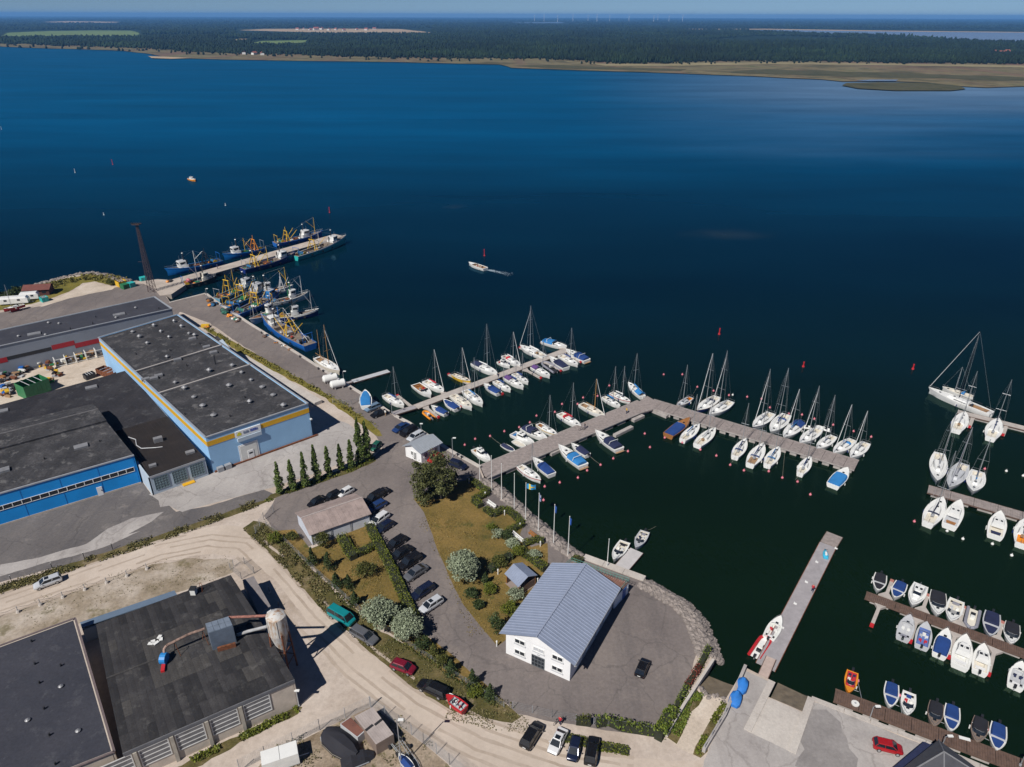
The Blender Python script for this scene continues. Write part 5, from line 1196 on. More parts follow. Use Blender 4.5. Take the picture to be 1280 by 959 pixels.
on_wall(h, 'sign_lower_panel', W[1], W[2], n_f, sx0 + .2, sx1 - .1, ZT - 3.5, ZT - 2.6, clad_pale, .5)
# the lettering on the sign: a yellow-green mark and blue capitals
u_ = (W[2] - W[1]).normalized(); so = W[1] + u_ * (sx0 + .3) + n_f * .235; so.z = ZT - 2.1
lg = MB(); lg.obox(so + Vector((0, 0, 0)), u_ * .95, n_f * .02, (0, 0, .5)); lg.obox(so + u_ * .2 + Vector((0, 0, .5)), u_ * .55, n_f * .02, (0, 0, .32)); h.put('sign_mark', lg, M('sign_mark', (.62, .55, .04), .6), sg)
gl1, gl2 = MB(), MB(); wL = (sx1 - sx0 - 2.4); rg_ = random.Random(6); up_ = Vector((0, 0, 1))
for i in range(13):
    if i == 5: continue
    g_ = gl1 if i < 5 else gl2; cw = wL / 13; q0 = so + u_ * (1.45 + cw * i) + up_ * .12 + n_f * .012; hh_ = .62
    g_.obox(q0, u_ * cw * .22, n_f * .02, up_ * hh_)
    for k in range(rg_.randint(1, 3)): g_.obox(q0 + u_ * cw * .22 + up_ * (hh_ * .38 * k), u_ * cw * .45, n_f * .02, up_ * .14)
    if rg_.random() < .6: g_.obox(q0 + u_ * cw * .55, u_ * cw * .2, n_f * .02, up_ * hh_ * rg_.choice((.5, 1)))
h.put('sign_letters', gl1, M('sign_grey_blue', (.16, .2, .3), .6), sg); h.put('sign_letters', gl2, M('sign_blue', (.02, .06, .4), .6), sg)
dr_ = on_wall(h, 'gate_frame', W[1], W[2], n_f, gx0 - .35, gx1 + .35, LZ + .05, LZ + 4.3, render_w, .08)
on_wall(h, 'gate', W[1], W[2], n_f, gx0, gx1, LZ + .08, LZ + 4.0, offwhite, .13)
on_wall(h, 'door', W[1], W[2], n_f, gx0 + 1.45, gx0 + 2.75, LZ + .08, LZ + 2.4, render_w, .2); on_wall(h, 'door_window', W[1], W[2], n_f, gx0 + 1.7, gx0 + 2.5, LZ + 1.5, LZ + 1.9, pane_m, .22)
on_wall(h, 'loading_sill', W[1], W[2], n_f, .3, 24.5, LZ - .02, LZ + .35, rust, .35)
for k, q in enumerate((1.2, 2.2)): on_wall(h, 'gas_cabinet', W[1], W[2], n_f, .8 + 1.7 * k, 2.1 + 1.7 * k, LZ, LZ + 1.1, grey, .9)
on_wall(h, 'wall_lamp', W[1], W[2], n_f, 23.2, 23.6, ZT - 4.2, ZT - 3.9, offwhite, .5)
def zpx(z, ox, oy, s_): return lambda x, y: (ox + x / s_, oy + y / s_)
q = zpx(ZT, 100, 380, 4.263)
for (x, y) in ((503, 98), (395, 120), (542, 125), (282, 152), (432, 152), (318, 180), (476, 182), (360, 214), (582, 162), (612, 172), (465, 287), (690, 360), (508, 422), (558, 455), (608, 500), (655, 547), (795, 440), (972, 447), (1030, 490), (905, 527), (712, 598), (862, 370), (812, 332), (912, 410), (1085, 547)): vent(h, q(x, y), ZT - .1, rnd.uniform(.5, .75), rnd.uniform(.6, 1.0))
for (x, y) in ((600, 188), (675, 232), (520, 300), (712, 262), (420, 385), (350, 405), (395, 400)): vent(h, q(x, y), ZT - .15, .9, .5, 'box')
vent(h, q(722, 320), ZT - .1, .4, 2.4, 'pipe')
for (x, y) in ((480, 250), (570, 330), (640, 215), (300, 270), (800, 600), (560, 590), (880, 500)): vent(h, q(x, y), ZT - .1, .3, .5, 'pipe')
# lean-to shelters on the quay side of the warehouse
def leanto(label, px, z0, z1, mat, wall=None, name='shed'):
    cs = [G(*p, z1) for p in px]; hh = House(name, label, cs[0], 'shed'); walls(hh, cs, LZ - .05, min(z0, z1) - .17, wall or clad_pale)
    hh.put('roof', MB().add([V3(cs[0], z1), V3(cs[1], z1), V3(cs[2], z0), V3(cs[3], z0), V3(cs[0], z1 - .15), V3(cs[1], z1 - .15), V3(cs[2], z0 - .15), V3(cs[3], z0 - .15)], [(0, 1, 2, 3), (0, 1, 5, 4), (1, 2, 6, 5), (2, 3, 7, 6), (3, 0, 4, 7)]), mat); return hh, cs
leanto('pale metal entrance shelter on the quay side of the warehouse', ((270, 428), (278, 424), (297, 444), (286, 449)), 7.5, 8.4, clad_pale)
leanto('dark flat stair tower beside the pale entrance shelter', ((262, 423), (272, 420), (280, 427), (268, 431)), 8.0, 8.4, felt)
# low concrete loading dock along the quay side
A_, B_ = G(300, 444, 2.4), G(470, 560 - 16, 2.4)
o = MB().box(0, 0, 0, 36, 2.2, 1.1).build('loading_dock', concrete_lt); p0, p1 = G(303, 446, 2.2), G(398, 503, 2.2); o.location = (p0 + p1) / 2 - Vector((0, 0, .3)); o.rotation_euler = (0, 0, math.atan2((p1 - p0).y, (p1 - p0).x)); o.scale = ((p1 - p0).length / 36, 1, 1)
tag(o, 'low pale concrete loading dock along the warehouse side', 'loading dock')

# ---- long grey hall with the red stripe
ZL = 10.0
Wl = [G(-130, 461, ZL), G(215, 386, ZL), G(193, 371, ZL), G(-130, 441, ZL)]
h = House('long_hall', 'long low grey hall with broken red and black stripe on its wall', Wl[1]); walls(h, Wl, LZ - .1, ZL, clad_grey)
cl = sum((Vector((c.x, c.y, 0)) for c in Wl), Vector()) / 4; n_l = out_n(Wl[0], Wl[1], cl); LL = (Wl[1] - Wl[0]).length
h.put('roof', MB().add([V3(p, ZL - .03) for p in Wl], [(0, 1, 2, 3)]), felt_b); cap_along(h, Wl + [Wl[0]], ZL)
def along(px, z=ZL):   # distance along the front wall for a pixel on it
    q = G(*px, z); return (q - Wl[0]).dot((Wl[1] - Wl[0]).normalized())
on_wall(h, 'red_stripe', Wl[0], Wl[1], n_l, 2, along((8, 447), 5.6), 5.2, 6.6, stripe_r); on_wall(h, 'black_stripe', Wl[0], Wl[1], n_l, along((8, 447), 5.6) + .02, along((63, 434), 6), 5.6, 6.6, blackm)
on_wall(h, 'red_stripe', Wl[0], Wl[1], n_l, along((64, 434), 6), along((92, 427), 6.2), 5.6, 7.0, stripe_r); on_wall(h, 'red_stripe', Wl[0], Wl[1], n_l, along((93, 432), 5), along((150, 419), 5.2), 4.6, 6.0, stripe_r)
on_wall(h, 'plinth', Wl[0], Wl[1], n_l, 1, LL - .1, LZ - .02, LZ + .7, clad_dgrey, .07)
q = zpx(ZL, 0, 320, 5.333)
for (x, y) in ((395, 455), (325, 450), (640, 410), (905, 350), (125, 540), (1060, 355), (775, 415), (620, 455), (470, 490), (305, 530)): vent(h, q(x, y), ZL - .05, .45, .6, 'dome' if x % 2 else 'pipe')
for (x, y) in ((795, 393), (228, 523)): vent(h, q(x, y), ZL - .05, 1.6, .35, 'box')

# ---- black-roofed hall between the blue hall and the warehouse
Zf, Zb = 5.9, 7.0
Hb = [G(187, 596.5, Zf), G(256, 572.5, Zf), G(158.5, 463, Zb), G(-150, 547, Zb), G(-150, 640, Zf)]
h = House('black_roof_hall', 'low hall with wide black roof beside the yellow-striped warehouse wall', Hb[0])
mid_l, mid_r = G(152, 537, 6.4), G(209, 520.5, 6.4)
walls(h, [G(172.5, 577.5, Zf)] + Hb[:4] + [G(-150, 575, Zb)], LZ - .1, [Zf - .02, Zf - .02, Zf - .02, Zb - .02, Zb - .02, Zb - .02], clad_pale)
h.put('roof_back', MB().add([V3(mid_l, 6.4), V3(mid_r, 6.4), V3(Hb[2], Zb), V3(Hb[3], Zb), V3(G(-150, 620, 6.4), 6.4)], [(0, 1, 2, 3, 4)]), felt_d)
# front field in corrugated strips
fl, fr_, br_, bl_ = Hb[0], Hb[1], mid_r, mid_l; nS = 26; me = None
for i in range(nS):
    a, b, c, d = (lerpv(fl, fr_, i / nS), lerpv(fl, fr_, (i + .96) / nS), lerpv(bl_, br_, (i + .96) / nS), lerpv(bl_, br_, i / nS)); dz = .05 * (i % 2)
    h.put('roof_sheet', MB().add([V3(a, Zf + .03 + dz), V3(b, Zf + .03 + dz), V3(c, 6.43 + dz), V3(d, 6.43 + dz)], [(0, 1, 2, 3)]), warm_black)
h.put('roof_base', MB().add([V3(fl, Zf), V3(fr_, Zf), V3(br_, 6.4), V3(bl_, 6.4)], [(0, 1, 2, 3)]), felt_d)
nf = out_n(Hb[0], Hb[1], (Hb[2] + Hb[0]) / 2); Lf = (Hb[1] - Hb[0]).length
gb = M('glass_block', (.13, .19, .21), .25, var=.3, scale=4)
for k in range(3):
    x0 = .05 * Lf + Lf * .325 * k; window(h, Hb[0], Hb[1], nf, x0, x0 + Lf * .25, LZ + .9, Zf - .6, M('glass_block_frame', (.2, .27, .3), .6), gb, 4, 4, .045, 'glass_block_window')
on_wall(h, 'roof_fascia', Hb[0], Hb[1], nf, 0, Lf, Zf - .35, Zf + .1, cap_m, .12); on_wall(h, 'yellow_kerb', Hb[0], Hb[1], nf, Lf * .5, Lf * .72, LZ, LZ + .18, stripe_y, 1.0)
q = zpx(6, 0, 480, 4.919)
vent(h, q(975, 355), 6.15, .9, 1.1, 'box'); vent(h, q(1170, 425), 6.0, .9, .5, 'box'); vent(h, q(940, 507), 6.0, .7, .5, 'box'); vent(h, q(562, 25), 6.9, 1.3, .4, 'box'); vent(h, q(12, 172), 6.8, 1.3, .4, 'box')
pb = [G(*q(*p), 6.25) for p in ((790, 330), (835, 345), (840, 380), (870, 400), (960, 395), (1000, 390))]
h.put('roof_pipe', MB().path([p + Vector((0, 0, .15)) for p in pb], .09, 6), lgrey)

# ---- bright blue hall
Ze, Zr = 8.4, 9.3
E0, E1 = G(-160, 663, Ze), G(167.5, 569.5, Ze); R0, R1 = G(-160, 585, Zr + .6), G(123, 512.5, Zr + .6); S0, S1 = G(-160, 605, Zr), G(133.5, 527.5, Zr)
B0, B1 = G(-160, 570, Zr), G(117, 507, Zr)
h = House('blue_hall', 'bright blue hall with a long strip of windows and black roof', E1)
cs = [E0, E1, B1, B0]; cb = sum((Vector((c.x, c.y, 0)) for c in cs), Vector()) / 4
walls(h, cs, LZ - .1, [Ze, Ze, Zr - .03, Zr - .03], clad_bright)
h.put('roof_front', MB().add([V3(E0, Ze + .03), V3(E1, Ze + .03), V3(S1, Zr + .03), V3(S0, Zr + .03)], [(0, 1, 2, 3)]), felt)
h.put('roof_monitor', MB().add([V3(S0, Zr + .45), V3(S1, Zr + .45), V3(R1, Zr + .85), V3(R0, Zr + .85), V3(B1, Zr + .45), V3(B0, Zr + .45), V3(S0, Zr), V3(S1, Zr), V3(B1, Zr)], [(0, 1, 2, 3), (3, 2, 4, 5), (1, 2, 4), (0, 1, 7, 6), (1, 4, 8, 7)]), felt)
h.put('ridge_strip', MB().path([V3(R0, Zr + .87), V3(R1, Zr + .87)], .16, 5), M('ridge_felt', (.13, .125, .13), .9, var=.3))
cap_along(h, [E0, E1], Ze, .3, .25); n_b = out_n(E0, E1, cb); LB = (E1 - E0).length; ub = (E1 - E0).normalized()
g0 = (G(166, 585, 6.2) - E0).dot(ub)
g0 = LB - .6
for k in range(29):
    x1 = g0 - k * 1.55; window(h, E0, E1, n_b, x1 - 1.55, x1, LZ + 3.3, LZ + 4.35, frame_w, pane_m, 0, 0, .07)
xd = LB - 8.2
for k in range(9): on_wall(h, 'panel_joint', E0, E1, n_b, LB - 6.75 * k - 7.0, LB - 6.75 * k - 6.95, LZ + .3, Ze - .2, blue_p, .03)
on_wall(h, 'door', E0, E1, n_b, xd, xd + 1.0, LZ + .05, LZ + 2.1, render_w, .1); on_wall(h, 'door_handle', E0, E1, n_b, xd + .75, xd + .87, LZ + 1.1, LZ + 1.35, dark, .16)
on_wall(h, 'plinth', E0, E1, n_b, 0, LB - .05, LZ - .02, LZ + .35, render_b, .08)
q = zpx(8.7, 0, 480, 4.919)
for (x, y) in ((500, 392), (15, 540)): vent(h, q(x, y), 8.75, 1.3, .55, 'box')
for (x, y) in ((275, 465), (615, 357)): vent(h, q(x, y), 8.8, .3, .5, 'pipe')

# ---- storage yard behind: containers and clutter
def container(label, a, b, w_, hh, mat, z=LZ, open_top=False, name='container', inner=None):
    A, B = G(*a, z + hh), G(*b, z + hh); d = B - A; d.z = 0; L = d.length; rz = math.atan2(d.y, d.x); t = thing(name, label, 'container', (A.x, A.y, z), rz)
    n = max(3, int(L / .5))
    for s_, yv in ((1, 0), (1, w_)):
        mb = MB()
        for i in range(n): mb.box(L * (i + .5) / n, yv + (.03 if i % 2 else -.03), hh / 2, L / n, .08, hh)
        mb.build('side_wall', mat, t)
    for x in (0, L): MB().box(x, w_ / 2, hh / 2, .1, w_, hh).build('end_wall', mat, t)
    if open_top:
        MB().box(L / 2, w_ / 2, .2, L, w_, .15).build('floor', inner or rust, t)
        for i in range(3): MB().box(L * (i + 1) / 4, w_ / 2, hh - .06, .12, w_, .12).build('cross_beam', lgrey, t)
    else: MB().box(L / 2, w_ / 2, hh + .03, L + .06, w_ + .06, .1).build('roof', mat, t)
    return t
container('green open-top machine container in the storage yard', (29, 484.5), (60, 473), 4.6, 3.6, green_p, open_top=True, inner=green_p)
container('rusty brown skip with blue load beside the yellow-striped wall', (119, 461), (138, 468), 2.6, 1.6, rust, open_top=True, name='skip')
container('dark low skip next to the rusty brown skip', (107, 470), (119, 466), 2.0, 1.4, blackm, open_top=True, name='skip')
r = random.Random(11); cm = [rust, green_p, offwhite, grey, wood, yellow_p, blue_p, teak, lgrey, dark]
cl_lab = ['rust heap', 'pallet stack', 'machine part', 'crate', 'drum', 'girder bundle']
pos = [(3, 478), (8, 471), (14, 482), (20, 472), (26, 467), (32, 463), (18, 489), (5, 489), (48, 459), (58, 458), (64, 462), (75, 456), (88, 451), (100, 449), (112, 445), (10, 495), (24, 484), (70, 470), (64, 478)]
desc = ['rusty', 'pale', 'brown', 'green', 'grey', 'yellow', 'dark', 'white', 'reddish', 'blue']
for i, p in enumerate(pos):
    c = G(*p, LZ); t = thing('scrap_pile', '%s pile of scrap and pallets in the storage yard, %s from the left' % (desc[i % 10], ORD[i]), 'scrap pile', c, r.random() * 3, 'scrap piles in the storage yard')
    for k in range(5):
        MB().box(r.uniform(-1, 1), r.uniform(-1, 1), .3 + .25 * k, r.uniform(.6, 2), r.uniform(.4, 1.2), r.uniform(.3, .7), r.random() * 3).build('scrap_piece', r.choice(cm), t)
t = thing('white_rack', 'white slatted steel rack along the long grey hall', 'rack', G(70, 458, LZ), math.atan2((Wl[1] - Wl[0]).y, (Wl[1] - Wl[0]).x))
for k in range(7): MB().box(k * 2.6, 0, 1.2, .15, 2.6, 2.4).build('upright', white, t)
for z in (.3, 2.3): MB().box(7.8, -1.2, z, 15.8, .12, .12).build('rail', white, t)

# ---- black flat-roofed hall, bottom left
ZD = 6.6
Hd = [G(143, 940, ZD), G(94, 773, ZD), G(-160, 866, ZD), G(-160, 1060, ZD)]
h = House('dark_hall', 'black flat-roofed hall cut off by the lower left corner', Hd[0]); walls(h, Hd, LZ - .1, ZD, render_b)
h.put('roof', MB().add([V3(p, ZD - .04) for p in Hd], [(0, 1, 2, 3)]), felt_b); cap_along(h, Hd + [Hd[0]], ZD, .3, .16, M('roof_edge_rust', (.13, .1, .1), .8))
q = zpx(ZD, 0, 800, 6.03)
for (x, y) in ((240, 15), (265, 185), (460, 198), (300, 328), (335, 522), (375, 722), (420, 940)): vent(h, q(x, y), ZD - .05, .3, .45, 'pipe')
for (x, y) in ((460, 355), (210, 610), (590, 690)): vent(h, q(x, y), ZD - .05, .35, .35, 'dome')

# ---- slate-roofed workshop with the dust extractor
ZE, ZK = 6.9, 7.7
fR, fL = G(367.8, 849, ZE), G(153, 941.5, ZE); bR, bL = G(288.5, 719, ZE), G(120, 781, ZE)
rR, rL = lerpv(fR, bR, .5), lerpv(fL, bL, .5)
h = House('slate_workshop', 'long workshop under a patched dark slate-sheet roof with rusty ducts', fR, 'building')
walls(h, [fL, fR, bR, bL], LZ - .1, ZE - .02, render_b)
ctr = (fL + fR + bR + bL) / 4
for g_, (zr) in (((fR, rR, fL, rL), 0), ((bR, rR, bL, rL), 0)):
    a, b, c, d = V3(g_[0], ZE), V3(g_[1], ZK), V3(g_[2], ZE), V3(g_[3], ZK)
    h.put('roof_base', MB().add([a, b, d, c], [(0, 1, 2, 3)]), slate_d)
    nX, nY = 20, 5; rs = random.Random(2)
    ms_ = [slate, slate, slate_d, slate_b, slate_d]
    for i in range(nX):
        colm = rs.choice(ms_)
        for j in range(nY):
            def pt(s_, t_): return (a + (c - a) * s_) * (1 - t_) + (b + (d - b) * s_) * t_
            s0, s1, t0, t1 = i / nX, (i + .985) / nX, j / nY, (j + 1.02) / nY
            if t1 > 1: t1 = 1
            lift = .04 + .03 * (j % 2) + rs.uniform(0, .015); up = Vector((0, 0, lift))
            P = [pt(s0, t0) + up, pt(s1, t0) + up, pt(s1, t1) + up - Vector((0, 0, .02)), pt(s0, t1) + up - Vector((0, 0, .02))]
            mid = [(P[0] + P[1]) / 2 + Vector((0, 0, .03)), (P[3] + P[2]) / 2 + Vector((0, 0, .03))]
            h.put('roof_sheet', MB().add([P[0], mid[0], P[1], P[2], mid[1], P[3]], [(0, 1, 4, 5), (1, 2, 3, 4)]), (slate_b if j >= 3 and 3 < i < 15 and rs.random() < .55 else colm if rs.random() < .75 else rs.choice(ms_)))
h.put('ridge_cap', MB().path([V3(rR, ZK + .06), V3(rL, ZK + .06)], .16, 6), slate_b)
n_w = out_n(fL, fR, ctr); Lw = (fR - fL).length; uw = (fR - fL).normalized()
on_wall(h, 'roof_fascia', fL, fR, n_w, 0, Lw, ZE - .55, ZE - .02, M('fascia_slate', (.11, .115, .13), .7), .15)
sash = M('grey_white_sash', (.55, .55, .54), .6, var=.12)
for k in range(8):
    x1 = Lw - 3.6 - k * 4.35
    window(h, fL, fR, n_w, x1 - 3.6, x1, LZ + 1.6, ZE - .7, sash, M('dusty_glass', (.16, .16, .17), .5, var=.3), 0, 3, .13)
    on_wall(h, 'pilaster', fL, fR, n_w, x1 - 4.2, x1 - 3.75, LZ, ZE - .6, M('pilaster_stone', (.36, .33, .28), .85), .3)
# open lean-to strip behind (blue-grey)
leanto('narrow blue-grey lean-to roof behind the slate workshop', ((100, 778), (218, 738), (222, 746), (103, 787)), 4.6, 4.2, M('leanto_blue', (.12, .17, .24), .7, var=.1))
leanto('small shed with grey sheet roof at the corner of the slate workshop', ((303, 725), (317, 720), (338, 756), (323, 765)), 4.2, 4.5, M('sheet_grey', (.2, .18, .18), .8, var=.2), M('shed_blue', (.06, .14, .25), .7))
# dust extractor: filter box, ducts, cyclone
q = zpx(9, 190, 700, 5.995)
def rp(x, y, z): p = q(x, y); return G(p[0], p[1], z)
A, B, C, D_ = rp(400, 480, 11.0), rp(575, 425, 11.0), rp(605, 490, 11.0), rp(425, 550, 11.0)
h2 = House('filter_box', 'blue-grey panelled filter box standing on the slate roof', A, 'machine'); walls(h2, [A, B, C, D_], ZE + .3, 11.0, M('filter_steel', (.16, .2, .26), .5, .3), .1)
for i in range(4):
    for j in range(2):
        a0 = lerpv(lerpv(A, B, i / 4), lerpv(D_, C, i / 4), j / 2); a1 = lerpv(lerpv(A, B, (i + .95) / 4), lerpv(D_, C, (i + .95) / 4), j / 2); a2 = lerpv(lerpv(A, B, (i + .95) / 4), lerpv(D_, C, (i + .95) / 4), (j + .95) / 2); a3 = lerpv(lerpv(A, B, i / 4), lerpv(D_, C, i / 4), (j + .95) / 2)
        h2.put('top_panel', MB().prism([a0, a1, a2, a3], 10.98, 11.08), M('filter_top', (.26, .31, .38), .4, .4))
h2.put('bracket', MB().box(C.x - 1, C.y - 1.2, ZE + .9, 2.5, .3, 1.0, .4), rust)
t = thing('dust_duct', 'rust-streaked duct pipe running across the slate roof to the fan', 'duct', rp(90, 700, 8))
O = t.location
MB().path([p - O for p in (rp(395, 515, 10.2), rp(280, 555, 10.0), rp(180, 605, 9.8), rp(110, 640, 9.6), rp(90, 670, 9.2), rp(93, 715, 8.6))], .2, 8).build('pipe', M('rusty_duct', (.3, .2, .16), .7, .2, var=.6, scale=1.8), t)
for (x, y, z) in ((380, 530, 10), (170, 620, 9.7)):
    p = rp(x, y, z) - O; MB().tube(p + Vector((-.2, .3, 0)), Vector((p.x - .6, p.y + .3, ZE - O.z + .2)), .05, 5).tube(p + Vector((.2, -.3, 0)), Vector((p.x + .8, p.y - .6, ZE - O.z + .2)), .05, 5).build('pipe_stand', rust, t)
t = thing('roof_fan', 'bright blue fan housing on the slate roof', 'fan', rp(92, 745, 8.1)); 
MB().tube((-.4, 0, .2), (.4, 0, .2), .8, 14).build('housing', M('fan_blue', (.02, .2, .5), .5), t); MB().box(.3, -1.2, -.4, .5, 1.4, .5, .3).build('outlet', red_p, t); MB().box(0, 0, -.75, 1.6, 1.6, .12).build('base_frame', rust, t)
t = thing('dust_duct', 'red-brown duct from the filter box to the cyclone top', 'duct', rp(580, 430, 10.6)); O = t.location
MB().path([p - O for p in (rp(575, 430, 10.7), rp(700, 425, 11.2), rp(860, 418, 11.6))], .2, 8).build('pipe', M('red_duct', (.3, .13, .1), .7, .2, var=.55, scale=2.2), t)
t = thing('dust_duct', 'silver duct bending from the cyclone down to the roof', 'duct', rp(650, 560, 8)); O = t.location
MB().path([p - O for p in (rp(640, 562, 7.9), rp(720, 535, 8.8), rp(860, 500, 10.2), rp(885, 470, 11.2), rp(868, 400, 12.6), rp(900, 378, 12.9), rp(935, 395, 12.6))], .24, 8).build('pipe', M('silver_duct', (.5, .5, .5), .45, .4, var=.2), t)
cy = G(358, 838, LZ); t = thing('cyclone_silo', 'rust-streaked white dust cyclone on a frame beside the workshop', 'silo', cy)
cyw = M('cyclone_white', (.58, .55, .5), .6, .1, var=.12, scale=.6); 
def mat_rustwhite():
    m, n, l, p = new_mat('rust_streaked_white'); a = _noise(n, l, .9, 6, .7, stretch=(1.4, 1.4, .35))
    l.new(_ramp(n, l, a.outputs[0], [(.46, (.5, .49, .47)), (.56, (.38, .28, .2)), (.66, (.2, .075, .035))]), p.inputs['Base Color']); p.inputs['Roughness'].default_value = .65; return m
rw = mat_rustwhite(); lp = Vector((-.2, -.1, 0))
MB().tube((0, 0, 8.0), (0, 0, 11.2), 1.4, 18).build('drum', rw, t, True); MB().tube((0, 0, 11.2), (0, 0, 11.8), 1.4, 18, .4).build('top_cone', rw, t, True); MB().tube((0, 0, 8.0), (0, 0, 3.2), 1.4, 18, .3).build('hopper_cone', rw, t, True)
for a in range(4):
    an = a * math.pi / 2 + .6; MB().tube((1.35 * math.cos(an), 1.35 * math.sin(an), 8.4), (1.7 * math.cos(an), 1.7 * math.sin(an), 0), .14, 6).build('leg', rust, t)
for z in (2.5, 5.0): MB().path([(1.6 * math.cos(a * math.pi / 2 + .6), 1.6 * math.sin(a * math.pi / 2 + .6), z) for a in range(5)], .07, 5).build('ring_brace', rust, t)
for s_ in range(6):
    an = s_; MB().box(1.42 * math.cos(an), 1.42 * math.sin(an), 9.6, .1, .1, 3.0, an).build('seam_rib', cyw, t)

for i, (x, y) in enumerate(((310, 556), (325, 541), (345, 552), (368, 512), (377, 527))):
    p = G(130 + x / 5.2875, 700 + y / 5.2875, 7.6); o = MB().box(0, 0, 0, [.75, .6, .8, .7, .6][i], .5, .1, i * .5).build('white_sheet', white); o.location = p + Vector((0, 0, .12))
    tag(o, 'loose white sheet lying on the slate roof, %s from the left' % ORD[i], 'sheet', 'white sheets on the slate roof')
t = thing('roof_chimney', 'white chimney block near the back edge of the slate roof', 'chimney', G(242.5, 742, 7.1)); MB().box(0, 0, .5, .8, .8, 1.1).build('block', offwhite, t); MB().box(0, 0, 1.12, 1.0, 1.0, .12).build('cap', dark, t); MB().path([(.6, .6, 0), (.8, .9, 1.4), (1.3, .6, 1.4), (1.2, .3, 0)], .04, 5).build('ladder_hoop', rust, t)

# ---- small garage shed
Zs = LZ + 2.75
sA, sB, sC = G(388.5, 667, Zs), G(461.5, 641.5, Zs), G(371, 641, Zs); sD = sB + (sC - sA)
h = House('garage_shed', 'pale garage block with a weathered brown-grey ridged roof', sA, 'shed'); walls(h, [sA, sB, sD, sC], LZ - .05, Zs - .02, M('shed_pale', (.5, .53, .6), .7, var=.08))
rA, rB = (sA + sC) / 2, (sB + sD) / 2; uu = (sB - sA).normalized() * .35; vv = (sC - sA).normalized() * .35; Zg = Zs + 1.3
for (e0, e1, sg_) in ((sA - uu - vv, sB + uu - vv, 1), (sC - uu + vv, sD + uu + vv, 1)):
    n_s = 13; r0, r1 = rA - uu, rB + uu
    for i in range(n_s):
        a, b, c, d = V3(lerpv(e0, e1, i / n_s), Zs - .1), V3(lerpv(e0, e1, (i + .98) / n_s), Zs - .1), V3(lerpv(r0, r1, (i + .98) / n_s), Zg), V3(lerpv(r0, r1, i / n_s), Zg)
        up = Vector((0, 0, .03 * (i % 2))); h.put('roof_sheet', MB().add([a + up, b + up, c + up, d + up, a - Vector((0, 0, .06)), b - Vector((0, 0, .06)), c - Vector((0, 0, .06)), d - Vector((0, 0, .06))], [(0, 1, 2, 3), (4, 5, 6, 7), (0, 1, 5, 4), (1, 2, 6, 5), (3, 0, 4, 7)]), roof_cor)
h.put('ridge_cap', MB().path([V3(rA - uu, Zg + .04), V3(rB + uu, Zg + .04)], .12, 6), M('ridge_pale', (.4, .35, .33), .8))
for (p, q_, r_) in ((sA, sC, rA), (sB, sD, rB)): h.put('gable', MB().add([V3(p, Zs - .05), V3(q_, Zs - .05), V3(r_, Zg - .1)], [(0, 1, 2)]), MATS['shed_pale'])
ns = out_n(sA, sB, (sA + sD) / 2); Ls = (sB - sA).length
for k in range(3): on_wall(h, 'garage_door', sA, sB, ns, .4 + k * Ls / 3, (k + 1) * Ls / 3 - .15, LZ + .05, Zs - .3, M('garage_door', (.55, .57, .62), .6, var=.1), .06)
for k in range(4): on_wall(h, 'post', sA, sB, ns, min(k * Ls / 3, Ls - .2), min(k * Ls / 3, Ls - .2) + .16, LZ, Zs - .1, grey, .1)

# ---- harbour hut
Zh = LZ + 2.9
a, b = G(507.5, 570.5, LZ), G(527, 579, LZ); c = G(550, 567, LZ); d = a + (c - b)
h = House('harbour_hut', 'small white harbour hut with light grey seamed metal roof', a, 'hut'); walls(h, [a, b, c, d], LZ - .05, Zh - .02, render_w)
r0, r1 = (a + b) / 2, (c + d) / 2; uu = (b - a).normalized() * .45; vv = (c - b).normalized() * .55; Zg = Zh + 1.15
hr = M('light_grey_metal', (.33, .36, .4), .45, .2, var=.08)
for (e0, e1) in ((a - uu - vv, d - uu + vv), (b + uu - vv, c + uu + vv)):
    q0, q1 = r0 - vv, r1 + vv; n_s = 12
    for i in range(n_s):
        P = [V3(lerpv(e0, e1, i / n_s), Zh - .12), V3(lerpv(e0, e1, (i + .97) / n_s), Zh - .12), V3(lerpv(q0, q1, (i + .97) / n_s), Zg), V3(lerpv(q0, q1, i / n_s), Zg)]
        h.put('roof_panel', MB().add(P + [p - Vector((0, 0, .07)) for p in P], [(0, 1, 2, 3), (4, 5, 6, 7), (0, 1, 5, 4), (1, 2, 6, 5), (3, 0, 4, 7)]), hr)
        h.put('seam', MB().path([P[1] + Vector((0, 0, .03)), P[2] + Vector((0, 0, .03))], .04, 4), cap_m)
for (p, q_, r_) in ((a, b, r0), (c, d, r1)): h.put('gable', MB().add([V3(p, Zh - .05), V3(q_, Zh - .05), V3(r_, Zg - .08)], [(0, 1, 2)]), render_w)
cc = (a + c) / 2; n1, n2 = out_n(a, b, cc), out_n(b, c, cc); L1, L2 = (b - a).length, (c - b).length
window(h, a, b, n1, L1 * .36, L1 * .52, LZ + 1.1, LZ + 2.2); window(h, a, b, n1, L1 * .56, L1 * .7, LZ + .2, LZ + 2.2, nm='door')
window(h, b, c, n2, L2 * .14, L2 * .34, LZ + .9, LZ + 2.2); window(h, b, c, n2, L2 * .72, L2 * .88, LZ + .9, LZ + 2.2)

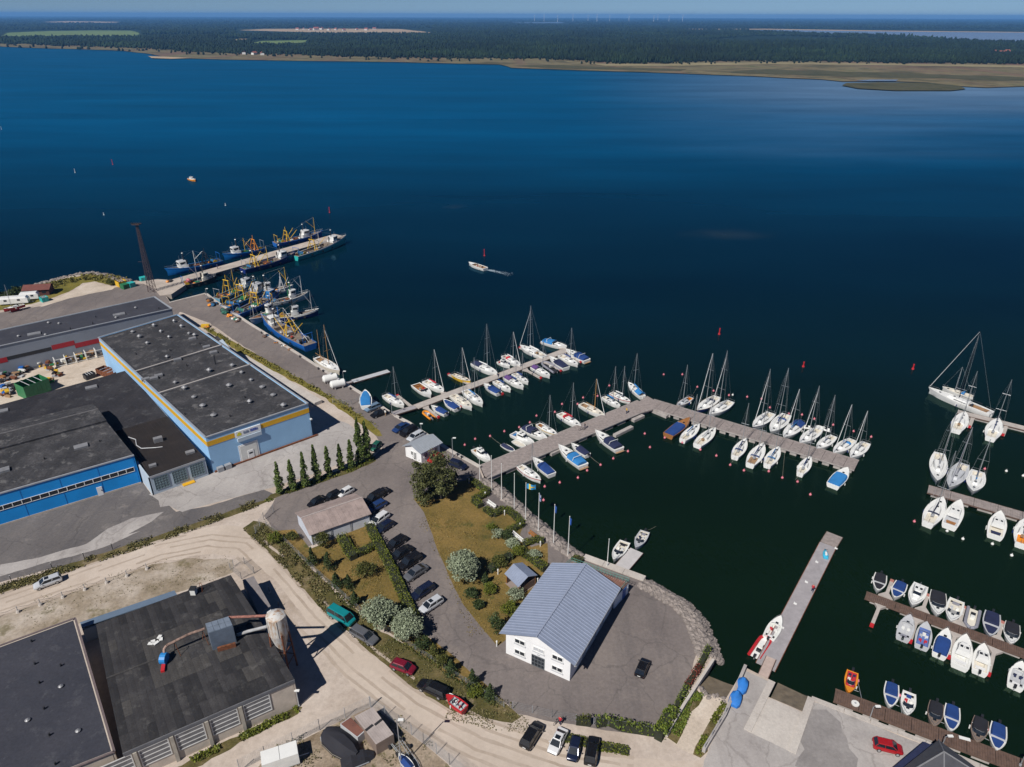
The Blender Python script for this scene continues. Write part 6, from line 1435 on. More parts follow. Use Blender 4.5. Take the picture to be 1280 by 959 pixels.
# ---- white clubhouse
FL, FR = G(632.5, 816.5), G(712, 851.5); u = (FR - FL).normalized(); n_ = Vector((-u.y, u.x, 0)); Wd = (FR - FL).length; Dp = 17.0; Zc, Zg = 6.0, 8.25
FL2, FR2 = FL + n_ * Dp, FR + n_ * Dp
h = House('clubhouse', 'white two-storey clubhouse with blue-grey standing-seam gable roof', FL, 'house'); side_b = M('white_side_render', (.74, .77, .8), .7, var=.06)
walls(h, [FL, FR, FR2, FL2], LZ - .05, Zc - .02, render_w)
ov = .9; rf0, rb0 = (FL + FR) / 2 - n_ * .5, (FL2 + FR2) / 2 + n_ * .6
for sgn, e in ((-1, FL), (1, FR)):
    e0, e1 = e + u * sgn * ov - n_ * .5, e + u * sgn * ov + n_ * (Dp + .6); n_s = 30; ze = Zc - .28
    for i in range(n_s):
        P = [V3(lerpv(e0, e1, i / n_s), ze), V3(lerpv(e0, e1, (i + .985) / n_s), ze), V3(lerpv(rf0, rb0, (i + .985) / n_s), Zg), V3(lerpv(rf0, rb0, i / n_s), Zg)]
        h.put('roof_panel', MB().add(P + [p - Vector((0, 0, .1)) for p in P], [(0, 1, 2, 3), (4, 5, 6, 7), (0, 1, 5, 4), (1, 2, 6, 5), (3, 0, 4, 7)]), roof_met)
        h.put('standing_seam', MB().obox(P[1] + Vector((0, 0, -.01)), P[2] - P[1], (P[1] - P[0]).normalized() * .07, (0, 0, .11)), roof_met2)
    h.put('gutter', MB().path([V3(e0, ze - .06), V3(e1, ze - .06)], .08, 6), grey)
h.put('ridge_cap', MB().path([V3(rf0, Zg + .05), V3(rb0, Zg + .05)], .13, 6), roof_met2)
for (p, q_) in ((FL, FR), (FL2, FR2)): h.put('gable', MB().add([V3(p, Zc - .05), V3(q_, Zc - .05), V3((p + q_) / 2, Zg - .14)], [(0, 1, 2)]), render_w)
cc = (FL + FR2) / 2; nf = out_n(FL, FR, cc); nr = out_n(FR, FR2, cc)
for x0 in (1.55, 7.9):
    for z0 in (LZ + .95, LZ + 3.2):
        f = window(h, FL, FR, nf, x0, x0 + 1.8, z0, z0 + .95, frame_w, pane_m, 1, 0, .1); on_wall(h, 'sill', FL, FR, nf, x0 - .1, x0 + 1.9, z0 - .14, z0 - .02, lgrey, .2)
f = window(h, FL, FR, nf, 4.75, 6.55, LZ + 3.2, LZ + 4.1, frame_w, lgrey, 1, 0, .1); on_wall(h, 'sill', FL, FR, nf, 4.65, 6.65, LZ + 3.06, LZ + 3.18, lgrey, .2)
window(h, FL, FR, nf, 4.5, 6.7, LZ + .05, LZ + 2.3, M('door_frame_dark', (.1, .11, .12), .5), pane_m, 3, 2, .1, 'entrance_door'); on_wall(h, 'house_mark', FL, FR, nf, 5.4, 5.9, LZ + 2.5, LZ + 2.65, grey, .03)
for x0, w_, z0, z1, nm in ((1.2, 1.6, 2.4, 3.3, 'window'), (4.6, 1.2, .1, 2.2, 'door'), (7.0, 2.6, .1, 2.6, 'garage_door'), (11.5, 1.3, .1, 2.2, 'door'), (14.2, 1.6, 1.2, 2.2, 'window')):
    if nm == 'window': window(h, FR, FR2, nr, x0, x0 + w_, LZ + z0, LZ + z1)
    else: on_wall(h, nm, FR, FR2, nr, x0, x0 + w_, LZ + z0, LZ + z1, M('side_door', (.36, .4, .44), .6), .1)
h.put('drain_pipe', MB().path([V3(FR + n_ * 16.6 + nr * .12, LZ), V3(FR + n_ * 16.6 + nr * .12, Zc - .3)], .06, 6), dark)
h.put('satellite_dish', MB().tube(V3(FR + n_ * .6 + nr * .5, LZ + 3.2), V3(FR + n_ * .6 + nr * .62, LZ + 3.24), .38, 12), white)
# terrace behind it
TD = 4.6; TL, TR, TL2, TR2 = FL2 + n_ * .05 + u * .2, FR2 + n_ * .05 + u * .3, FL2 + n_ * TD + u * 1.2, FR2 + n_ * TD + u * 1.0; TZ = LZ + 2.3
h = House('terrace', 'raised brown-decked terrace with green railing behind the clubhouse', TL, 'terrace'); walls(h, [TL, TR, TR2, TL2], LZ - .05, TZ - .02, side_b)
deckm = M('terrace_deck', (.2, .1, .075), .85, var=.3, scale=1.5); n_p = 28
for i in range(n_p): 
    a, b, c, d = lerpv(TL, TR, i / n_p), lerpv(TL, TR, (i + .94) / n_p), lerpv(TL2, TR2, (i + .94) / n_p), lerpv(TL2, TR2, i / n_p)
    h.put('deck_board', MB().add([V3(a, TZ), V3(b, TZ), V3(c, TZ), V3(d, TZ)], [(0, 1, 2, 3)]), deckm)
gr = M('green_railing', (.08, .26, .22), .5)
for (p, q_) in ((TL, TL2), (TL2, TR2), (TR2, TR)):
    k = max(2, int((q_ - p).length / .55))
    for z in (.5, 1.0): h.put('rail', MB().path([V3(p, TZ + z), V3(q_, TZ + z)], .035, 5), gr)
    for i in range(k): h.put('baluster', MB().tube(V3(lerpv(p, q_, i / k), TZ), V3(lerpv(p, q_, i / k), TZ + 1.0), .03, 4), gr)
on_wall(h, 'blue_door', TR, TR2, out_n(TR, TR2, (TL + TR2) / 2), 2.6, 3.6, LZ + .05, LZ + 2.1, blue_p, .08)

# ---- open grill hut on the lawn
a, b = G(630.5, 716, 3.9), G(648, 733, 3.9); c = G(672, 718, 3.9); d = G(653, 702, 3.9)
r0, r1 = (a + d) / 2, (b + c) / 2; ZH, ZG = 3.7, 4.7
h = House('grill_hut', 'small open hut with blue-grey ridged roof on the lawn', V3(a, LZ), 'hut')
ri0, ri1 = V3(lerpv(a, d, .5), ZG), V3(lerpv(b, c, .5), ZG)
for (e0, e1) in ((a, b), (d, c)):
    for i in range(9):
        P = [V3(lerpv(e0, e1, i / 9), ZH), V3(lerpv(e0, e1, (i + .98) / 9), ZH), lerpv(ri0, ri1, (i + .98) / 9), lerpv(ri0, ri1, i / 9)]
        h.put('roof_panel', MB().add(P + [p - Vector((0, 0, .08)) for p in P], [(0, 1, 2, 3), (4, 5, 6, 7), (0, 1, 5, 4), (1, 2, 6, 5), (3, 0, 4, 7)]), roof_met)
m_ = (a + c) / 2
for p in (a, b, c, d):
    p2 = lerpv(p, V3(m_, p.z), .14); h.put('post', MB().tube(V3(p2, LZ), V3(p2, ZH + .05), .09, 6), wood)
bw = M('brown_board', (.13, .085, .065), .85, var=.25)
for (p, q_) in ((b, c), (a, d), (c, d)):
    p2, q2 = lerpv(p, V3(m_, p.z), .14), lerpv(q_, V3(m_, q_.z), .14); d_ = q2 - p2
    h.put('board_wall', MB().box((p2.x + q2.x) / 2, (p2.y + q2.y) / 2, LZ + .75, d_.length, .1, 1.5, math.atan2(d_.y, d_.x)), bw)
h.put('floor', MB().prism([lerpv(p, V3(m_, p.z), .05) for p in (a, b, c, d)], LZ, LZ + .06), M('hut_floor', (.26, .21, .19), .9))

# ---- hip-roofed kiosk, bottom right
ZKI, ZKA = 4.4, 7.2
apex = V3(G(1180, 940, ZKA), 0); cs = [V3(G(*p, ZKI), 0) for p in ((1173, 925), (1078, 1000), (1180, 1120), (1275, 1000))]
h = House('kiosk', 'dark hip-roofed kiosk cut off by the bottom edge beside the brown dock', V3(cs[0], LZ), 'building')
ins = [lerpv(apex, p, .84) for p in cs]; walls(h, ins, LZ - .05, ZKI - .05, M('kiosk_wall', (.12, .1, .1), .8))
roofk = M('kiosk_roof', (.075, .075, .085), .7, var=.15, scale=1.0)
for k in range(4):
    p, q_ = cs[k], cs[(k + 1) % 4]
    for j in range(8):
        t0, t1 = j / 8, (j + 1.05) / 8
        if t1 > .99: t1 = .995
        P = [V3(lerpv(p, apex, t0), ZKI + (ZKA - ZKI) * t0 + .03), V3(lerpv(q_, apex, t0), ZKI + (ZKA - ZKI) * t0 + .03), V3(lerpv(q_, apex, t1), ZKI + (ZKA - ZKI) * t1), V3(lerpv(p, apex, t1), ZKI + (ZKA - ZKI) * t1)]
        h.put('roof_course', MB().add(P, [(0, 1, 2, 3)]), roofk)
    h.put('hip_cap', MB().path([V3(p, ZKI + .06), V3(apex, ZKA + .05)], .09, 5), M('hip_pale', (.2, .2, .21), .7))

leanto('dark navy lean-to roof beside the hip-roofed kiosk', ((1155, 927), (1164, 931), (1112, 985), (1096, 976)), 3.4, 3.5, navy_c)
# ---- red-brown cabin and caravans on the north bank
cb_ = G(50, 367, LZ); t = thing('cabin', 'small dark red cabin on the grass bank by the water', 'cabin', cb_, R(12))
MB().box(0, 0, 1.2, 8, 5, 2.4).build('wall', M('dark_red_wall', (.09, .03, .025), .85), t)
for s_ in (-1, 1): MB().add([(-4.5, s_ * 3, 2.2), (4.5, s_ * 3, 2.2), (4.5, 0, 3.5), (-4.5, 0, 3.5)], [(0, 1, 2, 3)]).build('roof', M('red_brown_roof', (.14, .045, .035), .8, var=.2), t)
MB().box(0, -2.55, 1.0, 1.2, .1, 2.0).build('door', brown_c, t); MB().box(2.4, -2.55, 1.4, 1.2, .1, .9).build('window', pane_m, t)
def caravan(p, label, L, mat, rz):
    t = thing('caravan', label, 'caravan', G(*p, LZ), rz)
    MB().loft([[(x, -1.15, .5), (x, -1.15, zt * .8), (x, -.9, zt), (x, .9, zt), (x, 1.15, zt * .8), (x, 1.15, .5)] for x, zt in ((-L / 2, 1.9), (-L / 2 + .5, 2.7), (L / 2 - .5, 2.7), (L / 2, 2.0))]).build('body', mat, t)
    for s_ in (-1, 1):
        for x in (-.25, .2): MB().box(x * L, s_ * 1.16, 1.7, .9, .05, .6).build('window', pane_m, t)
        MB().tube((0, s_ * .9, .35), (0, s_ * 1.12, .35), .35, 10).build('wheel', dark, t)
    MB().tube((L / 2, 0, .5), (L / 2 + 1.2, 0, .45), .06, 5).build('tow_bar', steel, t)
caravan((19, 380), 'large white caravan-like boat shelter on the north bank', 9, white, R(14)); caravan((38, 374.5), 'smaller white covered hull on the north bank', 6, white, R(16))
container('teal skip at the foot of the red cabin', (52, 373), (60, 371), 2.4, 1.6, teal_p, open_top=True, name='skip')
container('yellow skip where the trawler pier begins', (148, 353), (158, 350.5), 3.0, 2.0, yellow_p, open_top=True, name='skip')
container('first green waste container beside the yellow skip', (154, 357), (161, 355), 2.4, 1.6, green_p, name='waste_container'); container('teal waste container at the start of the pier', (162, 355), (169, 353), 2.2, 1.6, teal_p, name='waste_container')
container('small teal fish bin on the pier head', (176, 348), (183, 346.5), 2.0, 1.4, teal_p, name='fish_bin')
# ------------------------------------------------------------------ trees and shrubs
lf_pop = M_leaf('poplar_leaf', (.05, .08, .018), (.13, .175, .042)); lf_dark = M_leaf('dark_leaf', (.024, .04, .014), (.065, .09, .026)); lf_hedge = M_leaf('hedge_leaf', (.055, .075, .008), (.15, .165, .022))
lf_silver = M_leaf('silver_leaf', (.19, .225, .145), (.31, .35, .235)); lf_olive = M_leaf('olive_leaf', (.045, .055, .012), (.11, .11, .025)); lf_birch = M_leaf('birch_leaf', (.05, .058, .018), (.13, .135, .05))
lf_lime = M_leaf('vine_leaf', (.06, .1, .012), (.16, .19, .03)); lf_red = M_leaf('red_leaf', (.1, .02, .015), (.2, .05, .03)); lf_weed = M_leaf('weed_leaf', (.05, .055, .015), (.2, .17, .07))
bark = M('bark', (.09, .07, .05), .9, var=.3, scale=3); birch_b = M('birch_bark', (.5, .48, .44), .8, var=.4, scale=4)

def leaves(pts, size, seed=0, flat=.0, up=None):
    """pts (n,3) -> one quad (bent) per point, randomly turned"""
    rs = np.random.RandomState(seed); n = len(pts); a = rs.normal(size=(n, 3)); a /= np.linalg.norm(a, axis=1)[:, None]
    b = rs.normal(size=(n, 3)); b -= (b * a).sum(1)[:, None] * a; b /= np.linalg.norm(b, axis=1)[:, None]
    s = (size * rs.uniform(.6, 1.35, n))[:, None]; c = np.cross(a, b) * .25
    V = np.stack([pts - a * s, pts + b * s * .7 + c * s, pts + a * s, pts - b * s * .7 + c * s], 1).reshape(-1, 3)
    return V, np.arange(4 * n).reshape(n, 4)
def blob_pts(n, rs, centres, radii, shell=.55):
    k = len(centres); i = rs.randint(0, k, n); d = rs.normal(size=(n, 3)); d /= np.linalg.norm(d, axis=1)[:, None]
    r = rs.uniform(shell ** 3, 1, n) ** (1 / 3.); return centres[i] + d * radii[i] * r[:, None]
def tree(p, H, W, kind, label, cat='tree', n=1600, leaf=.3, mat=None, seed=0, group=None, name='tree', trunk=True, z=LZ, skirt=.06):
    q = G(*p, z); t = thing(name, label, cat, q, 0, group); rs = np.random.RandomState(seed + int(p[0] * 3 + p[1]))
    if kind == 'column':
        k = 26; hs = np.linspace(.08, .97, k); prof = np.sin(np.clip(hs, 0, 1) ** .6 * np.pi) ** .6 * (1 - .55 * hs)
        ph = rs.uniform(0, 6.28, k); off = W * .22 * prof
        C = np.stack([off * np.cos(ph), off * np.sin(ph), hs * H], 1); Rr = np.stack([W * .36 * prof + .12, W * .36 * prof + .12, np.full(k, H * .06)], 1) * rs.uniform(.75, 1.25, (k, 1))
    elif kind == 'round':
        k = 34; d = rs.normal(size=(k, 3)); d /= np.linalg.norm(d, axis=1)[:, None]; d[:, 2] = np.abs(d[:, 2]) * 1.1 - .35
        C = d * np.array([W * .33, W * .33, H * .36]) + np.array([0, 0, H * .55]); Rr = np.tile(np.array([[W * .17, W * .17, H * .15]]), (k, 1)) * rs.uniform(.5, 1.5, (k, 1))
        sw_ = rs.uniform(.72, 1.25, (k, 1)); C[:, :2] *= sw_; C[:, 2:] = H * .55 + (C[:, 2:] - H * .55) * rs.uniform(.7, 1.3, (k, 1))
        C[0] = (0, 0, H * .5); Rr[0] = (W * .3, W * .3, H * .3)
    elif kind == 'tall':
        k = 34; hs = rs.uniform(.12, .97, k); an = rs.uniform(0, 6.28, k); rad = W * .38 * np.sqrt(np.clip(1 - ((hs - .45) / .55) ** 2, .05, 1)) * np.sqrt(rs.uniform(0.1, 1, k))
        C = np.stack([rad * np.cos(an), rad * np.sin(an), hs * H], 1); Rr = np.stack([np.full(k, W * .15), np.full(k, W * .15), np.full(k, H * .09)], 1) * rs.uniform(.5, 1.5, (k, 1))
    elif kind == 'cone':
        k = 16; hs = np.linspace(.08, .92, k); an = rs.uniform(0, 6.28, k); rad = W * .22 * (1 - hs)
        C = np.stack([rad * np.cos(an), rad * np.sin(an), hs * H], 1); Rr = np.stack([W * .4 * (1.05 - hs), W * .4 * (1.05 - hs), np.full(k, H * .1)], 1) * rs.uniform(.8, 1.25, (k, 1))
    if kind in ('round', 'tall') and mat is not lf_silver:
        m_ = n // 7; d_ = rs.normal(size=(m_, 3)); d_[:, 2] = np.abs(d_[:, 2]); d_ /= np.linalg.norm(d_, axis=1)[:, None]; j_ = rs.randint(0, 40, m_)
        tips = rs.normal(size=(40, 3)) * .35; tips[:, 2] = np.abs(tips[:, 2]) * 1.4 + .15; i_ = rs.randint(0, len(C), 40)
        shoots = C[i_[j_]] + Rr[i_[j_]] * tips[j_] * (.9 + .7 * rs.rand(m_, 1)) + rs.normal(size=(m_, 3)) * .05 * W
        P = np.concatenate([blob_pts(n - m_, rs, C, Rr), shoots])
    else: P = blob_pts(n, rs, C, Rr)
    P[:, 2] = np.maximum(P[:, 2], skirt); V, F = leaves(P, leaf, seed + 5)
    link('crown', np_mesh('crown', V, F, mat), t)
    if trunk:
        mb = MB(); th = H * (.9 if kind in ('column', 'tall') else .55); r0 = max(.07, H * .016); bk = birch_b if mat is lf_birch else bark
        mb.tube((0, 0, -.1), (0, 0, th), r0, 7, r0 * .25); mb.build('trunk', bk, t)
        lb = MB()
        for j in range(min(9, len(C))):
            c = C[j * len(C) // 9 % len(C)]; lb.tube((0, 0, min(th * .8, c[2] * .55)), tuple(c), r0 * .35, 5, r0 * .12)
        lb.build('limbs', bk, t)
    return t
def shrub(p, W, H, mat, label, seed=0, n=420, kind='round', leaf=.2, group=None, name='shrub'): return tree(p, H, W, kind, label, 'shrub', n, leaf, mat, seed, group, name, True)

pop = [((351, 617.5), (346.3, 578)), ((367, 613), (363, 575)), ((383, 609), (378.5, 565.7)), ((397, 602), (392, 557)), ((412, 596), (407.8, 558)), ((427, 589), (423.6, 556)), ((440, 585), (437, 549.7)), ((451.5, 580), (454.5, 522.5)), ((459.5, 576), (460, 526))]
plab = ['leftmost slim columnar poplar in the roadside row', 'second poplar from the left in the roadside row', 'third poplar from the left in the roadside row', 'fourth poplar from the left, broad at mid height', 'fifth poplar from the left in the row', 'sixth poplar from the left, slightly shorter', 'poplar just left of the two tallest', 'tallest dark poplar near the right end of the row', 'last poplar at the right end of the row']
for i, (b, tp) in enumerate(pop):
    hh = hgt(b, tp); tree(b, hh, 1.8 if i < 7 else 2.8, 'column', plab[i], n=2600 if i < 7 else 4500, leaf=.16, mat=lf_pop, seed=i, group='poplars along the road', name='poplar')
tree((530, 627), 9.6, 7.2, 'tall', 'left birch of the dense clump beside the harbour hut', n=7000, leaf=.18, mat=lf_birch, seed=21, name='birch_tree')
tree((551, 623), 10.8, 7.4, 'tall', 'right and taller birch of the clump beside the harbour hut', n=7500, leaf=.18, mat=lf_birch, seed=22, name='birch_tree')
tree((561, 617), 6.0, 4.6, 'round', 'dark plum-like shrub tree at the foot of the birches', n=1500, leaf=.22, mat=M_leaf('plum_leaf', (.03, .022, .03), (.07, .055, .06)), seed=23, name='small_tree')
tree((579, 723), 5.6, 6.4, 'round', 'pale silver-leaved willow on the main lawn', n=8000, leaf=.15, mat=lf_silver, seed=31, name='silver_willow')
tree((478, 781), 5.2, 6.0, 'round', 'large silver-leaved willow at the lower end of the hedge', n=7500, leaf=.15, mat=lf_silver, seed=32, name='silver_willow')
tree((511, 797), 4.8, 5.4, 'round', 'second silver willow, right beside the larger one', n=6500, leaf=.15, mat=lf_silver, seed=33, name='silver_willow')
tree((497, 778), 3.0, 3.2, 'round', 'dark bush squeezed between the silver willows and the hedge', n=900, leaf=.2, mat=lf_dark, seed=34, name='bush')
gs = [((391, 707), 2.6, 4.2, 'cone', lf_dark, 'dark cone-shaped juniper at the garden fence corner'), ((411, 711), 3.0, 3.8, 'cone', lf_dark, 'broad dark juniper right of the fence corner'), ((403, 684), 3.4, 3.4, 'round', lf_olive, 'loose olive bush in front of the garage doors'),
      ((457, 721), 4.4, 2.9, 'round', lf_olive, 'round olive shrub in the middle of the brown garden'), ((421, 733), 2.6, 3.2, 'cone', lf_dark, 'dark shrub below the round olive one, left'), ((436, 735), 2.3, 3.0, 'cone', lf_dark, 'dark shrub below the round olive one, right'),
      ((444, 757), 2.6, 3.2, 'cone', lf_dark, 'dark shrub just left of the silver willows'), ((345, 678), 2.8, 2.4, 'round', lf_hedge, 'green bush at the left tip of the garden'), ((365, 676), 2.4, 1.9, 'round', lf_olive, 'low bush beside the garage gable'),
      ((530, 812), 2.7, 2.6, 'round', lf_dark, 'first dark bush of the row below the car park'), ((543, 823), 2.8, 3.2, 'cone', lf_olive, 'second bush of the row below the car park, pointed'), ((553, 832), 2.2, 2.3, 'round', lf_olive, 'small olive bush third in the row'),
      ((564, 842), 2.6, 3.0, 'cone', lf_dark, 'fourth dark pointed bush of the row'), ((591, 857), 2.5, 3.4, 'cone', lf_dark, 'tall dark pine-like bush left of the lower gate'), ((595, 870), 2.6, 1.7, 'round', lf_hedge, 'low green bush under the pine-like bush'), ((612.5, 873), 2.4, 3.0, 'cone', lf_dark, 'rightmost dark bush of the row by the gate'),
      ((589, 747), 2.6, 1.8, 'round', lf_dark, 'neat round dark shrub on the main lawn'), ((598, 760), 2.1, 1.7, 'round', lf_dark, 'smaller round dark shrub below the neat one'), ((613, 741), 2.6, 1.8, 'round', lf_hedge, 'rounded green shrub left of the grill hut'), ((645.5, 748), 3.2, 2.0, 'round', lf_silver, 'grey-green shrub in front of the grill hut'),
      ((637, 767), 3.0, 2.4, 'round', lf_hedge, 'bright green shrub beside the clubhouse eave'), ((621, 791), 3.0, 4.0, 'tall', lf_dark, 'tall dark shrub at the left corner of the clubhouse'), ((607, 730), 2.0, 2.6, 'cone', lf_dark, 'dark upright shrub right of the lawn willow'), ((625, 707), 3.4, 1.9, 'round', lf_olive, 'olive shrub mass behind the grill hut'), 
      ((622, 672), 2.6, 1.9, 'round', lf_silver, 'grey shrub in the promenade bed'), ((633, 676), 2.6, 2.2, 'round', lf_dark, 'dark shrub in the middle of the promenade bed'), ((641, 684), 2.8, 2.0, 'round', lf_silver, 'second grey shrub in the promenade bed'), ((648, 695), 2.8, 2.2, 'round', lf_hedge, 'green shrub near the white benches'), ((668, 697), 2.6, 1.7, 'round', lf_silver, 'grey-green shrub next to the clubhouse promenade'),
      ((614, 664), 2.2, 1.7, 'round', lf_hedge, 'small green shrub on the lawn edge by the promenade'), ((22, 369), 5, 2.6, 'round', lf_dark, 'dark green bush behind the caravans on the north bank'), ((36, 366), 5, 2.6, 'round', lf_dark, 'dark bush next to the red cabin'), ((5, 378), 5, 2.6, 'round', lf_dark, 'dark bush at the left picture edge by the water'), ((139, 357), 3.4, 2.4, 'round', lf_olive, 'lone bush at the end of the north gravel')]
for i, (p, W_, H_, kd, mt, lb) in enumerate(gs): shrub(p, W_, H_, mt, lb, seed=60 + i, n=int(300 + 330 * W_), kind=kd, leaf=.12 if W_ < 4.9 else .3)

def hedge(px, w_, H, mat, label, seed=0, dens=60, name='hedge', leaf=.12, cat='hedge', z=LZ):
    pts = [G(*p, z) for p in px]; rs = np.random.RandomState(seed); out = []
    t = thing(name, label, cat, pts[0])
    core = MB()
    for a, b in zip(pts[:-1], pts[1:]):
        d = b - a; L = d.length; n = int(L * w_ * dens) + 20; u = d.normalized(); nn = Vector((-u.y, u.x, 0))
        s = rs.uniform(-.02, 1.02, n); v = rs.uniform(-1, 1, n); h_ = rs.uniform(0, 1, n) ** .5
        top = rs.rand(n) < .55; h_ = np.where(top, rs.uniform(.85, 1.08, n), h_); v = np.where(top, v, np.sign(v) * rs.uniform(.85, 1.1, n))
        wob = 1 + .15 * np.sin(s * L * 1.3 + seed)
        P = np.stack([a.x + d.x * s + nn.x * v * w_ / 2, a.y + d.y * s + nn.y * v * w_ / 2, z + h_ * H * wob], 1) - np.array(pts[0]); out.append(P)
        m_ = (a + b) / 2 - pts[0]; core.box(m_.x, m_.y, H * .42, L, w_ * .7, H * .84, math.atan2(u.y, u.x))
    P = np.concatenate(out); V, F = leaves(P, leaf, seed); link('foliage', np_mesh('foliage', V, F, mat), t); core.build('twigs', M('hedge_twig', (.02, .024, .01), .9), t)
hedge([(462, 661), (472, 682), (490, 716), (506, 752), (522, 786)], 1.7, 1.5, lf_hedge, 'long clipped hedge along the car park bays', 1)
hedge([(428, 675), (436, 692), (443, 700)], 2.0, 1.5, lf_hedge, 'short thick hedge below the garage doors', 2); hedge([(448, 695), (458, 690), (469, 684)], 1.5, 1.3, lf_hedge, 'small oval hedge joining the car park hedge', 3)
hedge([(586, 601), (599, 610), (611, 617.5)], 1.4, 1.0, lf_hedge, 'upper clipped hedge beside the first pier leg', 4); hedge([(610, 618), (592, 627), (601, 635)], 1.5, 1.0, lf_hedge, 'hedge bend behind the upper white bench', 5)
hedge([(606, 638), (617, 646), (631, 638), (640, 644), (653, 656)], 1.4, 1.0, lf_hedge, 'zigzag hedge along the middle of the promenade', 6); hedge([(653, 657), (640, 664), (634, 668)], 1.4, 1.0, lf_hedge, 'hedge spur above the long white bench', 7)
hedge([(655, 683), (668, 677), (680, 678)], 1.3, 1.0, lf_hedge, 'hedge spur below the long white bench', 8); hedge([(650, 690), (664, 700), (682, 714)], 1.7, 1.1, lf_hedge, 'straight hedge between promenade and grill hut', 9); hedge([(612, 716), (626, 703), (640, 697)], 1.6, 1.2, lf_dark, 'dark hedge on the lawn side of the grill hut', 10)
hedge([(720, 905), (738, 907)], .7, 1.6, lf_olive, 'vine-grown gate panel near the four parked cars', 12, leaf=.14); hedge([(745, 908), (760, 905), (776, 912), (795, 915), (818, 919)], 1.0, 1.6, lf_lime, 'lime green vines on the lower yard fence', 13, dens=22, leaf=.17)
hedge([(822, 926), (832, 908), (842, 893)], 1.6, 1.9, lf_lime, 'tall lime vine mass at the lower yard corner', 14, leaf=.18); hedge([(846, 884), (858, 862)], .8, 1.3, lf_lime, 'green vines along the yard side wall', 15); hedge([(858, 861), (874, 836)], .9, 1.1, lf_red, 'reddish creeper along the yard side wall', 16); hedge([(874, 836), (886, 814)], 1.0, 1.3, lf_lime, 'yellow-green creeper at the riprap end of the wall', 17, dens=26)
hedge([(704, 922), (752, 934), (786, 940)], 1.4, .35, lf_hedge, 'low green strip behind the four parked cars', 18)
hedge([(1, 357 + 16), (18, 367), (40, 362)], 4, 1.2, lf_dark, 'dark green scrub along the far left shore', 19, dens=6, leaf=.4)
hedge([(728, 704), (716, 698)], 1.4, .7, lf_olive, 'weedy patch where flagpoles end at the terrace', 20)

# weeds and tufts of the verges: nobody could count them
def weeds(name, label, px, width, n, mat, size=.16, hmax=.45, seed=0):
    pts = [G(*p) for p in px]; rs = np.random.RandomState(seed); seg = np.array([(pts[i + 1] - pts[i]).length for i in range(len(pts) - 1)]); cum = np.cumsum(seg) / seg.sum(); out = []
    i = np.searchsorted(cum, rs.rand(n)); tt = rs.rand(n)
    A = np.array([list(p) for p in pts]); a, b = A[i], A[i + 1]; d = b - a; nn = np.stack([-d[:, 1], d[:, 0], 0 * d[:, 0]], 1); nn /= np.linalg.norm(nn, axis=1)[:, None]
    P = a + d * tt[:, None] + nn * (rs.uniform(-.5, .5, n) * width)[:, None]
    keep = np.array([noise.noise((p[0] * .35, p[1] * .35, seed)) > -.12 for p in P]); P = P[keep]; P[:, 2] = LZ + .05 + rs.rand(len(P)) ** 2 * hmax
    V, F = leaves(P, size, seed); tag(link(name, np_mesh(name, V, F, mat)), label, kind='stuff')
weeds('verge_weeds', 'green weeds along the road verge', [(0, 738), (50, 722), (110, 702), (160, 686), (220, 666), (265, 650), (320, 630)], 2.6, 4500, lf_weed, seed=1)
weeds('verge_weeds', 'weeds between the poplars', [(330, 626), (360, 614), (400, 600), (440, 586), (466, 573)], 2.2, 2200, lf_hedge, seed=2)
weeds('verge_weeds', 'green weeds at the upper end of the roadside verge', [(314, 658), (345, 684), (395, 735), (425, 768)], 3.6, 3200, lf_weed, hmax=.35, seed=3)
weeds('verge_weeds', 'thin dry weeds on the lower roadside verge', [(430, 770), (470, 800), (530, 845), (590, 880), (640, 896)], 4.5, 2600, lf_weed, .11, .2, seed=23)
weeds('fence_weeds', 'weeds below the garden fence line', [(340, 668), (400, 722), (470, 782), (540, 825), (625, 882)], 1.6, 2600, lf_olive, seed=4)
weeds('wall_weed_tufts', 'green tufts along the workshop wall', [(225, 958), (300, 924), (372, 887)], 1.3, 1600, lf_hedge, seed=5)
weeds('rubble_weeds', 'scattered weeds in the bleached sand', [(30, 770), (130, 738), (200, 718), (285, 708)], 8, 900, lf_weed, .09, .08, seed=6)
weeds('yard_weeds', 'dry weeds inside the fenced yard', [(350, 955), (420, 925), (480, 910), (520, 950)], 6, 1500, lf_weed, .12, .25, seed=7)
weeds('bank_weeds', 'tall grass on the north bank', [(0, 377), (60, 359), (100, 348), (120, 346), (150, 352)], 7, 3500, M_leaf('bank_leaf', (.1, .1, .02), (.22, .19, .05)), .35, .7, seed=8)
weeds('quay_weeds', 'yellow-green weeds along the warehouse quay side', [(255, 408), (300, 436), (360, 468), (425, 504), (470, 536)], 2.0, 1600, M_leaf('quay_leaf', (.1, .1, .02), (.2, .18, .04)), .25, .4, seed=9)
weeds('beach_weeds', 'weeds around the small beach', [(842, 918), (858, 885), (872, 866)], 1.8, 1300, lf_lime, seed=10); weeds('beach_weeds', 'weeds along the concrete pier wall', [(872, 944), (888, 908), (906, 880)], 1.0, 800, lf_hedge, seed=11)
weeds('lawn_tufts', 'dry tufts on the brown lawns', [(545, 640), (570, 680), (600, 740), (620, 790)], 9, 2600, M_leaf('dry_leaf', (.14, .11, .03), (.24, .18, .06)), .1, .12, seed=12)
weeds('lawn_tufts', 'dry tufts in the small garden', [(400, 700), (450, 700), (490, 745)], 7, 1800, MATS['dry_leaf'], .1, .12, seed=13)
weeds('road_edge_weeds', 'sparse weeds on the sandy road edge near the gate', [(560, 888), (620, 902), (660, 905)], 3.0, 900, lf_weed, .1, .15, seed=14)
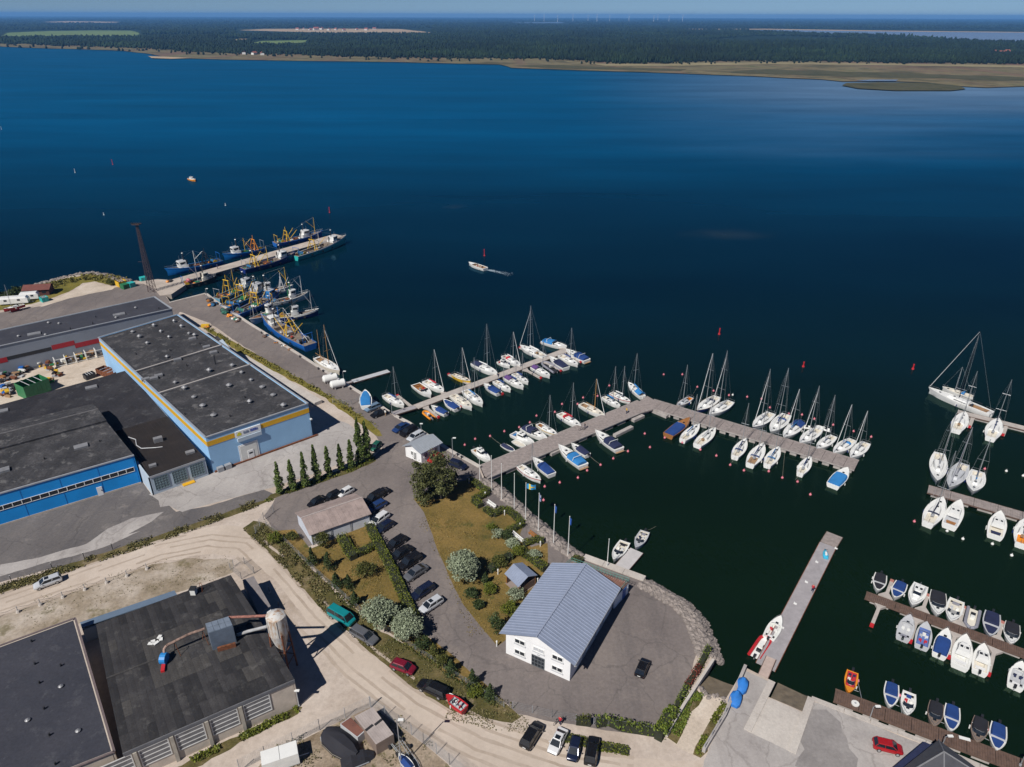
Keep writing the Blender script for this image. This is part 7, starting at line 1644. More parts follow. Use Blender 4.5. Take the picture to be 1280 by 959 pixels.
# ------------------------------------------------------------------ vehicles
PAINT = {}
def paint(nm, c):
    if nm not in PAINT: PAINT[nm] = M('car_' + nm, c, .22, .25, var=.04, spec=.6)
    return PAINT[nm]
CARS = dict(black=(.012, .012, .014), white=(.75, .75, .75), silver=(.58, .6, .63), grey=(.12, .125, .14), blue=(.02, .05, .16), navy=(.012, .018, .045), red=(.4, .015, .02), wine=(.2, .012, .03), teal=(.01, .24, .26), green=(.02, .12, .08), lblue=(.16, .24, .34))
tl_m = M('tail_light', (.4, .01, .01), .3); hl_m = M('head_light', (.7, .7, .7), .15)
TPL = {}
def car_template(kind):
    if kind in TPL: return TPL[kind]
    # x stations: (x, half width, waist height)
    dims = {'hatch': (4.1, 1.74, 1.46), 'wagon': (4.75, 1.8, 1.48), 'sedan': (4.6, 1.78, 1.43), 'suv': (4.7, 1.86, 1.7), 'van': (4.6, 1.84, 1.95)}[kind]; L, Wd, H = dims; h2 = Wd / 2
    wl = {'van': 1.12, 'suv': 1.02}.get(kind, .92); hood = wl - (.04 if kind == 'van' else .06)
    b = MB(); rg = []
    prof = [(-.5, .84, .42, wl - .12), (-.485, .94, .32, wl - .04), (-.4, 1.0, .25, wl), (-.1, 1.0, .24, wl), (.2, 1.0, .24, wl), (.3, 1.0, .25, hood), (.42, .96, .28, hood - .1), (.485, .86, .34, hood - .2), (.5, .74, .42, hood - .28)]
    for x, k, zb, zt in prof:
        w_ = h2 * k; rg.append([(x * L, -w_ * .9, zb), (x * L, -w_, zb + .18), (x * L, -w_, zt - .14), (x * L, -w_ * .9, zt), (x * L, w_ * .9, zt), (x * L, w_, zt - .14), (x * L, w_, zb + .18), (x * L, w_ * .9, zb)])
    b.loft(rg); body = b.mesh('body', grey, True)
    rr = {'hatch': (-.46, -.36, .12, .3), 'wagon': (-.48, -.43, .1, .27), 'sedan': (-.4, -.22, .1, .27), 'suv': (-.48, -.42, .1, .27), 'van': (-.49, -.47, .26, .4)}[kind]
    a0, a1, a2, a3 = [v * L for v in rr]; wb, wt = h2 * .89, h2 * .74; zt = H - .06
    g = MB(); g.add([(a0, -wb, wl - .03), (a3, -wb, wl - .05), (a3, wb, wl - .05), (a0, wb, wl - .03), (a1, -wt, zt), (a2, -wt, zt), (a2, wt, zt), (a1, wt, zt)], [(0, 1, 5, 4), (1, 2, 6, 5), (2, 3, 7, 6), (3, 0, 4, 7), (4, 5, 6, 7)])
    glass = g.mesh('windows', glassd)
    r_ = MB(); m = .12
    r_.loft([[(a1 - .04, -wt - .02, zt - .03), (a2 + .05, -wt - .02, zt - .03), (a2 + .05, wt + .02, zt - .03), (a1 - .04, wt + .02, zt - .03)], [(a1 + m, -wt + .1, H), (a2 - m, -wt + .1, H), (a2 - m, wt - .1, H), (a1 + m, wt - .1, H)]]); roof = r_.mesh('roof', grey)
    p = MB()
    for s_ in (-1, 1):
        for (x0, x1) in ((a0, a1), (a3, a2), ((a0 * .55 + a3 * .45), (a1 * .55 + a2 * .45))):
            p.tube((x0, s_ * (wb + .005), wl - .03), (x1, s_ * (wt + .005), zt), .05, 4)
    pil = p.mesh('pillars', grey)
    ty = MB().tube((0, -.1, 0), (0, .1, 0), .32, 14).mesh('wheel', dark, True); rim = MB().tube((0, -.105, 0), (0, .105, 0), .2, 10).mesh('rim', alu)
    hl = MB().box(0, 0, 0, .1, .34, .13).mesh('headlight', hl_m); tl = MB().box(0, 0, 0, .08, .28, .2).mesh('tail_light', tl_m); mi = MB().box(0, 0, 0, .14, .18, .12).mesh('mirror', grey)
    pl = MB().box(0, 0, 0, .03, .5, .12).mesh('number_plate', white)
    TPL[kind] = (L, h2, H, wl, hood, body, glass, roof, pil, ty, rim, hl, tl, mi, pl, a3); return TPL[kind]
def car(front, rear, kind, col, label, z=LZ, group='parked vehicles', roofbox=False, sunroof=False):
    L, h2, H, wl, hood, body, glass, roof, pil, ty, rim, hl, tl, mi, pl, a3 = car_template(kind)
    a, b = G(*front, z + .7), G(*rear, z + .7); d = a - b; c = (a + b) / 2; t = thing('parked_van' if kind == 'van' else 'parked_car', label, 'van' if kind == 'van' else 'car', (c.x, c.y, z), math.atan2(d.y, d.x), group)
    k = min(1.1, max(.9, d.length / L)); t.scale = (k, min(1.03, k), 1); pm = paint(col, CARS[col])
    for nm, me in (('body', body), ('windows', glass), ('roof', roof), ('pillars', pil)):
        o = link(nm, me, t)
        if nm != 'windows': o.material_slots[0].link = 'OBJECT'; o.material_slots[0].material = pm
    for x in (-.3, .31):
        for s_ in (-1, 1):
            w_ = link('wheel', ty, t, (x * L, s_ * (h2 - .08), .32)); link('rim', rim, w_)
    for s_ in (-1, 1):
        link('headlight', hl, t, (.475 * L, s_ * h2 * .62, hood - .3)); link('tail_light', tl, t, (-.485 * L, s_ * h2 * .72, wl - .28))
        o = link('mirror', mi, t, (a3 - .35, s_ * (h2 + .08), wl + .02)); o.material_slots[0].link = 'OBJECT'; o.material_slots[0].material = pm
    link('number_plate', pl, t, (-.5 * L - .01, 0, .62))
    if sunroof: MB().box(.0, 0, H + .015, .7, .8, .04).build('sunroof', glassd, t)
    return t
car((41, 733.5), (77, 720.5), 'wagon', 'silver', 'silver estate car standing on the sandy road', sunroof=True)
car((442, 779), (412.5, 762), 'van', 'teal', 'teal minibus parked on the verge of the sandy road'); car((470, 802), (440.5, 785), 'wagon', 'grey', 'dark grey estate car right behind the teal minibus')
car((518, 838), (490, 827.5), 'hatch', 'wine', 'dark red hatchback on the verge'); car((523.5, 852), (559, 868.5), 'wagon', 'black', 'black estate car towing the red jet boat')
car((674.5, 903), (655, 934.5), 'suv', 'black', 'black car parked leftmost below the yard gate'); car((690, 940), (704, 912), 'sedan', 'white', 'white saloon with open sunroof below the yard gate', sunroof=True); car((714.5, 950), (721.5, 921), 'hatch', 'navy', 'dark blue hatchback between white and black cars'); car((743, 920.5), (737, 956), 'suv', 'black', 'black car rightmost below the yard gate')
car((808, 823), (798.5, 845), 'hatch', 'black', 'lone black hatchback in the clubhouse yard'); car((1129, 937), (1091, 928), 'hatch', 'red', 'bright red hatchback beside the slipway')
car((462.5, 657), (484, 641), 'wagon', 'white', 'white estate car at the corner of the garage block'); car((471, 664), (491, 651), 'hatch', 'navy', 'dark hatchback right beside the white estate car')
for p, k_, c_, lb in (((495.5, 677), 'hatch', 'black', 'black hatchback third from the garage in the bay row'), ((501, 690.5), 'sedan', 'black', 'black saloon fourth from the garage in the bay row'), ((512, 701), 'suv', 'black', 'black car with white windscreen shade in the bay row'), ((519.5, 714.5), 'sedan', 'grey', 'grey saloon just below the car with the shade'), ((528, 738), 'wagon', 'navy', 'dark blue estate car near the lower end of the bays'), ((538.5, 755), 'wagon', 'silver', 'silver estate car last in the bay row')):
    car((p[0] - 13, p[1] + 9), (p[0] + 13, p[1] - 8), k_, c_, lb, sunroof=(c_ == 'silver'))
car((457, 628), (479, 615), 'suv', 'black', 'black car in the shadow behind the garage block'); car((468, 620), (484, 612), 'sedan', 'black', 'black saloon farthest from the garage block'); car((460, 638), (482, 626), 'hatch', 'blue', 'blue hatchback in the shade of the garage gable')
car((388, 631), (404, 622), 'sedan', 'black', 'dark car mostly hidden behind the garage roof, left'); car((408, 623), (424, 615), 'hatch', 'black', 'dark car mostly hidden behind the garage roof, right'); car((424, 619), (440, 610), 'hatch', 'white', 'white car peeping over the garage roof')
car((456.5, 513), (474, 505.5), 'wagon', 'lblue', 'silver-blue car next to the boat trailer'); car((464, 520), (483, 513), 'sedan', 'black', 'black saloon near the gangway with a person behind')
for p, k_, c_, lb in (((501, 534), 'sedan', 'blue', 'blue saloon leftmost of three above the hut'), ((510.5, 539), 'suv', 'black', 'black car in the middle of three above the hut'), ((519, 545), 'wagon', 'silver', 'silver estate car tucked behind the hut roof')): car((p[0] - 9, p[1] + 5), (p[0] + 9, p[1] - 5), k_, c_, lb)
car((465, 562), (474, 553), 'hatch', 'green', 'dark green hatchback beside the last poplar'); car((536, 577), (552, 568), 'hatch', 'red', 'red hatchback between the hut and the birches'); car((582, 584), (563, 578), 'suv', 'navy', 'dark blue car behind the birches at the quay'); car((12, 418), (-6, 421), 'hatch', 'blue', 'blue car peeping above the long grey hall')
# red jet boat on its trailer
def trailer(loc_px, rz, L, label, z=LZ):
    t = thing('boat_trailer', label, 'trailer', G(*loc_px, z), rz)
    MB().path([(L * .62, 0, .45), (L * .3, -.5, .5), (-L * .45, -.7, .5)], .05, 5).path([(L * .62, 0, .45), (L * .3, .5, .5), (-L * .45, .7, .5)], .05, 5).build('frame', steel, t)
    for x in (-.3, 0, .2): MB().tube((x * L, -.6, .5), (x * L, .6, .5), .04, 5).build('cross_member', steel, t)
    for s_ in (-1, 1): MB().tube((-.12 * L, s_ * .85, .32), (-.12 * L, s_ * 1.05, .32), .32, 12).build('wheel', dark, t)
    return t
jd = G(558, 869) - G(581, 886); jz = math.atan2(jd.y, jd.x)
trailer((570, 879), jz, 4.0, 'steel trailer under the red jet boat'); motorboat((558.5, 869.5), (581, 885.5), 'open', 'red open jet boat on a trailer behind the black estate car', red_c, hull=red_p, dk=red_p, group='boats ashore', z0=2.15, out=False, minL=3.2, beam=.42, inside=lgrey)
trailer((457, 500), R(92), 5.0, 'trailer under the white and blue boat at the quay')
trailer((498, 936), R(-52), 6.0, 'empty boat trailer frame in the fenced yard, upper'); trailer((508, 945), R(-50), 6.5, 'empty boat trailer frame in the fenced yard, lower')
rowboat((499, 944), (515, 962), 'blue and white boat on a trailer in the fenced yard', white, blue_p, 'boats ashore', z0=2.1, cover=blue_c)

# ------------------------------------------------------------------ fenced yard
t = thing('flat_roof_box', 'beige flat timber box with two roof slots in the fenced yard', 'hut', G(470, 931)); O = t.location
bx = [G(*p, 3.6) - O for p in ((443, 896), (466, 884), (492, 918), (470, 931))]; n_p = 9
for i in range(n_p):
    a, b, c, d = lerpv(bx[0], bx[1], i / n_p), lerpv(bx[0], bx[1], (i + .96) / n_p), lerpv(bx[3], bx[2], (i + .96) / n_p), lerpv(bx[3], bx[2], i / n_p)
    MB().add([(p.x, p.y, 2.15 + .01 * (i % 2)) for p in (a, b, c, d)], [(0, 1, 2, 3)]).build('roof_board', M('grey_beige_board', (.36, .31, .29), .85, var=.15), t)
MB().prism(bx, 0, 2.1).build('wall', brown_c, t)
for p in ((461.5, 910), (473, 903)): q_ = G(*p, 3.66) - O; MB().box(q_.x, q_.y, 2.2, .35, 1.2, .08, -.75).build('roof_slot', dark, t)
t = thing('flat_roof_box', 'lower box with rusty red roof beside the beige timber box', 'hut', G(445, 925)); O = t.location
bx = [G(*p, 3.0) - O for p in ((425, 905), (438, 896), (456, 914), (447, 922))]; MB().prism(bx, 0, 1.5).build('wall', lgrey, t); MB().prism([lerpv(p, sum(bx, Vector()) / 4, .08) for p in bx], 1.5, 1.56).build('roof', M('rust_red_roof', (.17, .07, .05), .85, var=.25), t)
t = thing('tarp_boat', 'big black tarpaulin-covered boat in the fenced yard', 'covered boat', G(428, 934), R(-35))
MB().loft([[(x, -w_, .1), (x, -w_ * .95, .9), (x, -w_ * .35, 1.7 * k), (x, w_ * .35, 1.7 * k), (x, w_ * .95, .9), (x, w_, .1)] for x, w_, k in ((-3.2, .9, .8), (-2.4, 1.5, 1.0), (0, 1.7, 1.15), (1.8, 1.4, 1.0), (3.0, .4, .75))]).build('tarpaulin', dgrey_c, t, True); MB().box(-2.8, 0, .4, .6, 2.2, .8).build('transom', grey, t)
MB().path([(-3.25, -.9, .5), (-2.4, -1.54, .5), (0, -1.74, .5), (1.8, -1.44, .5)], .03, 4).build('lashing', rope, t)
t = thing('box_trailer', 'white two-panel box trailer at the bottom edge', 'trailer', G(352, 955), R(22)); MB().box(0, 0, 1.25, 4.6, 2.1, 1.9).build('body', offwhite, t)
for s_ in (-1, 1): MB().box(s_ * 1.16, 0, 2.24, 2.25, 2.12, .08).build('roof_panel', white, t); MB().tube((0, s_ * .9, .32), (0, s_ * 1.1, .32), .32, 12).build('wheel', dark, t)
MB().tube((2.3, 0, .4), (3.6, 0, .4), .06, 5).build('drawbar', steel, t)
t = thing('tarp_pile', 'dark tarpaulin heap next to the covered boat', 'covered boat', G(447, 950), R(20)); MB().loft([[(x, -w_, .0), (x, -w_ * .6, h_), (x, w_ * .6, h_), (x, w_, .0)] for x, w_, h_ in ((-2.2, .8, .5), (-.8, 1.2, 1.1), (.9, 1.1, .9), (2.2, .5, .4))]).build('tarpaulin', dgrey_c, t); MB().tube((-1, -1.2, .2), (1.4, -1.0, .25), .08, 6).build('pole', alu, t)

# ------------------------------------------------------------------ fences
wire_m = M('fence_wire', (.3, .32, .34), .6, .4, var=.1)
def fence(px, label, step=3.0, H=1.9, z=LZ, post=None, wires=14, mesh=True, name='mesh_fence'):
    t = thing(name, label, 'fence', G(*px[0], z)); O = t.location
    for a, b in zip(px[:-1], px[1:]):
        A, B = G(*a, z) - O, G(*b, z) - O; d = B - A; n = max(1, round(d.length / step))
        for i in range(n + 1): p = A + d * (i / n); MB().tube((p.x, p.y, -.05), (p.x, p.y, H), .05, 5).build('post', post or grey, t)
        for i in range(n):
            p, q_ = A + d * (i / n), A + d * ((i + 1) / n); mb = MB()
            for k in range(wires): zk = .1 + (H - .15) * k / (wires - 1); mb.tube((p.x, p.y, zk), (q_.x, q_.y, zk), .008, 3, caps=False)
            if mesh:
                m_ = max(4, int((q_ - p).length / .2))
                for k in range(m_): c = p + (q_ - p) * (k / m_); mb.tube((c.x, c.y, .1), (c.x, c.y, H - .05), .008, 3, caps=False)
            mb.build('wire_panel', wire_m, t)
fence([(300, 964), (332, 947), (400, 913), (463, 884.5)], 'tall wire mesh fence along the workshop lane', 3.2, 2.3); fence([(464, 884.5), (500, 908), (530, 930), (562, 956), (590, 978)], 'tall wire mesh fence along the sandy road side of the yard', 3.0, 2.3)
fence([(333, 657), (362, 683), (400, 720), (450, 764), (500, 800), (560, 840), (630, 884)], 'thin wire fence along the garden and car park', 4.0, 1.2, wires=7); fence([(641, 886), (690, 897), (720, 902)], 'grey tubular double gate of the clubhouse yard', 2.6, 1.5, wires=5, name='yard_gate')
fence([(742, 906), (790, 912), (820, 920)], 'wire mesh fence overgrown by vines', 2.6, 1.5, wires=8)
fence([(452, 498), (440, 506), (416, 504)], 'steel barrier across the quay road near the tanks', 2.5, 1.2, wires=4); fence([(320, 668), (330, 650), (342, 640)], 'open wire gate at the garden corner', 2.5, 1.8, wires=6)
fence([(288, 712), (302, 724), (318, 717), (306, 705), (292, 708)], 'wire enclosure behind the workshop corner', 2.5, 1.6, wires=6)
# concrete-footed rope barrier along the sandy road
pp = [(-5, 774), (23, 765.5), (51, 756.5), (79, 747), (106.6, 737.5), (133.6, 729), (159, 720.5), (184, 711.5)]
t = thing('chain_barrier', 'row of concrete-footed posts with a sagging wire along the sandy road', 'barrier', G(*pp[0])); O = t.location
for i, p in enumerate(pp):
    q_ = G(*p) - O; MB().tube((q_.x, q_.y, 0), (q_.x, q_.y, .4), .38, 9, .26).build('concrete_foot', concrete_lt, t); MB().tube((q_.x, q_.y, .35), (q_.x, q_.y, 1.3), .06, 6).build('post', grey, t)
    if i: p0 = G(*pp[i - 1]) - O; MB().path([(p0.x, p0.y, 1.1), ((p0.x + q_.x) / 2, (p0.y + q_.y) / 2, .8), (q_.x, q_.y, 1.1)], .02, 4).build('wire', dark, t)
for i, p in enumerate(((15, 728), (66, 712), (106, 699), (141, 687))):
    q_ = G(*p); o = thing('marker_post', 'thin dark marker post in the verge, %s from the left' % ORD[i], 'post', q_, 0, 'verge marker posts'); MB().tube((0, 0, -.1), (0, 0, 1.5), .06, 6).build('stake', dark, o); MB().box(0, 0, 1.5, .1, .1, .08).build('cap', white, o)
for i, p in enumerate(((337, 741), (349, 760))):
    o = thing('marker_post', 'short post on the sandy road beside the cyclone, %s' % ('upper', 'lower')[i], 'post', G(*p), 0); MB().tube((0, 0, -.1), (0, 0, 1.3), .06, 6).build('stake', dark, o); MB().tube((0, 0, 0), (0, 0, .3), .25, 8).build('concrete_foot', concrete_lt, o)

# yard walls
def low_wall(px, label, w_, H, mat, z=LZ, step=3.0):
    t = thing('low_wall', label, 'wall', G(*px[0], z)); O = t.location
    for a, b in zip(px[:-1], px[1:]):
        A, B = G(*a, z) - O, G(*b, z) - O; d = B - A; n = max(1, round(d.length / step))
        for i in range(n): c = A + d * ((i + .5) / n); MB().box(c.x, c.y, H / 2, d.length / n - .03, w_, H + .02 * (i % 2), math.atan2(d.y, d.x)).build('wall_block', mat, t)
low_wall([(833, 921), (855, 884), (891, 829)], 'white concrete wall stepping down along the clubhouse yard', .4, .9, concrete_lt); low_wall([(879, 941), (905, 898), (931, 836)], 'grey concrete parapet of the slipway pier', .45, .9, concrete)
fence([(880, 940), (906, 896)], 'steel handrail on the slipway pier parapet', 2.0, 1.9, wires=3, mesh=False, name='handrail')
for p, lb, rz in (((927, 859), 'blue tarpaulin-covered jet ski on the pier, upper', R(60)), ((919, 876), 'blue tarpaulin-covered jet ski on the pier, lower', R(60))):
    t = thing('covered_jet_ski', lb, 'jet ski', G(*p), rz); bt = M('blue_tarp', (.02, .16, .5), .7, var=.2)
    MB().loft([[(x, -w_, .25), (x, -w_ * .9, h_ * .7), (x, -w_ * .3, h_), (x, w_ * .3, h_), (x, w_ * .9, h_ * .7), (x, w_, .25)] for x, w_, h_ in ((-1.5, .55, .75), (-1.0, .85, 1.0), (0, .9, 1.25), (.7, .75, 1.3), (1.4, .35, .7))]).build('tarpaulin', bt, t, True); MB().box(0, 0, .14, 2.6, 1.1, .2).build('cradle', steel, t)
    for s_ in (-1, 1): MB().tube((-.2, s_ * .62, .2), (-.2, s_ * .78, .2), .2, 10).build('wheel', dark, t)
t = thing('jet_ski', 'light blue jet ski stored on the floating pier', 'jet ski', G(1031.5, 694, .65), R(72)); MB().loft([[(x, -w_, .1), (x, -w_, .4), (x, 0, h_), (x, w_, .4), (x, w_, .1)] for x, w_, h_ in ((-1.3, .4, .5), (-.5, .5, .75), (.3, .45, .95), (1.3, .08, .5))]).build('hull', M('cyan_paint', (.05, .4, .6), .4), t); MB().box(-.5, 0, .78, .9, .35, .18).build('seat', white, t); MB().tube((.35, -.35, 1.05), (.35, .35, 1.05), .04, 5).build('handlebar', blackm, t)

# ------------------------------------------------------------------ lamps, flags, mast
def lamp(base, top, label, z=LZ, arm=.5, m=None):
    H = hgt(base, top, z); t = thing('lamp_post', label, 'lamp', G(*base, z))
    MB().tube((0, 0, -.1), (0, 0, H), .09, 7, .06).build('pole', m or steel, t); MB().tube((0, 0, H), (arm, 0, H + .1), .04, 5).build('arm', m or steel, t); MB().box(arm, 0, H + .1, .7, .34, .14).build('lamp_head', white, t); MB().tube((0, 0, 0), (0, 0, .3), .16, 8).build('base', grey, t)
lamp((502, 958), (499, 900), 'tall lamp post standing inside the fenced yard'); lamp((566, 571), (564, 548), 'lamp post on the quay right of the harbour hut'); lamp((1085.5, 903), (1089.5, 882.5), 'left lamp post on the brown quay dock', .75, .6); lamp((1176, 936), (1180, 919.5), 'right lamp post beside the kiosk roof', .75, .6)
lamp((490, 516), (490, 502), 'short lamp post at the gangway of the inner pontoon'); lamp((259, 372), (258, 361), 'lamp post at the corner of the trawler quay'); lamp((430, 478), (429.5, 464.5), 'lamp post between the white tanks and the jetty'); lamp((527, 545), (527, 530), 'thin mast beside the three parked cars', arm=.1)
lamp((374, 955 - 72), (364, 866), 'thin grey pole at the workshop corner', arm=.1, m=grey); lamp((1275, 957), (1278, 944), 'white-headed lamp at the lower right corner', .75)
flagw = M('flag_white', (.75, .75, .78), .8); flagb = M('flag_blue', (.02, .1, .4), .8); flagsb = M('flag_sky', (.03, .3, .6), .8); flagy = M('flag_yellow', (.7, .5, .03), .8)
poles = [((599.8, 601), (599.8, 574)), ((614.7, 614), (615, 570)), ((627, 625), (627.6, 580)), ((642.8, 638), (643.8, 592)), ((656.9, 650.6), (658, 604)), ((672.9, 664), (674, 617)), ((691.8, 680), (693.5, 631)), ((709.8, 695), (711.5, 646)), ((758.7, 709), (761.6, 674))]
fl = [None, None, None, None, 'cross', 'white', 'blue', 'blue2', None]; flab = ['first bare white flagpole, closest to the wooden pier', 'second bare white flagpole from the pier', 'third bare white flagpole from the pier', 'fourth bare white flagpole from the pier', 'white flagpole with blue and yellow cross flag', 'white flagpole with hanging white and blue cross flag', 'white flagpole with folded dark blue flag, seventh in line', 'last promenade flagpole, blue flag, nearest the terrace', 'lone white flagpole on the clubhouse terrace edge']
for (b, tp), f_, lb in zip(poles, fl, flab):
    H = hgt(b, tp); t = thing('flagpole', lb, 'flagpole', G(*b), 0, 'flagpoles on the promenade'); MB().tube((0, 0, -.1), (0, 0, H), .085, 8, .05).build('pole', white, t); MB().ball((0, 0, H + .05), .1, 1).build('finial', white, t); MB().box(0, 0, .12, .4, .4, .25).build('footing', concrete_lt, t)
    if f_:
        z1 = H - .15; droop = f_ != 'cross'; fw, fh = (1.9, 1.15) if not droop else (.45, 1.5)
        def cloth(x0, x1, v0, v1, off=0):
            mb = MB(); n = 8; P = []
            for i in range(n + 1):
                s_ = x0 + (x1 - x0) * i / n
                for v in (v0, v1): P.append((s_ * fw, .16 * math.sin(s_ * 7 + v) * (1 if not droop else .8) + off, z1 - v * fh - (.25 * s_ if not droop else .35 * s_)))
            return mb.add(P, [(2 * i, 2 * i + 1, 2 * i + 3, 2 * i + 2) for i in range(n)])
        o = cloth(.03, 1, 0, 1).build('flag', {'cross': flagsb, 'white': flagw, 'blue': flagb, 'blue2': flagb}[f_], t)
        if f_ in ('cross', 'white'):
            cm_ = flagy if f_ == 'cross' else flagb
            for off in (-.012, .012): cloth(.03, 1, .4, .6, off).build('flag_cross', cm_, o); cloth(.3, .46, 0, 1, off * 1.4).build('flag_cross', cm_, o)
# lattice floodlight mast
bs, tp = (190.5, 364), (176, 280); H = hgt(bs, tp, 1.75); t = thing('floodlight_mast', 'tall dark lattice floodlight mast at the root of the trawler pier', 'mast', G(*bs, 1.75)); lat = M('lattice_rust', (.07, .04, .04), .8, var=.4)
def wv(z): return .75 * (1 - z / H) + .28
for sx in (-1, 1):
    for sy in (-1, 1): MB().tube((sx * wv(0), sy * wv(0), 0), (sx * wv(H), sy * wv(H), H), .09, 5, .06).build('leg', lat, t)
nb = 13
for k in range(nb):
    z0_, z1_ = H * k / nb, H * (k + 1) / nb; mb = MB()
    c0 = [(-wv(z0_), -wv(z0_), z0_), (wv(z0_), -wv(z0_), z0_), (wv(z0_), wv(z0_), z0_), (-wv(z0_), wv(z0_), z0_)]; c1 = [(-wv(z1_), -wv(z1_), z1_), (wv(z1_), -wv(z1_), z1_), (wv(z1_), wv(z1_), z1_), (-wv(z1_), wv(z1_), z1_)]
    for i in range(4): mb.tube(c0[i], c1[(i + 1) % 4], .04, 4); mb.tube(c1[i], c0[(i + 1) % 4], .04, 4); mb.tube(c1[i], c1[(i + 1) % 4], .035, 4)
    mb.build('lattice_bracing', lat, t)
MB().box(0, 0, H + .1, 2.6, 2.0, .2).build('platform', lat, t)
for i in range(4): MB().box(-1.2 + .8 * i, -.8, H + .5, .5, .3, .5).build('floodlight', blackm, t)
MB().tube((-1.3, 0, H * .45), (-2.6, 0, H * .45), .06, 5).build('bracket', lat, t)
# bollard lamps and benches
for i, p in enumerate(((586.5, 604), (606.6, 621), (630.7, 644), (650, 660), (675.4, 683), (622.5, 718), (621, 808), (672, 729))):
    t = thing('bollard_lamp', ['white garden bollard lamp at the upper end of the hedge', 'white bollard lamp beside the upper bench', 'white bollard lamp at the zigzag hedge', 'white bollard lamp above the long bench', 'white bollard lamp at the lower hedge spur', 'white bollard lamp left of the grill hut', 'white bollard lamp at the tip of the lawn', 'white bollard lamp between grill hut and clubhouse'][i], 'lamp', G(*p), 0, 'garden bollard lamps'); MB().tube((0, 0, 0), (0, 0, 1.0), .1, 8).build('post', white, t); MB().tube((0, 0, 1.0), (0, 0, 1.2), .16, 8, .1).build('lamp_cap', white, t)
def bench(a, b, label, mat):
    A, B = G(*a, LZ + .45), G(*b, LZ + .45); d = B - A; L = d.length; t = thing('park_bench', label, 'bench', (A.x, A.y, LZ), math.atan2(d.y, d.x))
    for k in range(3): MB().box(L / 2, -.16 + .16 * k, .45, L, .13, .05).build('seat_slat', mat, t)
    for k in range(2): MB().box(L / 2, .26, .65 + .2 * k, L, .05, .14).build('back_slat', mat, t)
    for x in (.1, .5, .9): MB().box(x * L, .05, .22, .1, .5, .44).build('leg', mat, t)
bench((609, 627), (619, 634), 'short white bench in the upper hedge niche', white); bench((640, 666), (657, 680), 'long white bench in the lower hedge niche', white); bench((661, 665), (670, 672), 'dark wooden picnic bench on the promenade', wood)
# tanks by the quay
for i, p in enumerate(((413.5, 478), (423, 485))):
    t = thing('storage_tank', ('white lying storage tank at the quay, upper of two', 'white lying storage tank at the quay, lower of two')[i], 'tank', G(*p), R(28)); MB().tube((-1.7, 0, 1.35), (1.7, 0, 1.35), 1.05, 16).build('shell', white, t, True)
    for s_ in (-1, 1): MB().tube((s_ * 1.7, 0, 1.35), (s_ * 2.1, 0, 1.35), 1.05, 16, .55).build('end_dome', white, t, True); MB().box(s_ * 1.0, 0, .25, .3, 1.7, .6).build('saddle', concrete, t)
    MB().tube((.3, 0, 2.35), (.3, 0, 2.75), .28, 9).build('manhole', lgrey, t)
# bollards along the quay, nets and crates
for i, p in enumerate(((272, 381), (300, 400), (327, 417), (352, 433), (375, 447), (398, 462), (404, 465), (438, 487), (500, 524), (577, 573), (572, 570))):
    t = thing('quay_bollard', 'dark mooring bollard on the quay edge, %s from the left' % ORD[i], 'bollard', G(*p), 0, 'quay bollards'); MB().tube((0, 0, 0), (0, 0, .45), .2, 9, .16).build('post', blackm, t); MB().tube((0, 0, .45), (0, 0, .6), .27, 9).build('cap', blackm, t)
nr_ = random.Random(9); nm_ = [M('net_dark', (.03, .03, .035), .95), M('net_blue', (.02, .12, .26), .95), M('net_green', (.03, .14, .1), .95), orange_p, wood, offwhite, M('net_brown', (.13, .08, .06), .95, var=.3)]
nd = ['long black heap of fishing net on the quay', 'blue and dark net heap near the pale blue trawler', 'orange float pile on the quay', 'brown net bundle on the quay edge', 'white fish boxes on the quay by the round-bowed boat', 'dark net coil at the quay corner lamp', 'brown trawl gear beside the bright blue trawler', 'small pile of ropes on the quay', 'pale stone-like sacks at the quay middle', 'rust-coloured chain pile near the ketch', 'yellow tarpaulin bundle at the warehouse corner', 'dark machinery on the trawler pier root', 'pink float bundle on the trawler pier']
for i, (p, s_, mi_) in enumerate((((281, 390), 2.2, 0), ((266, 382), 1.6, 1), ((286.5, 395), 1.0, 3), ((297, 401), 1.3, 6), ((293, 398), 1.0, 5), ((262, 376), 1.4, 0), ((332, 421), 1.0, 6), ((345, 429), .7, 4), ((355, 433), .7, 5), ((362, 437), .6, 4), ((257, 409), 1.3, 3), ((212, 352), 1.2, 0), ((236, 352), 1.2, 1))):
    t = thing('gear_pile', nd[i], 'fishing gear', G(*p, LZ if i < 11 else 1.8), nr_.random() * 3, 'fishing gear on the quays')
    for k in range(6): MB().ball((nr_.uniform(-1, 1) * s_, nr_.uniform(-.5, .5) * s_, .25 * s_), nr_.uniform(.35, .6) * s_, 2, .2, .6, rn=nr_).build('heap', nm_[mi_] if k < 4 else nr_.choice(nm_), t)
    if i == 12: MB().ball((0, -1, .7), .9, 2).build('float', pink_p, t)
    if i == 10: MB().box(0, 0, .5, 2.4, 1.2, .8).build('cover', yellow_p, t)
# floats of debris on the water-side, life ring cabinet, notice boards
t = thing('notice_board', 'white notice board lying flat on the brown dock', 'board', G(1205, 925, .78), R(-20)); MB().box(0, 0, .3, 1.4, .5, .06).build('panel', white, t)
for x in (-.5, .5): MB().box(x, 0, .14, .06, .06, .28).build('leg', steel, t)
t = thing('dock_hatch', 'white oval cover on the brown dock near its left end', 'cover', G(1069, 880, .78), R(-20)); MB().tube((0, 0, 0), (0, 0, .18), .55, 14).build('lid', offwhite, t); MB().tube((0, 0, .18), (0, 0, .24), .15, 8).build('knob', grey, t)

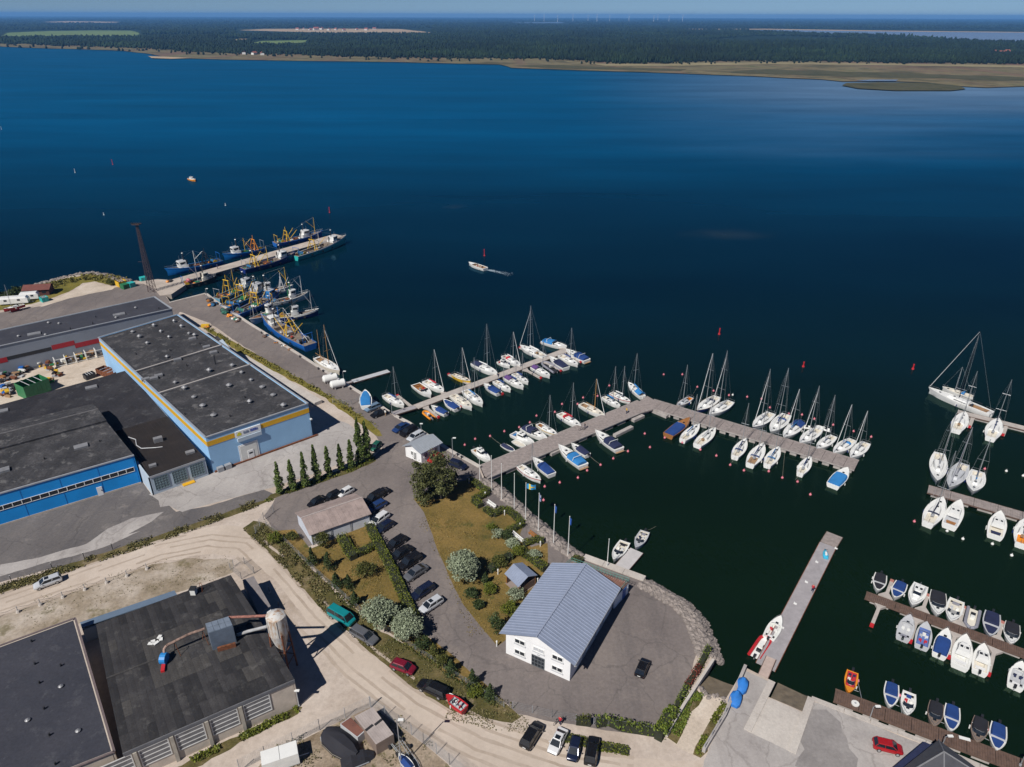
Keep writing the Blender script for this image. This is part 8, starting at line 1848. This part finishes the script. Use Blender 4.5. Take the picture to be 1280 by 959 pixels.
# ------------------------------------------------------------------ people
def person_mesh(pose):
    me = bpy.data.meshes.new('person'); J = {'pel': (0, 0, .95), 'ch': (0, 0, 1.3), 'nk': (0, 0, 1.5), 'hd': (.02, 0, 1.62), 'ht': (.02, 0, 1.76), 'ls': (0, .19, 1.42), 'le': (-.02, .25, 1.15), 'lh': (.08, .25, .92), 'rs': (0, -.19, 1.42), 're': (-.04, -.25, 1.15), 'rh': (.1, -.26, .93), 'lk': (.08 * pose, .1, .5), 'lf': (.0 + .12 * pose, .1, .06), 'lt': (.17 + .12 * pose, .11, .04), 'rk': (.0, -.1, .5), 'rf': (-.22 * pose, -.1, .06), 'rt': (-.06 * pose + .1, -.11, .04)}
    E_ = [('pel', 'ch'), ('ch', 'nk'), ('nk', 'hd'), ('hd', 'ht'), ('ch', 'ls'), ('ls', 'le'), ('le', 'lh'), ('ch', 'rs'), ('rs', 're'), ('re', 'rh'), ('pel', 'lk'), ('lk', 'lf'), ('lf', 'lt'), ('pel', 'rk'), ('rk', 'rf'), ('rf', 'rt')]
    ks = list(J); me.from_pydata([J[k] for k in ks], [(ks.index(a), ks.index(b)) for a, b in E_], [])
    o = bpy.data.objects.new('tmp_person', me); COL.objects.link(o); m = o.modifiers.new('s', 'SKIN'); rad = {'pel': .15, 'ch': .17, 'nk': .06, 'hd': .1, 'ht': .07, 'ls': .07, 'le': .05, 'lh': .045, 'rs': .07, 're': .05, 'rh': .045, 'lk': .075, 'lf': .05, 'lt': .04, 'rk': .075, 'rf': .05, 'rt': .04}
    for i, k in enumerate(ks): me.skin_vertices[0].data[i].radius = (rad[k], rad[k]); me.skin_vertices[0].data[i].use_root = (k == 'pel')
    s_ = o.modifiers.new('d', 'SUBSURF'); s_.levels = 1
    out = bpy.data.meshes.new_from_object(o.evaluated_get(bpy.context.evaluated_depsgraph_get())); bpy.data.objects.remove(o); return out
skin_m = M('skin', (.5, .3, .2), .6); PM = [person_mesh(1), person_mesh(.3)]
def person(p, label, shirt, trousers, z, rz, k=0):
    me = PM[k].copy(); me.materials.clear()
    for m in (skin_m, shirt, trousers, M('hair', (.06, .04, .03), .8)): me.materials.append(m)
    for f in me.polygons:
        c = f.center; f.material_index = 3 if c.z > 1.7 else 0 if c.z > 1.5 else 2 if c.z < .93 and abs(c.y) < .2 else 1 if c.z > 1.12 else (0 if abs(c.y) > .19 else 1)
        f.use_smooth = True
    o = link('person', me, None, G(*p, z), rz); tag(o, label, 'person', 'people about the harbour')
person((482, 520), 'person in pale shirt standing beside the black saloon at the gangway', offwhite, teak, LZ, 1.0); person((1015, 740), 'person in red walking on the long floating pier', red_c, navy_c, .66, R(70)); person((731, 536), 'person in dark clothes on the first leg of the wooden pier', dgrey_c, navy_c, 1.12, R(20), 1)
person((623, 473.5), 'person in navy on the inner pontoon', navy_c, grey_c, .62, 2.0); person((272, 336), 'person in blue on the trawler pier', blue_c, navy_c, 1.82, .5); person((700, 906), 'person with a bicycle at the yard gate', red_c, navy_c, LZ, R(60), 1); person((783, 517), 'person in yellow vest near the pier corner', yellow_p, navy_c, 1.12, R(200), 1)
def bike(p, rz, label, z=LZ):
    t = thing('bicycle', label, 'bicycle', G(*p, z), rz)
    for x in (-.5, .5): mb = MB(); mb.path([(x + .33 * math.cos(a * .524), 0, .34 + .33 * math.sin(a * .524)) for a in range(13)], .025, 4); mb.build('wheel', dark, t)
    MB().path([(-.5, 0, .34), (-.15, 0, .85), (.4, 0, .85), (.5, 0, .34)], .025, 5).path([(-.5, 0, .34), (0, 0, .32), (.4, 0, .85)], .022, 5).build('frame', blackm, t); MB().box(-.17, 0, .92, .25, .14, .06).build('saddle', blackm, t); MB().tube((.4, -.28, 1.0), (.4, .28, 1.0), .02, 5).build('handlebar', steel, t)
bike((697, 904), R(40), 'dark bicycle leaning at the yard gate'); bike((727, 538), R(15), 'dark bicycle left on the wooden pier', 1.12); bike((956, 556.5), R(15), 'bicycle on the outer pier leg', 1.07)

# ------------------------------------------------------------------ far village and wind turbines
hw_ = M('far_house_wall', (.6, .58, .55), .8); hr_ = M('far_house_roof', (.3, .1, .07), .8)
def far_house(p, label, s_, wallm, group, rz):
    t = thing('far_house', label, 'house', G(*p, FZ), rz, group); MB().box(0, 0, s_ * .3, s_ * 1.6, s_, s_ * .6).build('wall', wallm, t)
    for k in (-1, 1): MB().add([(-s_ * .85, k * s_ * .6, s_ * .55), (s_ * .85, k * s_ * .6, s_ * .55), (s_ * .85, 0, s_ * 1.0), (-s_ * .85, 0, s_ * 1.0)], [(0, 1, 2, 3)]).build('roof', hr_, t)
rv = random.Random(8)
for i, p in enumerate(((372, 37.5), (380, 37.2), (388, 37.8), (395, 38), (402, 37.3), (411, 38.2), (420, 37.6), (430, 38.4), (446, 37.6), (458, 38), (468, 37.2))): far_house(p, 'pale village house beyond the far wood, %s from the left' % ORD[i], rv.uniform(11, 20), hw_, 'houses of the far village', rv.random() * 3)
for i, p in enumerate(((1243, 67), (1252, 68), (1258, 66.5))): far_house(p, 'red-roofed house in the far right wood, %s from the left' % ORD[i], 9, hw_, 'houses in the far right wood', rv.random() * 3)
for i, p in enumerate(((305, 68), (318, 68.5), (328, 69))): far_house(p, 'small white house on the far left beach, %s from the left' % ORD[i], 8, white, 'houses on the far beach', rv.random() * 3)
tur = M('turbine_white', (.75, .76, .78), .5)
for i, x in enumerate((668, 680, 697, 716, 735, 746, 762, 786, 817, 822, 836, 853)):
    b = G(x, 26.5 + (i % 3) * .4, FZ); t = thing('wind_turbine', 'tiny white wind turbine on the horizon, %s from the left' % ORD[i], 'wind turbine', b, 0, 'wind turbines on the horizon'); Ht = 85 + 10 * (i % 2)
    MB().tube((0, 0, 0), (0, 0, Ht), 3.2, 8, 2.0).build('tower', tur, t); hub = MB().box(0, -3, Ht, 4, 9, 4).build('nacelle', tur, t)
    for k in range(3): a_ = k * 2.094 + i; MB().tube((0, -8, Ht), (24 * math.cos(a_), -8, Ht + 24 * math.sin(a_)), 1.6, 5, .5).build('blade', tur, t)
